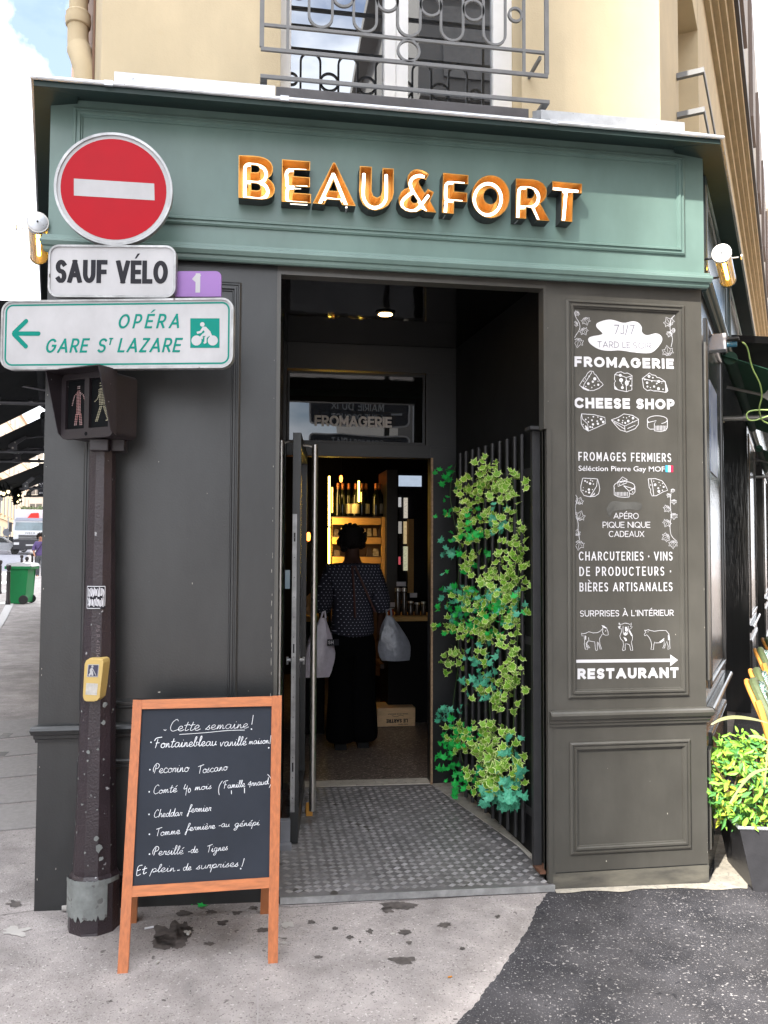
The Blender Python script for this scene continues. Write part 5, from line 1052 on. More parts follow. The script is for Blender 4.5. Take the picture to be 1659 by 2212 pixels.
# ------------------------------------------------------------------ chalkboard
BLf, BRf = GP(263, 2103), GP(591, 2081); eu = (BRf-BLf).normalized(); ev = Vector((-.02, .30, .95))
BF = PF(BLf, eu, ev)
cb_ = thing('pavement_chalkboard', 'folding wooden pavement board with cheeses of the week in white chalk', 'chalkboard', BLf)
bx = lambda x, y: BF.px(x, y)
TL, TR = bx(288, 1512), bx(608, 1503); LB, RB = bx(254, 2105), bx(600, 2082)
LBi, RBi = bx(275, 2103), bx(580, 2083)
TLi, TRi = bx(307, 1512), bx(588, 1504)
th = .024
def bpoly(name, pts, mat, w0=-th, w1=0, par=None): m = MB(); m.prism(BF, pts, w0, w1); return m.build(name, mat, par or cb_, bevel=.0015)
bpoly('stile', [LB, LBi, TLi, TL], mWood); bpoly('stile', [RBi, RB, TR, TRi], mWood)
ltop = bx(308, 1531); rtop = bx(589, 1525)
lerp = lambda a, b, t: (a[0]+(b[0]-a[0])*t, a[1]+(b[1]-a[1])*t)
def on_stile(inner0, inner1, y_v):  # point on inner stile edge at height v
    t = (y_v-inner0[1])/(inner1[1]-inner0[1]); return lerp(inner0, inner1, t)
vt = bx(448, 1528)[1]; vl0, vl1 = bx(286, 1915)[1], bx(286, 1937)[1]; vr0, vr1 = bx(583, 1896)[1], bx(583, 1918)[1]
vtL, vtR = bx(307, 1531)[1], bx(589, 1525)[1]
g1 = .0015
a1, a2 = on_stile(LBi, TLi, vtL), on_stile(RBi, TRi, vtR); bpoly('rail', [(a1[0]+g1, a1[1]), (a2[0]-g1, a2[1]), (TRi[0]-g1, TRi[1]-.001), (TLi[0]+g1, TLi[1]-.001)], mWoodH, -th+.001, -.001)
c1, c2 = on_stile(LBi, TLi, vl1), on_stile(RBi, TRi, vr1); d1, d2 = on_stile(LBi, TLi, vl0), on_stile(RBi, TRi, vr0)
bpoly('rail', [(c1[0]+g1, c1[1]), (c2[0]-g1, c2[1]), (d2[0]-g1, d2[1]), (d1[0]+g1, d1[1])], mWoodH, -th+.001, -.001)
m = MB(); m.prism(BF, [(d1[0]+.001, d1[1]-.004), (d2[0]-.001, d2[1]-.004), (a2[0]-.001, a2[1]+.004), (a1[0]+.001, a1[1]+.004)], -.018, -.009); brd = m.build('writing_board', mBoard, cb_)
BW = PF(BF.O+BF.n*(-.0088), BF.u, BF.v)
BC = PX(BW, 520, 2780, .35564); BD = PX(BW, 520, 3100, .35564)
def cw(Kk, s, x0, y0, x1, y1, xh, w=4.6):
    m = MB(); a, b = Kk(x0, y0), Kk(x1, y1); k = dist(Kk(x0, y0), Kk(x0+10, y0))/10; cursive(m, BW, s, a, b, xh*k*.92, w*k*1.05); m.build('chalk_word', mChalk, brd)
def cs(Kk, strokes, w=4.6, name='chalk_mark'):
    m = MB(); k = dist(Kk(300, 300), Kk(310, 300))/10
    for i, st_ in enumerate(strokes):
        if len(st_) == 1: m.disc(BW, Kk(*st_[0]), 8*k, 8*k, .0009, 10)
        else: m.ribbon(BW, smooth_pts(Kk.all(st_), 4), w*k*1.25, .0009+i*.0001)
    m.build(name, mChalk, brd)
cs(BC, [[(350,262),(365,270),(380,262)], [(1342,100),(1333,160),(1325,205)], [(1322,256)]]); cs(BC, [[(525,315),(800,296),(1050,272),(1248,266)]], 4.2, 'chalk_underline')
cw(BC, 'Cette', 410, 280, 750, 268, 60); cw(BC, 'semaine', 815, 262, 1285, 243, 52)
cs(BC, [[(210,402)], [(1537,325),(1532,380),(1525,420)], [(1513,463)]])
cw(BC, 'Fontainebleau', 235, 466, 935, 436, 56, 6.6); cw(BC, 'vanillé', 970, 448, 1265, 432, 50, 5.6); cw(BC, 'maison', 1290, 424, 1515, 412, 38, 5)
cs(BC, [[(197,705)]]); cw(BC, 'Pecorino', 228, 745, 625, 726, 55, 4.8); cw(BC, 'Toscano', 725, 750, 1055, 708, 48, 4.8)
cs(BC, [[(190,950)], [(1000,828),(968,880),(958,940),(966,985)], [(1500,755),(1535,800),(1540,850),(1518,905)]])
cw(BC, 'Comté', 232, 975, 495, 950, 44, 4.8); cw(BC, '40', 565, 965, 655, 955, 60, 4.8); cw(BC, 'mois', 690, 934, 880, 915, 38, 5); cw(BC, 'Famille', 1005, 915, 1250, 893, 38, 5); cw(BC, 'Arnaud', 1280, 893, 1512, 862, 36, 5)
cs(BD, [[(188,300)]]); cw(BD, 'Cheddar', 238, 335, 555, 313, 42, 5); cw(BD, 'fermier', 618, 280, 875, 262, 42, 5)
cs(BD, [[(192,520)]]); cw(BD, 'Tomme', 258, 542, 530, 514, 44, 4.8); cw(BD, 'fermière', 595, 485, 918, 455, 38, 4.8); cw(BD, '-au', 955, 440, 1078, 436, 36, 4.6); cw(BD, 'génépi', 1130, 438, 1408, 418, 38, 4.6)
cs(BD, [[(193,740)]]); cw(BD, 'Persillé', 222, 755, 565, 738, 46, 4.8); cw(BD, '-de', 618, 728, 730, 720, 38, 4.6); cw(BD, 'Tignes', 828, 722, 1060, 692, 40, 4.8)
cw(BD, 'Et', 42, 980, 160, 952, 50, 6); cw(BD, 'plein', 205, 942, 475, 930, 44, 4.8); cs(BD, [[(500,920),(527,916)]]); cw(BD, 'de', 560, 922, 655, 914, 38, 4.8); cw(BD, 'surprises', 710, 908, 1178, 874, 42, 4.8)
cs(BD, [[(1243,785),(1228,840),(1215,880)], [(1203,901)]])
for (x, y, l) in ((1100, 935-0, 40), (1245, 905, 60)): cs(BC, [[(x, y), (x, y+l)]], 6, 'chalk_drip')
# rear legs
for (fx, fy, tx) in ((286, 1992, 303), (571, 1972, 590)):
    pb_ = GP(fx, fy); tp = BF.P(*bx(tx, 1530), -.04)
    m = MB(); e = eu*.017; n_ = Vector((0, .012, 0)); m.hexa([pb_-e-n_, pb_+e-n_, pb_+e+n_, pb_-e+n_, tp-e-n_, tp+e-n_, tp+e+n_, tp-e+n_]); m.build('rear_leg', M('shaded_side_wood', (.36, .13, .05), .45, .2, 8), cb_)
m = MB(); A_, B_ = GP(286, 1992)+Vector((.02, 0, .14)), GP(571, 1972)+Vector((-.02, 0, .14)); m.hexa([A_, B_, B_+Vector((0, .02, 0)), A_+Vector((0, .02, 0)), A_+Z*.03, B_+Z*.03, B_+Vector((0, .02, .03)), A_+Vector((0, .02, .03))]); m.build('rear_stretcher', mWoodH, cb_)
# ------------------------------------------------------------------ ivy on the gate
LEAF3 = [(0,-.42),(.16,-.50),(.44,-.24),(.74,-.34),(.52,.02),(.66,.30),(.26,.22),(.0,.86),(-.26,.22),(-.66,.30),(-.52,.02),(-.74,-.34),(-.44,-.24),(-.16,-.50)]
def leaf_mesh(name, kind):
    me = bpy.data.meshes.new(name); pts = [(x, -y) for x, y in LEAF3]; n = len(pts)
    zf = lambda x, y: .16*abs(x) - .22*(y*y) + .02*math.sin(9*x)
    vo = [(x, y, zf(x, y)) for x, y in pts]; k = .83 if kind == 'V' else .97
    vi = [(x*k, (y)*k, zf(x*k, y*k)+.003) for x, y in pts]; c = [(0, .0, zf(0, 0)+.02)]
    vs = vo+vi+c; fs = [(i, (i+1) % n, n+(i+1) % n, n+i)[::-1] for i in range(n)]+[(n+i, n+(i+1) % n, 2*n)[::-1] for i in range(n)]
    me.from_pydata(vs, [], fs); return me, n
leaf_me = {}
for k_, (me_, mo) in {'V': (mLeafV, mLeafE), 'G': (mLeafG, mLeafG), 'T': (mLeafT, mLeafT)}.items():
    me, n = leaf_mesh('leaf', k_); me.materials.append(me_); me.materials.append(mo); me.polygons.foreach_set('material_index', [1]*n+[0]*n); leaf_me[k_] = me
ivy = thing('ivy_garland', 'artificial ivy garland of cream edged and bright green leaves hung on the railing gate', 'ivy', (1.28, .8, .3))
BLOBS = [(1078,1010,16,26,16,'V'),(1040,1062,24,38,30,'V'),(1088,1060,28,30,22,'V'),(1127,1050,18,40,20,'V'),(984,1040,14,34,11,'G'),(980,1095,12,25,7,'G'),(1050,1130,36,34,44,'VVVG'),(1104,1120,22,40,22,'VT'),(1128,1150,20,60,22,'V'),(1012,1110,22,20,9,'V'),
 (1040,1190,22,50,30,'VVG'),(1130,1240,20,60,30,'V'),(992,1190,18,60,14,'GT'),(1080,1235,30,40,18,'V'),(1060,1290,62,34,84,'VVGT'),(1000,1300,26,50,36,'GGT'),(1106,1305,42,46,50,'VVTG'),(1050,1358,50,26,50,'VVG'),(990,1350,22,22,14,'GV'),(1000,1425,26,26,18,'V'),
 (1127,1405,18,80,34,'V'),(1066,1415,26,40,20,'TTV'),(1068,1478,32,30,30,'VT'),(1120,1500,24,42,24,'V'),(985,1540,18,24,16,'T'),(1020,1582,44,42,58,'VVG'),(1078,1600,30,50,40,'V'),(1122,1600,18,40,18,'VT'),(1000,1640,24,40,22,'G'),(1060,1680,34,36,34,'VG'),(1108,1660,38,48,54,'VVVT'),(1110,1712,34,24,28,'T'),(1022,1690,20,20,10,'G')]
LV = []
GN = Vector((-GD.y, GD.x, 0)); GN = GN if GN.x < 0 else -GN
for (cx, cy, rx, ry, n, ty) in BLOBS:
    for _ in range(int(n*1.2)):
        a = rnd.uniform(0, 2*math.pi); q = math.sqrt(rnd.random()); x, y = cx+rx*q*math.cos(a), cy+ry*q*math.sin(a)
        b = gate_at(x); dep = (b-CAM).dot(fw); z = CAMZ+(1184-y)/FPX*dep
        big = 1.35 if (y > 1600 and x > 1080) else 1
        LV.append((Vector((b.x, b.y, z))+GN*rnd.uniform(.0, .12), rnd.choice((rnd.uniform(.020, .029), rnd.uniform(.026, .038)))*big, rnd.choice(ty), rnd.uniform(0, 6.28)))
def leaf_mat(p, s, spin, face):
    n = (face + Vector((rnd.uniform(-1.1, 1.1), rnd.uniform(-.8, .8), rnd.uniform(-.6, 1.2)))).normalized()
    e = Vector((0, 0, -1)); e = (e-n*e.dot(n)).normalized(); g_ = n.cross(e); a = rnd.gauss(0, .7)
    y_ = e*math.cos(a)+g_*math.sin(a); x_ = y_.cross(n)
    return Matrix(((x_.x*s, y_.x*s, n.x*s, p.x), (x_.y*s, y_.y*s, n.y*s, p.y), (x_.z*s, y_.z*s, n.z*s, p.z), (0, 0, 0, 1)))
face = (CAM-Vector((1.3, .8, 1.2))).normalized(); face = (face+GN*.35).normalized()
order = sorted(LV, key=lambda t: -t[1]*(1.0+rnd.random()*.3))
rest = MB()
for i, (p, s, k_, sp) in enumerate(order):
    M_ = leaf_mat(p, s*1.12, sp, face)
    if i < 300:
        o = bpy.data.objects.new('leaf', leaf_me[k_]); C.objects.link(o); o.parent = ivy; o.matrix_parent_inverse = world_of(ivy).inverted(); o.matrix_basis = M_
    else:
        me = leaf_me[k_]; rest.m_off = {'V': 0, 'G': 2, 'T': 3}[k_]
        b0 = len(rest.v); rest.v += [tuple(M_ @ v.co) for v in me.vertices]
        for pl2 in me.polygons: rest.f.append(tuple(b0+j for j in pl2.vertices)); rest.m.append({'V': (0, 1), 'G': (2, 2), 'T': (3, 3)}[k_][pl2.material_index])
o = rest.build('foliage', [mLeafV, mLeafE, mLeafG, mLeafT], ivy, kind='stuff')
for pts in ([(1072,990),(1060,1060),(1050,1130),(1040,1190),(1050,1290),(1060,1360),(1066,1480),(1075,1600),(1100,1700)], [(995,1000),(982,1060),(990,1120),(1002,1180),(998,1300),(1000,1430),(988,1540),(1010,1640)], [(1118,1030),(1128,1100),(1132,1240),(1128,1400),(1122,1500),(1118,1640)], [(1085,1020),(1098,1100),(1082,1230),(1110,1310),(1085,1420)]):
    m = MB(); P_ = []
    for x, y in pts: b = gate_at(x); P_.append(Vector((b.x, b.y, CAMZ+(1184-y)/FPX*(b-CAM).dot(fw)))+GN*.03)
    m.tube(smooth_pts([tuple(p) for p in P_], 5), .0018, 5); m.build('vine_stem', mStem, ivy)
for _ in range(26):
    x, y = rnd.uniform(985, 1140), rnd.uniform(1010, 1700); b = gate_at(x); p = Vector((b.x, b.y, CAMZ+(1184-y)/FPX*(b-CAM).dot(fw)))+GN*.05
    pts = [p]
    for i in range(5): pts.append(pts[-1]+Vector((rnd.uniform(-.02, .02), rnd.uniform(-.01, .01), rnd.uniform(-.03, .01))))
    m = MB(); m.tube(smooth_pts([tuple(q) for q in pts], 3), .0009, 4); m.build('tendril', mStem, ivy)
for (x, y) in ((1040*.2779+412+0, 1949), (0, 0)):
    pass
for (x, y, a) in ((412, 1947, .3), (436, 1956, 2.0)):
    p = GP(x, y, .006); o = bpy.data.objects.new('fallen_ivy_leaf', leaf_me['G']); C.objects.link(o); o.matrix_basis = Matrix.Translation(p) @ Matrix.Rotation(a, 4, 'Z') @ Matrix.Scale(.035, 4)
    tag(o, 'bright green leaf fallen on the pavement, %s of the pair under the chalkboard' % ('left' if a < 1 else 'right'), 'leaf', 'fallen ivy leaves under the chalkboard')
# ------------------------------------------------------------------ interior
fl = MB(); fl.hexa([(-.9, BK+.09, -.1), (2.6, BK+.09, -.1), (4.4, 7, -.1), (-2.2, 7, -.1), (-.9, BK+.09, .071), (2.6, BK+.09, .066), (4.4, 7, .071), (-2.2, 7, .071)]); struct(fl.build('interior_floor', mTerr))
w_ = MB(); w_.box(-2.2, 4.4, 6.2, 6.3, 0, 3); w_.hexa([(-1.0, 1.7, 0), (-.95, 1.7, 0), (-2.0, 6.2, 0), (-2.1, 6.2, 0), (-1.0, 1.7, 3), (-.95, 1.7, 3), (-2.0, 6.2, 3), (-2.1, 6.2, 3)])
w_.hexa([(2.70, 1.7, 0), (2.75, 1.7, 0), (4.4, 6.2, 0), (4.3, 6.2, 0), (2.70, 1.7, 3), (2.75, 1.7, 3), (4.4, 6.2, 3), (4.3, 6.2, 3)]); w_.box(-1.0, .155, 1.62, 1.66, 0, 3); w_.box(1.29, 2.75, 1.62, 1.66, 0, 3); struct(w_.build('interior_wall', mDarkIn))
c_ = MB(); c_.box(-2.2, 4.4, 1.667, 6.3, 3.0, 3.05); c_.box(.1555, 1.2895, BK+.081, 1.70, 2.86, 3.0); struct(c_.build('interior_ceiling', mDarkIn))
I_ = lambda x, y: (647.4+x*.18597, 1014.9+y*.18597)          # interior crop to picture
YS = 4.0; ip = lambda x, y, Y=YS: U(*I_(x, y), Y)
mShelf = M('pale_pine_shelf', (.50, .28, .08), .6, .15, 12, .1, 60, stretch=(2, 9, 9))
sh = thing('pine_shelf_unit', 'pine shelf unit of wine and packets lit by a yellow tube behind the customer', 'shelf', ip(680, 1400))
SB = .08
def ibox(name, x0, x1, y0, y1, Y, d, mat, par):
    a = ip(x0, y1, Y); b = ip(x1, y0, Y); m = MB(); m.box(a.x, b.x, Y, Y+d, a.z, b.z); return m.build(name, mat, par)
ibox('upright', 945, 998, 548, 2600, YS, .04, mShelf, sh); ibox('upright', 362, 378, 548, 2600, YS, .04, mShelf, sh)
for y0, y1 in ((555, 635), (782, 860), (1010, 1086), (1232, 1310), (1455, 1530)):
    ibox('shelf_rail', 379, 943, y0, y1, YS+.004, .02, mShelf, sh); 
for y1 in (548, 776, 1004, 1226): ibox('shelf_board', 362, 998, y1, y1+6, YS+.002, .34, M('dark_shelf_board', (.05, .03, .02), .6), sh)
ibox('back_panel', 362, 998, 560, 2400, YS+.345, .01, M('shelf_back', (.10, .05, .02), .6), sh)
mBot = M('dark_bottle_glass', (.004, .005, .003), .06, 0, spec=.5); mLab = M('cream_bottle_label', (.58, .50, .34), .7); mCap = M('bronze_capsule', (.28, .09, .03), .4, metal=.6)
for i, (bx_, lab) in enumerate([(440, 0), (495, 0), (567, 1), (650, 1), (720, 0), (768, 2), (885, 0), (925, 2)]):
    p = ip(bx_, 545, YS+.10+.04*(i % 3)); b = thing('wine_bottle', ['slim dark wine bottle, %s on the lit shelf top' % s for s in ('leftmost', 'second from left', 'third from left', 'fourth from left', 'fifth from left', 'cream labelled, sixth from left', 'seventh from left', 'cream labelled, rightmost')][i], 'bottle', p, 'wine bottles on the top of the pine shelf')
    m = MB(); m.lathe(p, [(0, 0), (.035, .002), (.037, .01), (.037, .17), (.030, .21), (.016, .245), (.014, .30)][::-1], 14); m.build('glass_body', mBot, b, smooth=True)
    m = MB(); m.lathe(p, [(.0145, .25), (.0155, .252), (.0150, .315), (0, .318)][::-1], 12); m.build('capsule', mCap, b, smooth=True)
    if lab: m = MB(); m.lathe(p, [(.0375, .03), (.0378, .031), (.0378, .12 if lab == 2 else .10), (.0375, .121)][::-1], 14); m.build('label', mLab, b, smooth=True)
mPack = [M('kraft_packet', (.30, .22, .12), .5, .2, 20), M('clear_packet', (.34, .30, .22), .25, .4, 30), M('dark_packet', (.07, .05, .04), .35, .3, 20)]
for i, (x0, x1, y0, y1, mt) in enumerate([(470, 530, 672, 776, 0), (560, 655, 675, 776, 1), (660, 700, 680, 776, 2), (712, 775, 678, 770, 0), (782, 838, 682, 772, 1), (850, 900, 680, 770, 0), (905, 940, 690, 770, 2), (400, 460, 690, 776, 2), (780, 840, 905, 1003, 2), (850, 920, 915, 1003, 1), (400, 470, 930, 1003, 2)]):
    a = ip(x0, y1, YS+.06); b = ip(x1, y0, YS+.06); m = MB(); k_ = .006
    m.hexa([(a.x, YS+.05, a.z), (b.x, YS+.05, a.z), (b.x, YS+.11, a.z), (a.x, YS+.11, a.z), (a.x+k_, YS+.07, b.z), (b.x-k_, YS+.07, b.z), (b.x-k_, YS+.08, b.z), (a.x+k_, YS+.08, b.z)])
    o = m.build('food_packet', mPack[mt], None, bevel=.003); row = 'upper' if y1 < 800 else 'lower'
    tag(o, '%s food packet standing on the %s pine shelf, %s from left' % (('kraft', 'clear glinting', 'dark')[mt], row, ('third', 'fourth', 'fifth', 'sixth', 'seventh', 'eighth', 'ninth', 'second', 'middle one', 'rightmost', 'leftmost')[i]), 'packet', 'packets on the pine shelves')
mTube = M('yellow_tube_glow', (1, .8, .2), .4, 0, emit=(1.0, .70, .10), es=9); mTubeO = M('amber_tube_glow', (1, .6, .15), .4, 0, emit=(1.0, .45, .06), es=3.5)
for i, (x, ya, yb, rr, mt, lb_) in enumerate([(343, 75, 655, .0085, mTube, 'long upper yellow light tube left of the shelf'), (341, 672, 1300, .0085, mTube, 'long lower yellow light tube left of the shelf'), (686, 130, 372, .0075, mTube, 'short yellow light tube hanging above the bottles'), (379, 205, 497, .004, mTubeO, 'thin amber light tube beside the long yellow tube'), (714, 262, 372, .004, mTubeO, 'thin amber light tube beside the short yellow tube')]):
    a, b = ip(x, yb, YS-.05), ip(x, ya, YS-.05); t = thing('light_tube', lb_, 'light', a, 'light tubes around the pine shelf'); m = MB(); m.tube([a, b], rr, 10); m.build('glowing_glass', mt, t); m = MB(); m.tube([a-Z*.012, a-Z*.0005], rr*1.1, 8); m.tube([b+Z*.0005, b+Z*.012], rr*1.1, 8); m.build('end_cap', mBlackM, t)
ln = bpy.data.lights.new('tube_light', 'AREA'); ln.energy = 1.3; ln.color = (1, .62, .22); ln.shape = 'RECTANGLE'; ln.size = .05; ln.size_y = 1.0
lo = bpy.data.objects.new('tube_light', ln); C.objects.link(lo); q_ = ip(343, 700, YS-.20); lo.location = q_; lo.rotation_euler = (R_(75), 0, R_(-25)); put(lo, [o for o in bpy.data.objects if o.name == 'light_tube'][0])
# dark cabinet, second post with glints, counters
cab = thing('dark_glass_cabinet', 'tall dark glass fronted cabinet between the pine shelf and the door frame', 'cabinet', ip(1060, 1700, 3.9))
ibox('cabinet_body', 1003, 1138, 0, 2300, 3.9, .5, mBlackM, cab)
ibox('cabinet_front', 1146, 1500, 40, 2300, 4.3, .02, M('cabinet_mirror_glass', (.02, .02, .025), .04, 0, spec=1), cab)
ibox('pine_post', 1258, 1326, 572, 1430, 4.25, .03, mShelf, cab); ibox('sky_lit_band', 1150, 1416, 70, 190, 4.29, .008, M('sky_light_glow', (.3, .34, .4), .5, .3, 9, emit=(.35, .42, .52), es=.5), cab)  # pale band on the glass, its sky light put in as glow
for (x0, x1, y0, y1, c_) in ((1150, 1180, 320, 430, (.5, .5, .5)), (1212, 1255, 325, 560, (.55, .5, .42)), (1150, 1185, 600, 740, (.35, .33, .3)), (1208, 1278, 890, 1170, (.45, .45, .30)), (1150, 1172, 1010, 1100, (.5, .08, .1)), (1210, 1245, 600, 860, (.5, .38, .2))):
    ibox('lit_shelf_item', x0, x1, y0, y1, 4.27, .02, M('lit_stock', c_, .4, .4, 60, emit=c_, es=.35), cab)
def counter(name, label, x0, x1, y, Y, dpt):
    t = thing(name, label, 'counter', ip((x0+x1)/2, y, Y)); a = ip(x0, y+60, Y); b = ip(x1, y, Y)
    m = MB(); m.box(a.x, b.x, Y, Y+dpt, a.z, b.z); m.build('counter_top', mShelf, t); m = MB(); m.box(a.x+.02, b.x-.02, Y+.04, Y+dpt-.02, .07, a.z-.001); m.build('counter_base', mDarkIn, t); return b.z
zc = counter('shop_counter', 'wooden counter with glass jars beside the right edge of the shop door', 1010, 1600, 1700, 3.3, .5)
counter('packing_counter', 'wooden counter edge seen behind the open door handle', -60, 330, 1705, 3.0, .5)
mJar = M('dark_jar_glass', (.05, .035, .025), .08, .3, 20, spec=.9); mCard = M('white_price_card', (.46, .43, .44), .7, .1, 30)
for i, (x0, x1, y0, lb_) in enumerate([(1108, 1180, 1370, 'tall dark jar nearest the customer on the counter'), (1185, 1255, 1370, 'tall dark jar in the middle of the counter'), (1262, 1330, 1525, 'low squat jar, third along the counter'), (1335, 1405, 1540, 'low squat jar, fourth along the counter'), (1410, 1478, 1530, 'low squat jar nearest the door frame'), (1030, 1100, 1605, 'small red jar beside the customer')]):
    a = ip(x0, 1700, 3.4); b = ip(x1, y0, 3.4); cx = (a.x+b.x)/2; r = (b.x-a.x)/2; h = b.z-zc; t = thing('glass_jar', lb_, 'jar', (cx, 3.42, zc), 'glass jars on the counter')
    m = MB(); m.lathe((cx, 3.42, zc), [(0, .001), (r*.95, .003), (r, .012), (r, h*.82), (r*.85, h*.86)][::-1], 16); m.build('jar_body', mJar if i < 5 else M('red_jar', (.28, .05, .02), .2), t, smooth=True)
    m = MB(); m.lathe((cx, 3.42, zc), [(r*.86, h*.862), (r*.92, h*.87), (r*.92, h*.98), (0, h)][::-1], 16); m.build('lid', mSteel, t, smooth=True)
for i, (x0, x1, y0, y1) in enumerate([(1125, 1232, 1300, 1352), (1280, 1362, 1430, 1482), (1022, 1106, 1540, 1592)]):
    a = ip(x0, y1, 3.38); b = ip(x1, y0, 3.38); m = MB(); m.box(a.x, b.x, 3.376, 3.379, a.z, b.z); o = m.build('price_card', mCard); tag(o, 'white price card on the jars, %s' % ('above the tall jars', 'above the squat jars', 'above the small red jar')[i], 'price card', 'price cards on the jars')
# paper cone and glow lamps
t = thing('paper_cone', 'brown paper cone of bread sticking out beside the shiny door handle', 'paper bag', ip(120, 1600, 2.9)); m = MB(); a, b, c, d = ip(45, 1500, 2.8), ip(160, 1400, 2.9), ip(305, 1555, 2.95), ip(130, 1705, 2.8); e_ = ip(48, 1660, 2.75)
m.add([a, b, c, d, e_, ip(160, 1500, 2.7)], [(0, 5, 1), (1, 5, 2), (2, 5, 3), (3, 5, 4), (4, 5, 0)]); m.build('paper_wrap', M('kraft_paper', (.42, .23, .10), .8, .15), t)
for i, (x, y, Y, s, lb_) in enumerate([(102, 770, 3.6, .02, 'small orange pendant bulb glowing behind the open door pane'), (-20+0, 1130-360, 4.4, .02, 'small orange pendant bulb left of the door edge'), (480, 100, 5.5, .012, 'tiny amber bulb above the shelf')]):
    p = ip(x, y, Y); t = thing('pendant_bulb', lb_, 'lamp', p, 'small glowing bulbs inside the shop'); m = MB(); m.lathe(p, [(0, -.045), (.014, -.035), (.018, 0), (.012, .03), (0, .035)][::-1], 12); m.build('bulb_glass', M('orange_bulb_glow', (1, .3, .05), .4, 0, emit=(1, .20, .03), es=5), t, smooth=True); m = MB(); m.tube([p+Z*.03, (p.x, p.y, 3.0)], .003, 5); m.build('flex', mBlackM, t)
# crate with upside down lettering, bench
CY = 3.20; a = U(815, 1561, CY); b = U(897, 1519, CY); cr_ = thing('wine_crate', 'pine wine crate standing upside down on the shop floor by the bench', 'crate', ((a.x+b.x)/2, CY, .08))
m = MB(); z0_ = .075; hh_ = b.z-a.z; m.box(a.x, b.x, CY, CY+.28, z0_, z0_+hh_); m.build('crate_box', M('stamped_pine', (.66, .44, .24), .7, .12, 8, stretch=(2, 9, 9)), cr_, bevel=.003)
CFm = PFz((0, CY-.001, 0)); CFr = PF((b.x, CY-.001, z0_+hh_), (-1, 0, 0), (0, 0, -1)); 
m = MB(); wd_ = b.x-a.x
class RF:
    def P(s, u, v, w=0): return Vector((b.x-u, CY-.0012, z0_+hh_-v))
caps(m, RF(), 'LE SARTRE', (wd_*.20, hh_*.60), (wd_*.76, hh_*.60), hh_*.20, .24, .14); m.build('stamped_lettering', mBlackInk, cr_); m = MB(); caps(m, RF(), 'CHATEAU', (wd_*.2, hh_*.86), (wd_*.45, hh_*.86), hh_*.07, .2, .2); m.build('stamped_lettering', mBlackInk, cr_); m = MB(); caps(m, RF(), 'GRAND VIN DE BORDEAUX', (wd_*.2, hh_*.30), (wd_*.72, hh_*.30), hh_*.06, .2, .2)
m.ribbon(RF(), smooth_pts([(wd_*.3, hh_*.45), (wd_*.4, hh_*.40), (wd_*.5, hh_*.48), (wd_*.62, hh_*.40)], 4), .003); m.build('stamped_lettering', mBlackInk, cr_)
bn = thing('low_wooden_bench', 'dark low wooden bench behind the wine crate', 'bench', (1.5, 3.6, .07)); a = U(820, 1410, 3.6); m = MB(); m.box(a.x, a.x+1.2, 3.55, 3.9, .50, .54); m.build('seat', M('dark_brown_wood', (.07, .035, .02), .5, .2), bn)
for x in (a.x+.05, a.x+.62, a.x+1.1): m = MB(); m.box(x, x+.06, 3.6, 3.66, .07, .499); m.build('leg', M('dark_brown_wood', (.07, .035, .02), .5, .2), bn)
m = MB(); m.box(.155, .35, 4.5, 4.52, 1.15, 1.33); o = m.build('card_screen', M('dim_blue_screen', (.05, .07, .09), .3, 0, emit=(.08, .12, .16), es=.4)); tag(o, 'dim blue screen deep inside behind the door pane', 'screen')
# ------------------------------------------------------------------ people
def skin(name, V_, E_, mat, par, sub=2, root=0):
    me = bpy.data.meshes.new(name); me.from_pydata([v[0] for v in V_], E_, []); o = bpy.data.objects.new(name, me); C.objects.link(o)
    md = o.modifiers.new('s', 'SKIN'); md.use_smooth_shade = True; sv_ = me.skin_vertices[0].data
    for i, v in enumerate(V_):
        r = v[1]; sv_[i].radius = r if isinstance(r, tuple) else (r, r); sv_[i].use_root = (i == root)
    if sub: s2 = o.modifiers.new('u', 'SUBSURF'); s2.levels = sub; s2.render_levels = sub
    bpy.context.view_layer.update(); dg = bpy.context.evaluated_depsgraph_get(); nm = bpy.data.meshes.new_from_object(o.evaluated_get(dg)); o.modifiers.clear(); o.data = nm; bpy.data.meshes.remove(me)
    nm.materials.clear(); nm.materials.append(mat); nm.polygons.foreach_set('use_smooth', [True]*len(nm.polygons))
    if par is not None: put(o, par)
    return o
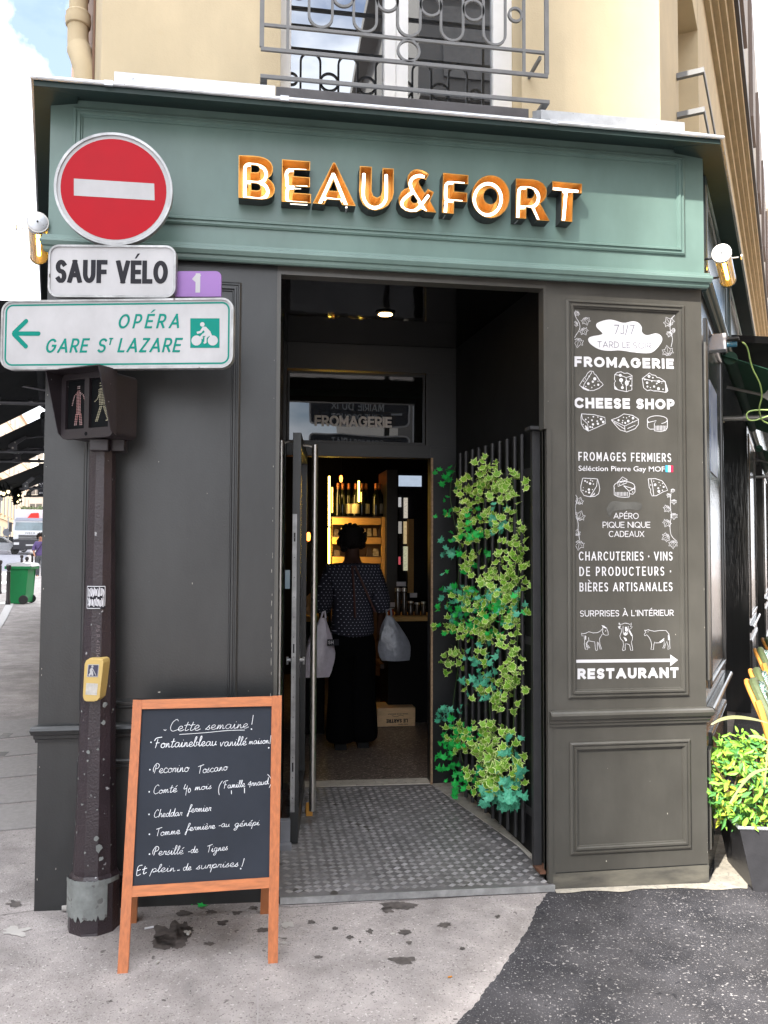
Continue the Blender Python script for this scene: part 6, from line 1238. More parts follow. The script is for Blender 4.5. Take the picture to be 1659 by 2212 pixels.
def person(label, base, H, rz, mats, arms, legs, head_fwd=.0, hair_r=.12, loc_extra=None):
    "local axes: +x right hand side, +y forward (face)"
    t = thing('person', label, 'person', base, rz=rz); s = H/1.65; Mx = Matrix.Translation(base) @ Matrix.Rotation(rz, 4, 'Z')
    T = lambda p: tuple(Mx @ (Vector(p)*s))
    V_ = [((0, 0, .92), (.14, .10)), ((0, .01, 1.08), (.125, .09)), ((0, .03, 1.28), (.15, .10)), ((0, .05, 1.36), (.09, .07)), ((0, .06+head_fwd*.4, 1.43), .05), ((0, .08+head_fwd, 1.50), (.072, .085)), ((0, .08+head_fwd*1.2, 1.57), (.078, .092)), ((0, .16+head_fwd*1.3, 1.51), .018)]
    E_ = [(0, 1), (1, 2), (2, 3), (3, 4), (4, 5), (5, 6), (5, 7)]
    for sx, ar in zip((-1, 1), arms):
        k = len(V_); V_ += [((sx*.15, .03, 1.33), .055), (ar[0], .042), (ar[1], .030), (ar[2], .034)]; E_ += [(2, k), (k, k+1), (k+1, k+2), (k+2, k+3)]
        d = (Vector(ar[2])-Vector(ar[1])).normalized()
        for q in range(4):
            kk = len(V_); b0 = Vector(ar[2])+d*.035+Vector((0, (q-1.5)*.018, 0)); V_ += [(tuple(b0), .0095), (tuple(b0+d*(.035-.006*abs(q-1.3))+Vector((-sx*.012, 0, 0))), .0085)]; E_ += [(k+3, kk), (kk, kk+1)]
        kk = len(V_); b0 = Vector(ar[2])+Vector((-sx*.005, .035, 0))+d*.01; V_ += [(tuple(b0), .011), (tuple(b0+d*.03+Vector((-sx*.015, .008, 0))), .009)]; E_ += [(k+3, kk), (kk, kk+1)]
    for sx, lg in zip((-1, 1), legs):
        k = len(V_); V_ += [((sx*.09, 0, .84), .085), (lg[0], .058), (lg[1], .040), ((lg[1][0], lg[1][1]+.13, .03), .032)]; E_ += [(0, k), (k, k+1), (k+1, k+2), (k+2, k+3)]
    skin('body', [(T(v[0]), tuple(x*s for x in v[1]) if isinstance(v[1], tuple) else v[1]*s) for v in V_], E_, mats['skin'], t)
    V2 = [((0, -.005, .80), (.19, .14)), ((0, 0, .90), (.18, .135)), ((0, .005, 1.05), (.165, .125)), ((0, .03, 1.26), (.185, .125)), ((0, .045, 1.37), (.12, .09))]; E2 = [(0, 1), (1, 2), (2, 3), (3, 4)]
    for sx, ar in zip((-1, 1), arms): k = len(V2); e = Vector(ar[0]); V2 += [((sx*.165, .03, 1.31), .085), (tuple(e), .080), (tuple(e*.6+Vector(ar[1])*.4), .066)]; E2 += [(3, k), (k, k+1), (k+1, k+2)]
    skin('shirt', [(T(v[0]), tuple(x*s for x in v[1]) if isinstance(v[1], tuple) else v[1]*s) for v in V2], E2, mats['shirt'], t)
    V3 = [((0, 0, .93), (.165, .12)), ((0, 0, .82), (.17, .125))]; E3 = [(0, 1)]; fl_ = mats.get('flare', .07)
    for sx, lg in zip((-1, 1), legs): k = len(V3); V3 += [((sx*.085, 0, .72), .108), ((lg[0][0]*.85, lg[0][1], lg[0][2]), fl_*.85+.01), ((lg[1][0], lg[1][1], .10), fl_), ((lg[1][0], lg[1][1]+.01, .045), fl_)]; E3 += [(1, k), (k, k+1), (k+1, k+2), (k+2, k+3)]
    skin('trousers', [(T(v[0]), tuple(x*s for x in v[1]) if isinstance(v[1], tuple) else v[1]*s) for v in V3], E3, mats['legs'], t)
    m = MB(); hc = Vector((0, .04+head_fwd*1.2, 1.565)); rr = random.Random(5)
    for i in range(230):
        u_ = rr.uniform(-1, 1); a = rr.uniform(0, 6.28); v = Vector((math.sqrt(1-u_*u_)*math.cos(a), math.sqrt(1-u_*u_)*math.sin(a), u_))
        if v.y > .15 and v.z < .45: continue
        if v.z < -.75: continue
        c = hc+Vector((v.x*hair_r*.92, v.y*hair_r*.85, v.z*hair_r*.9)); c += Vector((rr.gauss(0, .008), rr.gauss(0, .008), rr.gauss(0, .010))); r = rr.uniform(.012, .028); ico = [(0, -1, 0), (.89, -.45, 0), (.28, -.45, .85), (-.72, -.45, .53), (-.72, -.45, -.53), (.28, -.45, -.85), (.72, .45, .53), (-.28, .45, .85), (-.89, .45, 0), (-.28, .45, -.85), (.72, .45, -.53), (0, 1, 0)]
        m.add([T(c+Vector(q)*r) for q in ico], [(0,1,2),(0,2,3),(0,3,4),(0,4,5),(0,5,1),(1,6,2),(2,7,3),(3,8,4),(4,9,5),(5,10,1),(6,7,2),(7,8,3),(8,9,4),(9,10,5),(10,6,1),(11,7,6),(11,8,7),(11,9,8),(11,10,9),(11,6,10)])
    m.lathe(T(hc+Vector((0, -.035, .01))), [(0, -.10*s), (.075*s, -.07*s), (.092*s, 0), (.07*s, .07*s), (0, .10*s)][::-1], 14)
    m.build('hair', mats['hair'], t, smooth=True)
    for lg in legs:
        m = MB(); f0 = Vector((lg[1][0], lg[1][1], 0)); m.hexa([T(f0+Vector(q)) for q in ((-.045, -.06, .0), (.045, -.06, 0), (.045, .19, 0), (-.045, .19, 0), (-.038, -.055, .07), (.038, -.055, .07), (.034, .17, .035), (-.034, .17, .035))]); m.build('shoe', mats['shoe'], t, bevel=.008)
    return t, T
def dots_mat():
    m = M('navy_polka_dot_cotton', (.010, .011, .022), .8, .1); t = m.node_tree; N = t.nodes.new; b = t.nodes['Principled BSDF']; co = N('ShaderNodeTexCoord'); sp = N('ShaderNodeSeparateXYZ'); t.links.new(co.outputs['Object'], sp.inputs[0])
    def mth(op, a, b_=None, c=None):
        n = N('ShaderNodeMath'); n.operation = op
        for i, v in enumerate((a, b_, c)):
            if v is None: continue
            if isinstance(v, (int, float)): n.inputs[i].default_value = v
            else: t.links.new(v, n.inputs[i])
        return n.outputs[0]
    P = .027; X = mth('DIVIDE', mth('ADD', sp.outputs[0], mth('MULTIPLY', sp.outputs[1], .6)), P); Zz = mth('DIVIDE', sp.outputs[2], P*.8)
    row = mth('FLOOR', Zz); off_ = mth('MULTIPLY', mth('MODULO', mth('ADD', row, 100), 2), .5); fx = mth('SUBTRACT', mth('FRACT', mth('ADD', X, off_)), .5); fz = mth('MULTIPLY', mth('SUBTRACT', mth('FRACT', Zz), .5), .8)
    d = mth('SQRT', mth('ADD', mth('MULTIPLY', fx, fx), mth('MULTIPLY', fz, fz))); k = mth('LESS_THAN', d, .115)
    mx_ = N('ShaderNodeMix'); mx_.data_type = 'RGBA'; t.links.new(k, mx_.inputs[0]); mx_.inputs[6].default_value = (.010, .011, .022, 1); mx_.inputs[7].default_value = (.42, .42, .52, 1); t.links.new(mx_.outputs[2], b.inputs['Base Color']); return m
pb0 = GP(760, 1605, .06); pb0.z = .072
arms = [((-.225, .04, 1.07), (-.215, .12, .87), (-.21, .13, .79)), ((.225, .04, 1.07), (.225, .13, .90), (.225, .15, .82))]
legs = [((-.08, .02, .46), (-.085, -.02, .06)), ((.08, .02, .46), (.085, .03, .06))]
cust, T = person('customer seen from behind in a navy polka dot shirt holding plastic bags in the doorway', pb0, 1.63, R_(-3), dict(skin=M('deep_brown_skin', (.05, .022, .014), .5, .1), shirt=dots_mat(), legs=M('black_wide_trousers', (.0025, .0025, .003), .9, .1, spec=.05), hair=M('dark_curly_hair', (.005, .0035, .003), .8, .2, spec=.2), shoe=M('black_shoe', (.006, .006, .006), .9), flare=.125, back=True), arms, legs, .07, .108)
m = MB(); 
for pts in ([(-.01, -.085, 1.36), (.0, -.125, 1.2), (.01, -.14, .98)], [(.01, -.085, 1.36), (.08, -.125, 1.2), (.16, -.10, 1.02)]): m.tube([T(p) for p in smooth_pts(pts, 4)], .009, 6)
m.build('brown_strap', M('brown_leather_strap', (.05, .012, .008), .6, .1), cust)
def bag(name, label, cpx, Y, w, h, mat, sx):
    c = U(*cpx, Y); t = thing(name, label, 'bag', c); m = MB(); n = 18; rows = 11; vs = []
    for j in range(rows):
        v = j/(rows-1); wd = w/2*(.18+.92*math.sin(min(1, v*1.25)*math.pi*.5))*(1 if v < .85 else 1-.9*(v-.85)); 
        for i in range(n):
            a = 2*math.pi*i/n; k = 1+.13*math.sin(a*5+v*3)*(1-v*.5)+.10*noise.noise(Vector((math.cos(a)*2, math.sin(a)*2, v*4+sx*9))); vs.append((c.x+math.cos(a)*wd*k+sx*.05*v, c.y+math.sin(a)*wd*.55*k, c.z+h/2-v*h))
    fs = [(j*n+i, (j+1)*n+i, (j+1)*n+(i+1) % n, j*n+(i+1) % n) for j in range(rows-1) for i in range(n)]+[tuple(range((rows-1)*n, rows*n))]
    m.add(vs, fs); m.build('bag_film', mat, t, smooth=True); m = MB(); m.tube([(c.x-.015, c.y, c.z+h/2-.005), (c.x-.01-sx*.01, c.y, c.z+h/2+.04), (c.x+.012, c.y, c.z+h/2+.05), (c.x+.02, c.y, c.z+h/2)], .008, 6); m.build('bag_handle', mat, t); return t, c
mBagW = M('white_plastic_film', (.72, .66, .74), .35, .15, 14, .6, 30, dist=.01); mBagG = M('grey_translucent_film', (.22, .23, .26), .3, .25, 14, .6, 30, dist=.01)
bt, bc = bag('white_carrier_bag', 'white plastic carrier bag with a black print hanging from the customer left hand', (697, 1398), 2.38, .21, .42, mBagW, -1)
m = MB(); BFm = PFz((bc.x+.02, bc.y-.085, bc.z), 8); m.fbox(BFm, .005, .09, .02, .065, 0, .002); m.build('print_block', mBlackInk, bt)
m = MB(); caps(m, PF(BFm.P(0, 0, .003), BFm.u, BFm.v), 'SH', (.012, .03), (.05, .03), .026, .2, .2); m.build('print_lettering', mVinyl, bt)
bag('grey_carrier_bag', 'grey crumpled plastic carrier bag on the customer right side', (840, 1378), 2.50, .22, .33, mBagG, 1)
# ------------------------------------------------------------------ tube lamps
def tube_lamp(label, cpx, Y, d, outw, stand):
    p0 = U(*cpx, Y); p1 = p0+d*.42; t = thing('tube_wall_lamp', label, 'wall lamp', p0, 'glass tube wall lamps on the corners of the shop front'); r = .040
    def disc_(a, b, ra, rb, mat, name, n=24): m = MB(); m.tube([a, b], [ra, rb], n); m.build(name, mat, t, smooth=True)
    disc_(p0, p0+d*.028, .044, .044, mSteel, 'front_cap'); disc_(p0-d*.004, p0-d*.0003, .034, .040, mZinc, 'cap_face'); disc_(p0-d*.008, p0-d*.0045, .004, .004, mBlackM, 'cap_screw')
    g = bpy.data.materials.get('amber_tube_glass') or glass('amber_tube_glass', through=.9); 
    gm_ = g.node_tree.nodes['Transparent BSDF']; gm_.inputs[0].default_value = (1, .80, .42, 1)
    m = MB(); m.tube([p0+d*.03, p1], r, 24, caps=False); m.build('glass_tube', g, t, smooth=True)
    disc_(p1+d*.001, p1+d*.02, .042, .042, mBlackM, 'rear_cap'); disc_(p0+d*.03, p1-d*.002, .008, .008, M('warm_filament_glow', (1, .7, .2), .4, 0, emit=(1, .58, .12), es=22), 'filament')
    disc_(p0+d*.05, p0+d*.062, .0425, .0425, mBlackM, 'clamp_band') if False else None
    m = MB(); 
    for q in (.06, .38): a = p0+d*q; m.tube([a-outw*.041, a-outw*stand], .006, 8)
    m.build('wall_arm', mBlackM, t); m = MB(); m.tube([p0+d*.10+outw*.041, p0+d*.10+outw*.07], .0035, 6); ctr = p0+d*.10+outw*.083; m.tube([ctr+(d*math.cos(a)+Z*math.sin(a))*.012 for a in [i*math.pi/6 for i in range(12)]], .0025, 5, closed=True); m.build('lock_ring', mSteel, t)
    return t
tube_lamp('glass tube wall lamp glowing amber at the terrace corner beside the grey socket box', (1558.8, 546.3), -.03, RD, RN, .10)
tube_lamp('glass tube wall lamp glowing amber left of the white cycle exception sign', (81.1, 479.4), -.06, LD, LN, .07)
# socket box and green cable
sb_ = thing('socket_box', 'grey outdoor socket box with a blue plug under the terrace lamp', 'socket', FR.P(1.0, 2.6, .02)); c = U(1570, 738, .62); u_, v_ = FR.px(1566, 738); q = FR.P(1.0, 2.60, .02)
cB = CAM+ray(1569, 738).normalized()*0; 
dpt = 4.35; rv = ray(1569, 738); rv = rv/rv.dot(fw); q = CAM+rv*dpt
BXF = PF(q, RD, Z); m = MB(); m.fbox(BXF, -.02, .055, -.043, .043, -.16, .0); m.build('box_body', M('grey_socket_plastic', (.32, .33, .36), .5, .05), sb_, bevel=.005)
m = MB(); m.tube([BXF.P(.03, -.01, .0), BXF.P(.03, -.012, .05)], .014, 10); m.build('blue_plug', M('petrol_blue_plug', (.02, .14, .22), .4), sb_); m = MB(); m.fbox(BXF, .0, .05, .012, .022, .0, .06); m.build('flap', mBlackM, sb_)
mCab = M('lime_green_cable', (.42, .60, .18), .5, .05); cb2 = [(510,1240),(545,1270),(570,1330),(590,1430),(620,1530),(665,1620),(700,1700),(716,1790),(715,1850),(700,1910),(690,1960),(700,2030),(725,2090),(790,2125)]
rp = lambda x, y, dz=0: (lambda v: CAM+v/v.dot(fw)*(4.35+dz))(ray(1503.2+x*.1984, 493.7+y*.1984))
m = MB(); m.tube(smooth_pts([tuple(rp(x, y, .04*i)) for i, (x, y) in enumerate(cb2)], 4), .0042, 6); m.tube(smooth_pts([tuple(rp(x, y, .5)) for x, y in ((790, 1975), (700, 1975), (600, 1985), (560, 2010), (552, 2050), (580, 2085), (640, 2088), (700, 2070), (790, 2040))], 4), .0042, 6)
o = m.build('green_cable', mCab); tag(o, 'lime green cable looping down from the socket box over the awning arm', 'cable')
# ------------------------------------------------------------------ awnings
mAwn = M('dark_green_awning_cloth', (.030, .075, .048), .8, .12, 6, .3, 300)
def cloth_through(m, c, k):
    t = m.node_tree; b = t.nodes['Principled BSDF']; o = [n for n in t.nodes if n.type == 'OUTPUT_MATERIAL'][0]; tr = t.nodes.new('ShaderNodeBsdfTranslucent'); tr.inputs[0].default_value = (*c, 1); x = t.nodes.new('ShaderNodeMixShader'); x.inputs[0].default_value = k
    t.links.new(b.outputs[0], x.inputs[1]); t.links.new(tr.outputs[0], x.inputs[2]); t.links.new(x.outputs[0], o.inputs[0])
cloth_through(mAwn, (.05, .13, .085), .4)
mAwnL = M('near_black_awning_cloth', (.010, .014, .016), .85, .1, 6)
mArm = M('grey_awning_arm', (.13, .135, .15), .35, .15, 12, metal=.5); mArmL = M('light_awning_arm', (.30, .29, .27), .35, .1, 12, metal=.4)
def awning(label, f, t0, t1, zw, drop, proj, za, cloth, arm, arms, group, gap=.0, sgn=1, scal=True):
    a = thing('awning', label, 'awning', f.P((t0+t1)/2, zw, .1), group)
    m = MB(); n = 8; v = []
    for i in range(n+1):
        t = t0+(t1-t0)*i/n
        for k in range(5): q = k/4; v.append(f.P(t, zw-drop*q-.008*math.sin(q*math.pi), gap+proj*q))
    m.add(v, [(i*5+k, i*5+k+1, i*5+k+6, i*5+k+5) for i in range(n) for k in range(4)]); v2 = [p+Z*.004 for p in v]; m.add(v2, [(i*5+k+5, i*5+k+6, i*5+k+1, i*5+k) for i in range(n) for k in range(4)]); m.build('cloth', cloth, a, smooth=True)
    m = MB(); m.tube([f.P(t0, zw-drop-.02, gap+proj), f.P(t1, zw-drop-.02, gap+proj)], .028, 10); m.build('front_bar', arm, a, smooth=True)
    m = MB(); m.tube([f.P(t0+.02, zw-.02, gap+.05), f.P(t1-.02, zw-.02, gap+.05)], .04, 12); m.build('roller', cloth, a, smooth=True)
    m = MB(); vv = [f.P(t0+(t1-t0)*i/24, zw-drop-.045, gap+proj+.025) for i in range(25)]+[f.P(t0+(t1-t0)*i/24, zw-drop-(.19 if i % 2 else .17), gap+proj+.027) for i in range(25)]; m.add(vv, [(i, 25+i, 26+i, i+1) for i in range(24)]); m.build('valance', cloth, a)
    for t in arms:
        m = MB(); zz = za; m.tube([f.P(t, zz, gap-.05), f.P(t, zz-.02, gap+proj-.38)], .017, 10); 
        for w in (.10, .36, .52): m.tube([f.P(t, zz, gap+w), f.P(t, zz-.001, gap+w+.025)], .024, 10)
        m.build('arm', arm, a, smooth=True)
        m = MB(); m.tube([f.P(t, zw-.12, gap), f.P(t, zz+.12, gap+.28)], .010, 8); m.build('tie_rod', arm, a); m = MB(); m.fbox(f, t-.014, t+.014, zz-.03, zz+.05, gap+.30, gap+.38); m.add([f.P(t-.012, zz+.05, gap+.31), f.P(t-.012, zz+.05, gap+.38), f.P(t-.012, zz+.17, gap+.25), f.P(t-.012, zz+.13, gap+.21), f.P(t+.012, zz+.05, gap+.31), f.P(t+.012, zz+.05, gap+.38), f.P(t+.012, zz+.17, gap+.25), f.P(t+.012, zz+.13, gap+.21)], [(0,1,2,3),(7,6,5,4),(0,4,5,1),(1,5,6,2),(2,6,7,3),(3,7,4,0)]); m.build('knuckle', arm, a)
        m = MB(); m.tube([f.P(t-.016, zz+.02, gap+.34), f.P(t+.016, zz+.02, gap+.34)], .010, 8); m.tube([f.P(t-.016, zz+.075, gap+.32), f.P(t+.016, zz+.075, gap+.32)], .008, 8); m.build('bolt', mSteel, a)
    return a
LG = 'dark awnings along the left street'
awning('nearest dark awning over the left street, seen from beneath beside the direction sign', FLm, -3.5, -1.65, 2.735, .53, .90, 2.53, mAwnL, mArm, (-2.35,), LG)
awning('second dark awning over the left street, between two others', FLm, -7.5, -4.5, 2.78, .52, .92, 2.50, mAwnL, mArm, (-5.2, -6.2), LG)
awning('farthest dark awning over the left street, hung with bulbs', FLm, -12.4, -9.0, 2.78, .38, .80, 2.42, mAwnL, mArm, (-9.6, -11.6), LG)
awning('dark green awning over the terrace chairs with a grey folding arm', FR, 1.30, 4.6, 2.75, .48, 1.15, 2.42, mAwn, mArmL, (1.75,), None, .0)
awning('farther dark green awning behind the first terrace awning', FR, 6.4, 9.4, 2.75, .48, 1.15, 2.42, mAwn, mArmL, (6.7,), None, .0)
# string of bulbs and bundle on the far left awning
sl_ = thing('bulb_string', 'string of black clip bulbs hanging from the far awning bar', 'string lights', U(15, 1050, 9.0))
m = MB(); m.tube(smooth_pts([tuple(U(x, y, 9.0)) for x, y in ((-20, 1046), (4, 1042), (12, 1041), (20, 1046), (36, 1044))], 4), .006, 5); m.build('flex', mBlackM, sl_)
for x, y in ((1, 1058), (8, 1060), (18, 1056), (-8, 1058)):
    p = U(x, y, 9.0); top = U(x-(3 if x > 12 else 0), 1044, 9.0); m = MB(); m.tube([top, p+Z*.04], .006, 5); m.lathe(p, [(.014, .05), (.024, .03), (.026, -.02)][::-1], 10); m.build('holder', mBlackM, sl_)
    m = MB(); m.lathe(p, [(.020, -.021), (.026, -.045), (.014, -.068), (0, -.072)], 10); m.build('bulb', M('clear_bulb_glow', (.8, .7, .4), .3, 0, emit=(1, .8, .45), es=1.2), sl_, smooth=True)
bd = thing('black_garland_bundle', 'ragged black garland bundle with small lamps at the far awning corner', 'garland', U(35, 1060, 11)); m = MB()
for _ in range(420):
    x, y = rnd.gauss(36, 6.5), rnd.uniform(1040, 1088); x = 36+(x-36)*(1.25-(y-1040)/60); p = U(x, y, 11+rnd.uniform(-.2, .2)); d1 = Vector((rnd.uniform(-1, 1), rnd.uniform(-1, 1), rnd.uniform(-1, 1))).normalized()*.045; d2 = d1.cross(Vector((rnd.uniform(-1, 1), 1, rnd.uniform(-1, 1)))).normalized()*.02; m.add([p-d1, p+d2, p+d1, p-d2], [(0, 1, 2, 3)])
m.build('dark_foliage', mAwnL, bd, kind='stuff')
for x, y in ((40, 1070), (43, 1080), (38, 1084)): m = MB(); p = U(x, y, 10.7); m.lathe(p, [(0, .02), (.016, 0), (0, -.02)], 8); m.build('small_lamp', M('tiny_lamp_glow', (1, .9, .5), .4, 0, emit=(1, .85, .4), es=2), bd)
# hanging panel
hp = thing('projecting_panel', 'black projecting panel with white letters on the left street beyond the awnings', 'sign', U(90, 1035, 15.5)); pf_ = PFz(U(90, 1035, 15.5), 8); a, b = pf_.px(82, 1072), pf_.px(104, 1001); m = MB(); m.fbox(pf_, a[0], b[0], a[1], b[1], -.06, 0); m.build('panel', mBlackInk, hp)
m = MB(); 
for s_, y in (('AL', 1015), ('VI', 1051), ('01 4', 1067)): p0, p1 = pf_.px(85, y), pf_.px(97 if s_ != '01 4' else 99, y); caps(m, pf_, s_, p0, p1, abs(pf_.px(85, y-7 if s_ != '01 4' else y-4)[1]-p0[1]), .2, .3, h=.004)
m.build('lettering', mVinyl, hp)
# ------------------------------------------------------------------ left street furniture
mBol = M('dark_bollard_paint', (.028, .022, .024), .4, .15)
def bollard(x, y, label):
    p = GP(x, y); t = thing('bollard', label, 'bollard', p, 'ball headed bollards along the kerb'); m = MB(); m.lathe(p, [(.055, 0), (.055, .08), (.042, .10), (.040, .72), (.048, .73), (.030, .755)][::-1], 14); m.build('post', mBol, t, smooth=True)
    m = MB(); m.lathe(p, [(.028, .756), (.050, .79), (.058, .83), (.045, .875), (0, .895)][::-1], 14); m.build('ball_head', mBol, t, smooth=True)
for x, y, l in ((17, 1307, 'ball headed bollard directly in front of the green bin'), (-1, 1283, 'ball headed bollard left of the green bin, cut by the picture edge'), (57, 1264, 'ball headed bollard just behind the green bin wheel'), (46, 1255, 'ball headed bollard behind the bin lid'), (69, 1247, 'bollard nearest the walking woman, in front of her'), (76, 1241, 'bollard beside the walking woman, partly behind her leg')): bollard(x, y, l)
# wheelie bin, side view
p = GP(38, 1305); wb = thing('wheelie_bin', 'bright green wheelie bin with a white lid on the kerb', 'bin', p); WF = PFz(p, -8); mG2 = M('bin_green', (.0, .21, .055), .6, .06); mLid = M('white_bin_lid', (.72, .72, .74), .5, .05)
ppx = 1/FPX*19.3
m = MB(); m.prism(WF, [(-.20, .03), (.16, .03), (.17, .12), (.20, .78), (-.205, .78)], -.42, 0); m.build('tub', mG2, wb, bevel=.02)
m = MB(); m.fbox(WF, -.30, .28, .78, .845, -.45, .03); m.build('rim', mG2, wb, bevel=.012); m = MB(); m.prism(WF, [(-.27, .846), (.30, .846), (.26, .90), (.0, .925), (-.24, .895)], -.44, .02); m.build('lid', mLid, wb, bevel=.012)
for w_ in (.015, -.43): m = MB(); c = WF.P(.13, .10, w_); m.lathe(c, [(0, -.02), (.09, -.02), (.10, -.01), (.10, .015), (.05, .02), (0, .02)][::-1], 20, 'Y'); m.build('wheel', M('bin_tyre', (.02, .02, .02), .6), wb, smooth=True)
m = MB(); m.fbox(WF, -.02, .06, .3, .42, .001, .004) if False else m.fbox(WF, -.05, .05, .62, .66, .0, .012); m.build('grip_lug', mG2, wb)
# walking woman
wp = GP(86, 1247.5)
wa = [((-.24, .02, 1.08), (-.25, .06, .86), (-.25, .08, .78)), ((.24, .02, 1.08), (.22, .12, .90), (.20, .14, .84))]
wl_ = [((-.09, .08, .47), (-.10, .12, .06)), ((.09, -.04, .47), (.09, -.16, .09))]
wm, T = person('woman with curly dark hair in a purple top walking past the bollards', wp, 1.60, R_(192), dict(skin=M('tan_skin', (.42, .20, .12), .5, .05), shirt=M('purple_cotton', (.105, .07, .20), .8, .2, 12), legs=M('faded_black_jeans', (.035, .037, .045), .8, .5, 5, col2=(.16, .17, .19)), hair=M('brown_black_curls', (.018, .010, .008), .7, .3), shoe=M('white_trainer', (.65, .62, .55), .6), flare=.075, back=True), wa, wl_, .0, .16)
m = MB(); m.tube([T(p) for p in smooth_pts([(-.10, .05, 1.40), (-.02, .165, 1.22), (.10, .165, 1.03), (.18, .12, .93)], 4)], .012, 6); m.build('shoulder_strap', mBlackInk, wm)
for sx in (-1, 1): m = MB(); m.lathe(T((sx*.03, .165, 1.545)), [(0, .008), (.010, 0), (0, -.008)], 8); m.build('eye', mBlackInk, wm)
m = MB(); m.tube([T((-.025, .168, 1.475)), T((0, .175, 1.472)), T((.025, .168, 1.475))], .005, 6); m.build('mouth', M('lip_red', (.35, .06, .06), .5), wm)
# truck
tp = GP(64, 1198.4); trk = thing('white_lorry', 'white lorry with a black bumper and box body far down the left street', 'lorry', tp); TK = PFz(tp, 12.9); mTW = M('lorry_white', (.62, .63, .66), .35, .05); mTB = M('lorry_black_plastic', (.03, .03, .035), .5, .1)
hwT = 1.25
m = MB(); m.fbox(TK, -hwT, hwT, 1.25, 1.95, -2.2, 0); m.prism(TK, [(-hwT, 1.951), (hwT, 1.951), (hwT-.06, 2.75), (-hwT+.06, 2.75)], -2.2, -.12); m.build('cab', mTW, trk, bevel=.06)
m = MB(); m.prism(TK, [(-hwT+.10, 1.98), (hwT-.10, 1.98), (hwT-.18, 2.62), (-hwT+.18, 2.62)], -.119, -.08); m.build('windscreen', M('lorry_windscreen', (.18, .24, .27), .1, .3, 1.2, spec=.9), trk)
m = MB(); m.prism(TK, [(-hwT+.08, 2.76), (hwT-.08, 2.76), (hwT-.2, 2.98), (-hwT+.2, 2.98)], -2.0, -.05); m.build('sun_visor', M('visor_blue_grey', (.32, .34, .42), .4), trk)
m = MB(); m.fbox(TK, -hwT-.02, hwT+.02, .98-.0, 3.75+.0, -8.5, -2.3); m.build('cargo_box', mTW, trk, bevel=.03)
m = MB(); m.prism(TK, [(-.28, 3.02), (.62, 3.02), (.60, 3.42), (.50, 3.46), (.0, 3.42)], -2.28, -1.6); m.build('red_roof_fairing', M('bright_red_cover', (.80, .02, .01), .5, .05), trk)
for y0, y1 in ((1.30, 1.38), (1.42, 1.50), (1.54, 1.60)): m = MB(); m.fbox(TK, -.85, .85, y0, y1, .001, .03); m.build('grille_bar', mTB, trk)
m = MB(); caps(m, TK, 'IVECO'.replace('V', 'V'), (-.36, 1.68), (.36, 1.68), .13, .2, .3, h=.01); m.build('lettering', mTB, trk)
m = MB(); m.fbox(TK, -hwT, hwT, .42, 1.22, -.5, .06); m.build('bumper', mTB, trk, bevel=.04); m = MB(); m.fbox(TK, -.30, .30, .72, .84, .061, .07); m.build('number_plate', mWhiteS, trk)
for sx in (-1, 1):
    m = MB(); m.fbox(TK, sx*1.0-.2, sx*1.0+.2, .80, 1.0, .061, .08); m.build('headlight', M('headlamp_glass', (.6, .6, .62), .2), trk); m = MB(); c = TK.P(sx*1.02, .5, -1.0); m.lathe(c, [(0, -.3), (.48, -.3), (.5, 0), (.48, .02), (0, .02)][::-1], 18, 'X'); m.build('wheel', M('tyre_black', (.02, .02, .02), .7), trk, smooth=True)
    m = MB(); m.fbox(TK, sx*(hwT+.22)-.11, sx*(hwT+.22)+.11, 1.85, 2.6, -.3, -.15); m.fbox(TK, min(sx*hwT, sx*(hwT+.2)), max(sx*hwT, sx*(hwT+.2)), 2.5, 2.55, -.26, -.2); m.build('mirror', mTB, trk)
# cars
def car(x, y, rz, col, label, L_=4.1):
    p = GP(x, y); t = thing('parked_car', label, 'car', p, 'cars parked at the far left crossing', rz=0); f = PFz(p, rz); mc = M('car_paint', col, .25, .03, spec=.7)
    pr_ = [(-2.05, .30), (2.0, .30), (2.05, .62), (1.9, .80), (1.0, .92), (.35, 1.36), (-.9, 1.40), (-1.75, .98), (-2.05, .85)]
    m = MB(); m.prism(f, pr_, -1.7, 0); m.build('car_body', mc, t, bevel=.05); m = MB(); m.prism(f, [(.85, .93), (.30, 1.30), (-.85, 1.33), (-1.5, .97)], .001, .02); m.build('side_window', M('car_glass', (.02, .025, .03), .08, spec=.9), t)
    for cx in (-1.3, 1.3):
        m = MB(); c = f.P(cx, .31, .02); m.lathe(c, [(0, -.1), (.31, -.1), (.32, .0), (.30, .02), (.2, .02), (0, .02)][::-1], 18, 'Y'); wh = m.build('wheel', M('car_tyre', (.02, .02, .02), .7), t, smooth=True); m = MB(); c = f.P(cx, .31, .045); m.lathe(c, [(0, -.001), (.19, -.001), (.19, .004), (0, .004)][::-1], 14, 'Y'); m.build('rim', mAlu, wh)
    return t
car(18, 1192.5, 10, (.02, .022, .025), 'black car side on beyond the crossing, left of the lorry'); car(-6, 1197, 10, (.30, .31, .33), 'silver grey car cut by the picture edge left of the lorry')
p = GP(18, 1172+22); tpo = thing('street_pole', 'thin white street pole with a small round sign far down the left street', 'pole', p); m = MB(); m.tube([p, U(18, 1118, p.y)], .06, 8); m.build('shaft', mWhiteS, tpo); m = MB(); q = U(14.5, 1150, p.y-.1); m.lathe(q, [(0, -.02), (.33, -.02), (.33, .02), (0, .02)][::-1], 16, 'Y'); m.build('round_sign_back', M('grey_sign_back', (.2, .21, .25), .6), tpo)
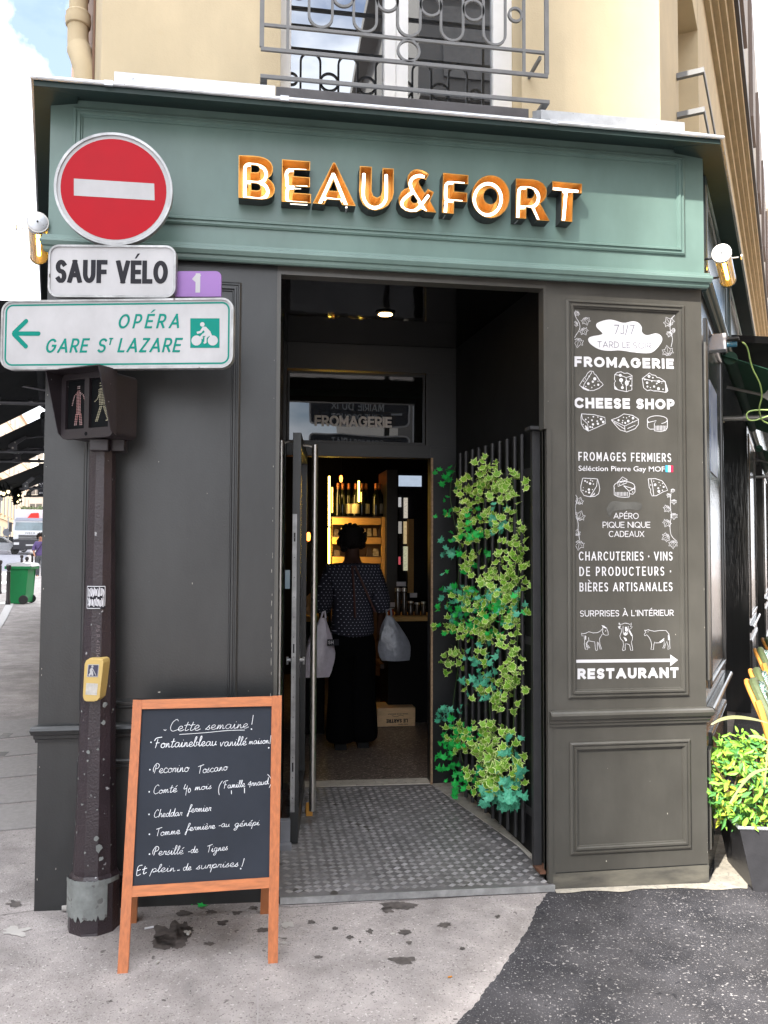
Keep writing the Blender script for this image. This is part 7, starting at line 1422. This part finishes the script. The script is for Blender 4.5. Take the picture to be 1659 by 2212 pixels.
# ------------------------------------------------------------------ far buildings on the left
mTan = M('tan_far_facade', (.62, .46, .28), .9, .08, .3); mTan2 = M('peach_far_facade', (.66, .50, .36), .9, .08, .2); mPale = M('pale_far_facade', (.66, .62, .54), .9, .06, .2); mWinF = M('far_window', (.16, .15, .14), .3, .2); mRoofZ = M('zinc_roof_far', (.30, .33, .38), .5, .1)
def facade(name, label, pa_, pb_, z1, dpt, mat, floors, cols, wmat=mWinF, w=1.1, h=1.9, z0=.8, corn_=True, roof=True, shops=False):
    d = (pb_-pa_); d.z = 0; L_ = d.length; e = d.normalized(); t = thing(name, label, 'building', (pa_.x, pa_.y, 0)); f = PF(Vector((pa_.x, pa_.y, 0)), e, Z)
    if (CAM-f.O).dot(f.n) < 0: f = PF(Vector((pb_.x, pb_.y, 0)), -e, Z)
    m = MB(); m.fbox(f, 0, L_, -1, z1, -dpt, 0); wl = m.build('wall', mat, t)
    if corn_: m = MB(); m.fbox(f, -.2, L_+.2, z1+.001, z1+.35, -dpt, .45); m.build('cornice', mat, t)
    if roof: m = MB(); m.prism(PF(f.P(0, 0, 0), f.n*-1, Z), [(.3, z1+.36), (dpt-.3, z1+.36), (dpt-1.5, z1+2.2), (1.5, z1+2.2)], 0, L_); m.build('roof', mRoofZ, t)
    fh = (z1-z0)/floors
    for j in range(floors):
        for i in range(cols):
            cx = L_*(i+.5)/cols; zz = z0+fh*j+.45; hh = h if j else h*1.15
            m = MB(); m.fbox(f, cx-w/2, cx+w/2, zz, min(zz+hh, z1-.2), .002, .06); fr_ = m.build('window', wmat, t)
            m = MB(); m.fbox(f, cx-w/2-.12, cx+w/2+.12, zz-.12, zz-.001, .002, .2); m.build('sill', mat, fr_)
        m = MB(); m.fbox(f, 0, L_, z0+fh*j-.12, z0+fh*j, .002, .14); m.build('string_band', mat, t)
    return t
def XY(x, Y): return U(x, 1184, Y)
facade('tan_terrace_building', 'long tan building with a cornice at the far left of the street', XY(-40, 74), XY(37, 122), 8.6, 10, mTan, 2, 9, w=1.3, h=2.2, roof=False)
facade('tall_peach_building', 'tall peach building behind the tan one at the far left', XY(-45, 130), XY(62, 215), 30.0, 14, mTan2, 6, 10, w=1.3, h=2.0)
facade('pale_block', 'pale apartment block closing the view above the lorry', XY(30, 225), XY(120, 222), 33, 12, mPale, 7, 6, w=1.6, h=2.2)
hd = MB()
for _ in range(900):
    p = U(rnd.uniform(46, 108), rnd.gauss(1104, 3.2), 79+rnd.uniform(-1, 1)); s = .22; d1 = Vector((rnd.uniform(-1, 1), rnd.uniform(-1, 1), rnd.uniform(-1, 1))).normalized()*s; d2 = d1.cross(Vector((.3, 1, rnd.uniform(-1, 1)))).normalized()*s*.5; hd.add([p-d1, p+d2, p+d1, p-d2], [(0, 1, 2, 3)])
o = hd.build('terrace_hedge', M('grey_green_hedge', (.16, .19, .10), .8, .4, 2)); o['kind'] = 'stuff'
m = MB(); a = U(40, 1110, 79); b = U(112, 1098, 79); 
# ------------------------------------------------------------------ terrace on the right
mRat = M('orange_rattan', (.62, .27, .055), .45, .15, 30, .3, 80); mPipe = M('olive_green_piping', (.085, .11, .05), .5, .2, 60, .6, 220)
def weave():
    m = M('green_white_weave', (.7, .7, .7), .6, 0); t = m.node_tree; b = t.nodes['Principled BSDF']; ck = t.nodes.new('ShaderNodeTexChecker'); ck.inputs['Scale'].default_value = 95; ck.inputs[1].default_value = (.72, .76, .74, 1); ck.inputs[2].default_value = (.06, .20, .17, 1); co = t.nodes.new('ShaderNodeTexCoord'); t.links.new(co.outputs['Object'], ck.inputs[0]); t.links.new(ck.outputs[0], b.inputs['Base Color']); return m
mWeave = weave()
def bistro_chair(label, base, rz):
    t = thing('bistro_chair', label, 'chair', base, 'rattan bistro chairs on the terrace', rz=0); Mx = Matrix.Translation(base) @ Matrix.Rotation(rz, 4, 'Z'); T = lambda *p: Mx @ Vector(p)
    # local: seat faces +y, back at -y
    for x, y0, y1 in ((-.2, .2, .22), (.2, .2, .22)): m = MB(); m.tube([T(x, y1, 0), T(x*.95, y0, .45)], .014, 8); m.build('leg', mRat, t, smooth=True)
    for sx in (-1, 1): m = MB(); m.tube(smooth_pts([tuple(T(sx*.20, -.26, 0)), tuple(T(sx*.19, -.20, .45)), tuple(T(sx*.205, -.24, .70)), tuple(T(sx*.18, -.28, .84))], 4), .015, 8); m.build('leg', mRat, t, smooth=True)
    m = MB(); m.tube([T(.19*math.cos(a), .02+.2*math.sin(a), .30) for a in [i*math.pi/8 for i in range(16)]], .010, 6, closed=True); m.build('hoop', mRat, t)
    m = MB(); m.add([T(.22*math.cos(a), .02+.23*math.sin(a), .455) for a in [i*math.pi/10 for i in range(20)]]+[T(.22*math.cos(a), .02+.23*math.sin(a), .435) for a in [i*math.pi/10 for i in range(20)]], [tuple(range(20))]+[(i, 20+i, 20+(i+1) % 20, (i+1) % 20) for i in range(20)]); m.build('seat', mWeave, t)
    m = MB(); n = 10; v = []; up = []
    for j in range(7):
        q = j/6; z = .47+.43*q; hwid = .21*math.sqrt(max(.02, 1-(max(0, q-.35)/.68)**2)) if q > .35 else .21
        for i in range(n+1): u = -1+2*i/n; v.append(T(u*hwid, -.20-.11*q+.05*u*u, z))
    m.add(v, [(j*(n+1)+i, j*(n+1)+i+1, (j+1)*(n+1)+i+1, (j+1)*(n+1)+i) for j in range(6) for i in range(n)]); m.build('woven_back', mWeave, t, smooth=True)
    for dy, r, mt, nm in ((.004, .021, mPipe, 'back_piping'), (-.028, .011, mRat, 'back_rim')):
        pts = [tuple(T(-.215, -.20+dy+.05, .47))]+[tuple(T(.215*math.cos(a)*-1*-1*1 if False else -.215*math.cos(a), -.20-.11*(.35+.65*math.sin(a))+dy+.05*math.cos(a)**2, .62+.285*math.sin(a))) for a in [i*math.pi/12 for i in range(13)]]+[tuple(T(.215, -.20+dy+.05, .47))]
        m = MB(); m.tube(smooth_pts(pts, 2), r, 8); m.build(nm, mt, t, smooth=True)
    return t
def at_depth(x, y, d): v = ray(x, y); return CAM+v/v.dot(fw)*d
for i, (x, y, d, l) in enumerate(((1630, 1470, 4.10, 'rattan bistro chair nearest the planter at the terrace edge'), (1637, 1448, 4.47, 'second rattan bistro chair from the planter, close behind the first'), (1644, 1402, 5.45, 'third rattan bistro chair along the terrace wall'), (1659, 1379, 6.15, 'farthest rattan bistro chair along the terrace wall'))):
    p = at_depth(x, y, d); b = Vector((p.x, p.y, gz(p.x, p.y))); bistro_chair(l, b+RN*.30, R_(-125))
# planter
pl0 = GP(1628, 1928); plt = thing('black_planter', 'tapered black zinc planter at the terrace corner', 'planter', pl0); e1 = Vector((.97, -.24, 0)).normalized(); e2 = Vector((.24, .97, 0)).normalized(); tpz = .50; a0 = Vector((pl0.x, pl0.y, pl0.z)); tl = at_depth(1597, 1788, (pl0-CAM).dot(fw)+.02); hp_ = tl.z; off_ = Vector((tl.x-a0.x, tl.y-a0.y, 0))
bb = [a0, a0+e1*.36, a0+e1*.36+e2*.36, a0+e2*.36]; tt = [Vector((q.x, q.y, hp_)) for q in (a0+off_, a0+e1*.36-off_, a0+e1*.36+e2*.36-off_, a0+e2*.36+off_)]
m = MB(); m.hexa(bb+tt); m.build('planter_body', M('black_zinc_box', (.026, .026, .030), .45, .3, 8, .4, 60, speck=(40, .74, (.3, .3, .3))), plt, bevel=.004)
m = MB(); rimz = Z*.012; 
for i in range(4): j = (i+1) % 4; m.tube([tt[i], tt[j]], .008, 6)
m.build('rim', mZinc, plt)
m = MB(); m.tube(smooth_pts([tuple(a0+e1*.05+Z*.33-e2*.035), tuple(a0+e1*.11+Z*.26-e2*.03), tuple(a0+e1*.13+Z*.14-e2*.02), tuple(a0+e1*.13+Z*.02-e2*.012)], 4), .003, 5); m.build('drip_hose', mBlackM, plt)
bush = thing('nandina_bush', 'lime green pointed leaf bush filling the black planter', 'bush', (tt[0]+tt[2])/2)
lm = {}
def plain_leaf(mat):
    me = bpy.data.meshes.new('leaf'); vs = [(0, 0, 0), (.16, .30, .04), (.14, .62, .03), (0, 1.0, -.10), (-.14, .62, .03), (-.16, .30, .04), (0, .35, -.02), (0, .65, -.03)]; me.from_pydata(vs, [], [(0, 1, 6), (0, 6, 5), (1, 2, 7, 6), (5, 6, 7, 4), (2, 3, 7), (4, 7, 3)]); me.materials.append(mat); return me
nl = [plain_leaf(mNan), plain_leaf(mNan2), plain_leaf(mNan3)]
LVS = []; rest = MB(); rest_m = []
bc_ = at_depth(1612, 1695, 3.95)
def bleaf(p, s, k_):
    n = (Vector((rnd.uniform(-1, 1), -1.0+rnd.uniform(-.4, .8), rnd.uniform(.0, 1.4)))).normalized(); e = Vector((rnd.uniform(-1, 1), rnd.uniform(-.6, .3), rnd.uniform(-.9, .7))); e = (e-n*e.dot(n)).normalized(); x_ = e.cross(n)
    return Matrix(((x_.x*s, e.x*s, n.x*s, p.x), (x_.y*s, e.y*s, n.y*s, p.y), (x_.z*s, e.z*s, n.z*s, p.z), (0, 0, 0, 1)))
for _ in range(2300):
    a = rnd.uniform(0, 6.283); u = rnd.uniform(-1, 1); q = rnd.uniform(.55, 1)**.6; rr_ = math.sqrt(1-u*u)
    p = bc_+Vector((rr_*math.cos(a)*.30, rr_*math.sin(a)*.24, u*.215))*q
    p += Vector((.06, .02, 0))
    k1 = noise.noise(p*9)
    if k1 < -.32: continue
    d = (p-CAM).dot(fw)
    LVS.append((d, p, rnd.uniform(.034, .062), rnd.choices((0, 1, 2), (5, 1.3, 3.2))[0]))
for x, y, n in ((1602, 1582, 9), (1560, 1600, 10), (1545, 1640, 8), (1640, 1590, 12)):
    for _ in range(n): LVS.append((3.5, at_depth(x+rnd.uniform(-9, 9), y+rnd.uniform(-10, 14), 3.95), rnd.uniform(.03, .045), 0))
LVS.sort(key=lambda t: t[0])
for i, (d, p, s, k_) in enumerate(LVS):
    Mt = bleaf(p, s, k_)
    if i < 300: o = bpy.data.objects.new('leaf', nl[k_]); C.objects.link(o); o.parent = bush; o.matrix_parent_inverse = world_of(bush).inverted(); o.matrix_basis = Mt
    else:
        b0 = len(rest.v); rest.v += [tuple(Mt @ v.co) for v in nl[k_].vertices]
        for q in nl[k_].polygons: rest.f.append(tuple(b0+j for j in q.vertices)); rest.m.append(k_)
rest.build('foliage', [mNan, mNan2, mNan3], bush, kind='stuff')
for _ in range(22): p = bc_+Vector((rnd.uniform(-.15, .2), rnd.uniform(-.1, .1), 0)); m = MB(); m.tube([Vector((bc_.x+.05, bc_.y, hp_)), Vector((p.x, p.y, hp_+.16)), p+Vector((rnd.uniform(-.1, .1), 0, .14))], .003, 5); m.build('twig', M('brown_twig', (.12, .08, .04), .7), bush)
gbld = thing('grass_tuft', 'long arching pale grass blades rising over the bush in the planter', 'grass', bc_)
for pts in ([(1659, 1660), (1630, 1668), (1605, 1690), (1575, 1735)], [(1535, 1565), (1556, 1554), (1585, 1549), (1625, 1553), (1659, 1562)], [(1659, 1600), (1640, 1592), (1615, 1590)], [(1650, 1700), (1655, 1640), (1662, 1580)]):
    P_ = smooth_pts([tuple(at_depth(x, y, 3.66)) for x, y in pts], 5); m = MB(); n = len(P_); vs = []
    for i, p in enumerate(P_): w = .0065*math.sin(math.pi*(i+.4)/n)+.001; vs += [Vector(p)+Vector((0, 0, w)), Vector(p)+Vector((.004, -.004, -w))]
    m.add(vs, [(2*i, 2*i+2, 2*i+3, 2*i+1) for i in range(n-1)]); m.build('blade', mBlade, gbld, smooth=True)
m = MB(); p = at_depth(1652, 1800-10, 3.8); o = None
# far right background behind the awning
facade('right_street_building', 'white and tan building farther down the right street', FU.P(26.2, 0, 0)-Vector((0, 0, 0)), FU.P(52, 0, 0), 13.0, 10, mPale, 4, 8, w=1.2, h=2.2)
m = MB(); m.fbox(FU, .5, 26, 8.2, 12.6, -4, .003); o = m.build('white_attic_wall', M('white_upper_render', (.42, .40, .37), .8, .06, 2), bld)
for t0 in (4.5, 8, 11.5, 15, 18.5, 22): m = MB(); m.fbox(FU, t0, t0+1.3, 9.2, 11.4, .004, .07); m.build('upper_window', M('brown_shutter', (.16, .12, .10), .6), bld)
mCrk = M('pavement_crack_dirt', (.07, .062, .06), .95, .3, 30)
for pts in ([(0, 1978), (40, 1972), (70, 1968), (90, 1962), (130, 1958)], [(1190, 1925), (1150, 1921), (1080, 1930), (1000, 1938), (900, 1944), (760, 1952), (640, 1960), (600, 1958)]):
    P_ = smooth_pts([(GP(x, y).x, GP(x, y).y) for x, y in pts], 6); m = MB(); n = len(P_); vs = []
    for i, (x, y) in enumerate(P_):
        w = .0011+.0016*abs(noise.noise(Vector((x*30, y*30, 0)))); jx = .004*noise.noise(Vector((x*22, y*22, 5))); a = P_[max(0, i-1)]; b_ = P_[min(n-1, i+1)]; d = Vector((b_[0]-a[0], b_[1]-a[1])).normalized(); vs += [(x+jx-d.y*w, y+jx+d.x*w, gz(x, y)+.0016), (x+jx+d.y*w, y+jx-d.x*w, gz(x, y)+.0016)]
    m.add(vs, [(2*i, 2*i+1, 2*i+3, 2*i+2) for i in range(n-1)]); m.build('crack', mCrk, pv)
# litter
def litter(name, label, cat, x, y, L_, mat, a, r=.004):
    p = GP(x, y, r+.001); m = MB(); d = Vector((math.cos(a), math.sin(a), 0))*L_/2; m.tube([p-d, p+d], r, 8); o = m.build(name, mat); tag(o, label, cat); return o
litter('cigarette_end', 'white cigarette end on the pavement beside the dark spill', 'cigarette', 322, 2004, .035, mVinyl, .3); litter('paper_scrap', 'white paper scrap at the edge of the dark spill', 'litter', 408, 2015, .02, mGum, 1.2, .006)
litter('bread_crumb', 'pale crumb between the chalkboard legs near the front', 'litter', 340, 2078, .012, mGum, .9, .005); litter('white_butt', 'small white butt on the tread plate near its front edge', 'cigarette', 633, 1937, .02, mVinyl, .2, .003); litter('stone_chip', 'round pale stone by the foot of the shop wall beside the pole', 'stone', 139, 1962, .02, mGum, .2, .012)
litter('orange_leaf_scrap', 'small orange leaf scrap on the open pavement', 'leaf', 972, 2110, .015, M('orange_scrap', (.5, .2, .03), .6), .2, .003)
# ------------------------------------------------------------------ across the street, behind the camera (for reflections and shade)
def block(name, label, x0, x1, y0, y1, h, mat, fl_, cols, facing):
    pa_, pb_ = (Vector((x0, y1, 0)), Vector((x1, y1, 0))) if facing == 'N' else (Vector((x1, y0, 0)), Vector((x1, y1, 0)))
    t = thing(name, label, 'building', ((x0+x1)/2, (y0+y1)/2, 0)); m = MB(); m.box(x0, x1, y0, y1, -1, h); m.build('wall', mat, t); fh = (h-1)/fl_
    m = MB(); m.box(x0-.5, x1+.5, y0-.5, y1+.5, h+.001, h+.4); m.build('cornice', mat, t); m = MB(); m.box(x0+1, x1-1, y0+1, y1-1, h+.401, h+3); m.build('roof', mRoofZ, t)
    for j in range(fl_):
        for i in range(cols):
            cx = x0+(x1-x0)*(i+.5)/cols; zz = 1+fh*j+.6; m = MB(); m.box(cx-.6, cx+.6, y1+.002, y1+.06, zz, zz+fh*.62); m.build('window', mWinF, t)
        m = MB(); m.box(x0, x1, y1+.002, y1+.3, 1+fh*j-.1, 1+fh*j+.05); m.build('string_band', mat, t)
    return t
S2 = Vector((-.65, -.76, 0)).normalized(); P2_ = Vector((-S2.y*-1, S2.x*-1, 0)); P2_ = Vector((-.76, .65, 0)).normalized(); c0_ = Vector((1.60, 0, 0))+S2*20
ol = facade('opposite_left_building', 'cream building across the street behind the viewpoint', c0_, c0_+P2_*14, 25, 22, mPale, 7, 6)
block('opposite_right_building', 'grey stone building across the street mirrored in the right window pane', 4.0, 22, -34, -16, 19, M('shaded_grey_stone', (.15, .145, .14), .8, .12, .4), 6, 7, 'N')  # grey stone darkened, shade of its north face put into the colour
wl = facade('west_shade_row', 'unseen cream building row added along the west side to shade the left street', Vector((-15, -3, 0)), Vector((-36, 86, 0)), 25, 12, mPale, 7, 20)  # unseen row, added to keep the sun off the left street
el = facade('east_side_building', 'sunlit cream building on the far side of the right street', RC+RN*13-RD*4, RC+RN*13+RD*60, 20, 10, mTan, 6, 16)
rs = thing('reflected_street_sign', 'dark street direction signs on a pole mirrored in the window above the shop door', 'road sign', (1.35, -4.1, 0))
m = MB(); m.tube([(1.75, -4.12, 0), (1.75, -4.12, 3.62)], .04, 10); m.build('pole', mBlackM, rs)
RSF = PF((0, -4.06, 0), (-1, 0, 0), Z); mNavy = M('navy_sign_face', (.02, .024, .035), .4)
for z0_, z1_, txt in ((3.17, 3.54, ('MAIRIE DU IX', '6 RUE DROUOT')), (2.68, 3.05, ('COMMISSARIAT',))):
    m = MB(); m.prism(RSF, rrect(-2.05, z0_, -.70, z1_, .06), -.03, 0); pn = m.build('sign_panel', mNavy, rs); m = MB(); m.prism(RSF, rrect(-2.05, z0_, -.70, z1_, .06), .001, .004, [rrect(-2.03, z0_+.02, -.72, z1_-.02, .05)[::-1]]); m.build('sign_rim', mWhiteS, pn)
    m = MB()
    for k, s_ in enumerate(txt): zz = z1_-.15-.14*k; caps(m, RSF, s_, (-1.70, zz), (-1.0, zz), .085, .15, .2, h=.006)
    m.ribbon(RSF, [(-1.95, (z0_+z1_)/2), (-1.80, (z0_+z1_)/2)], .03, .006); m.build('lettering', M('dim_sign_white', (.35, .37, .4), .5), pn)
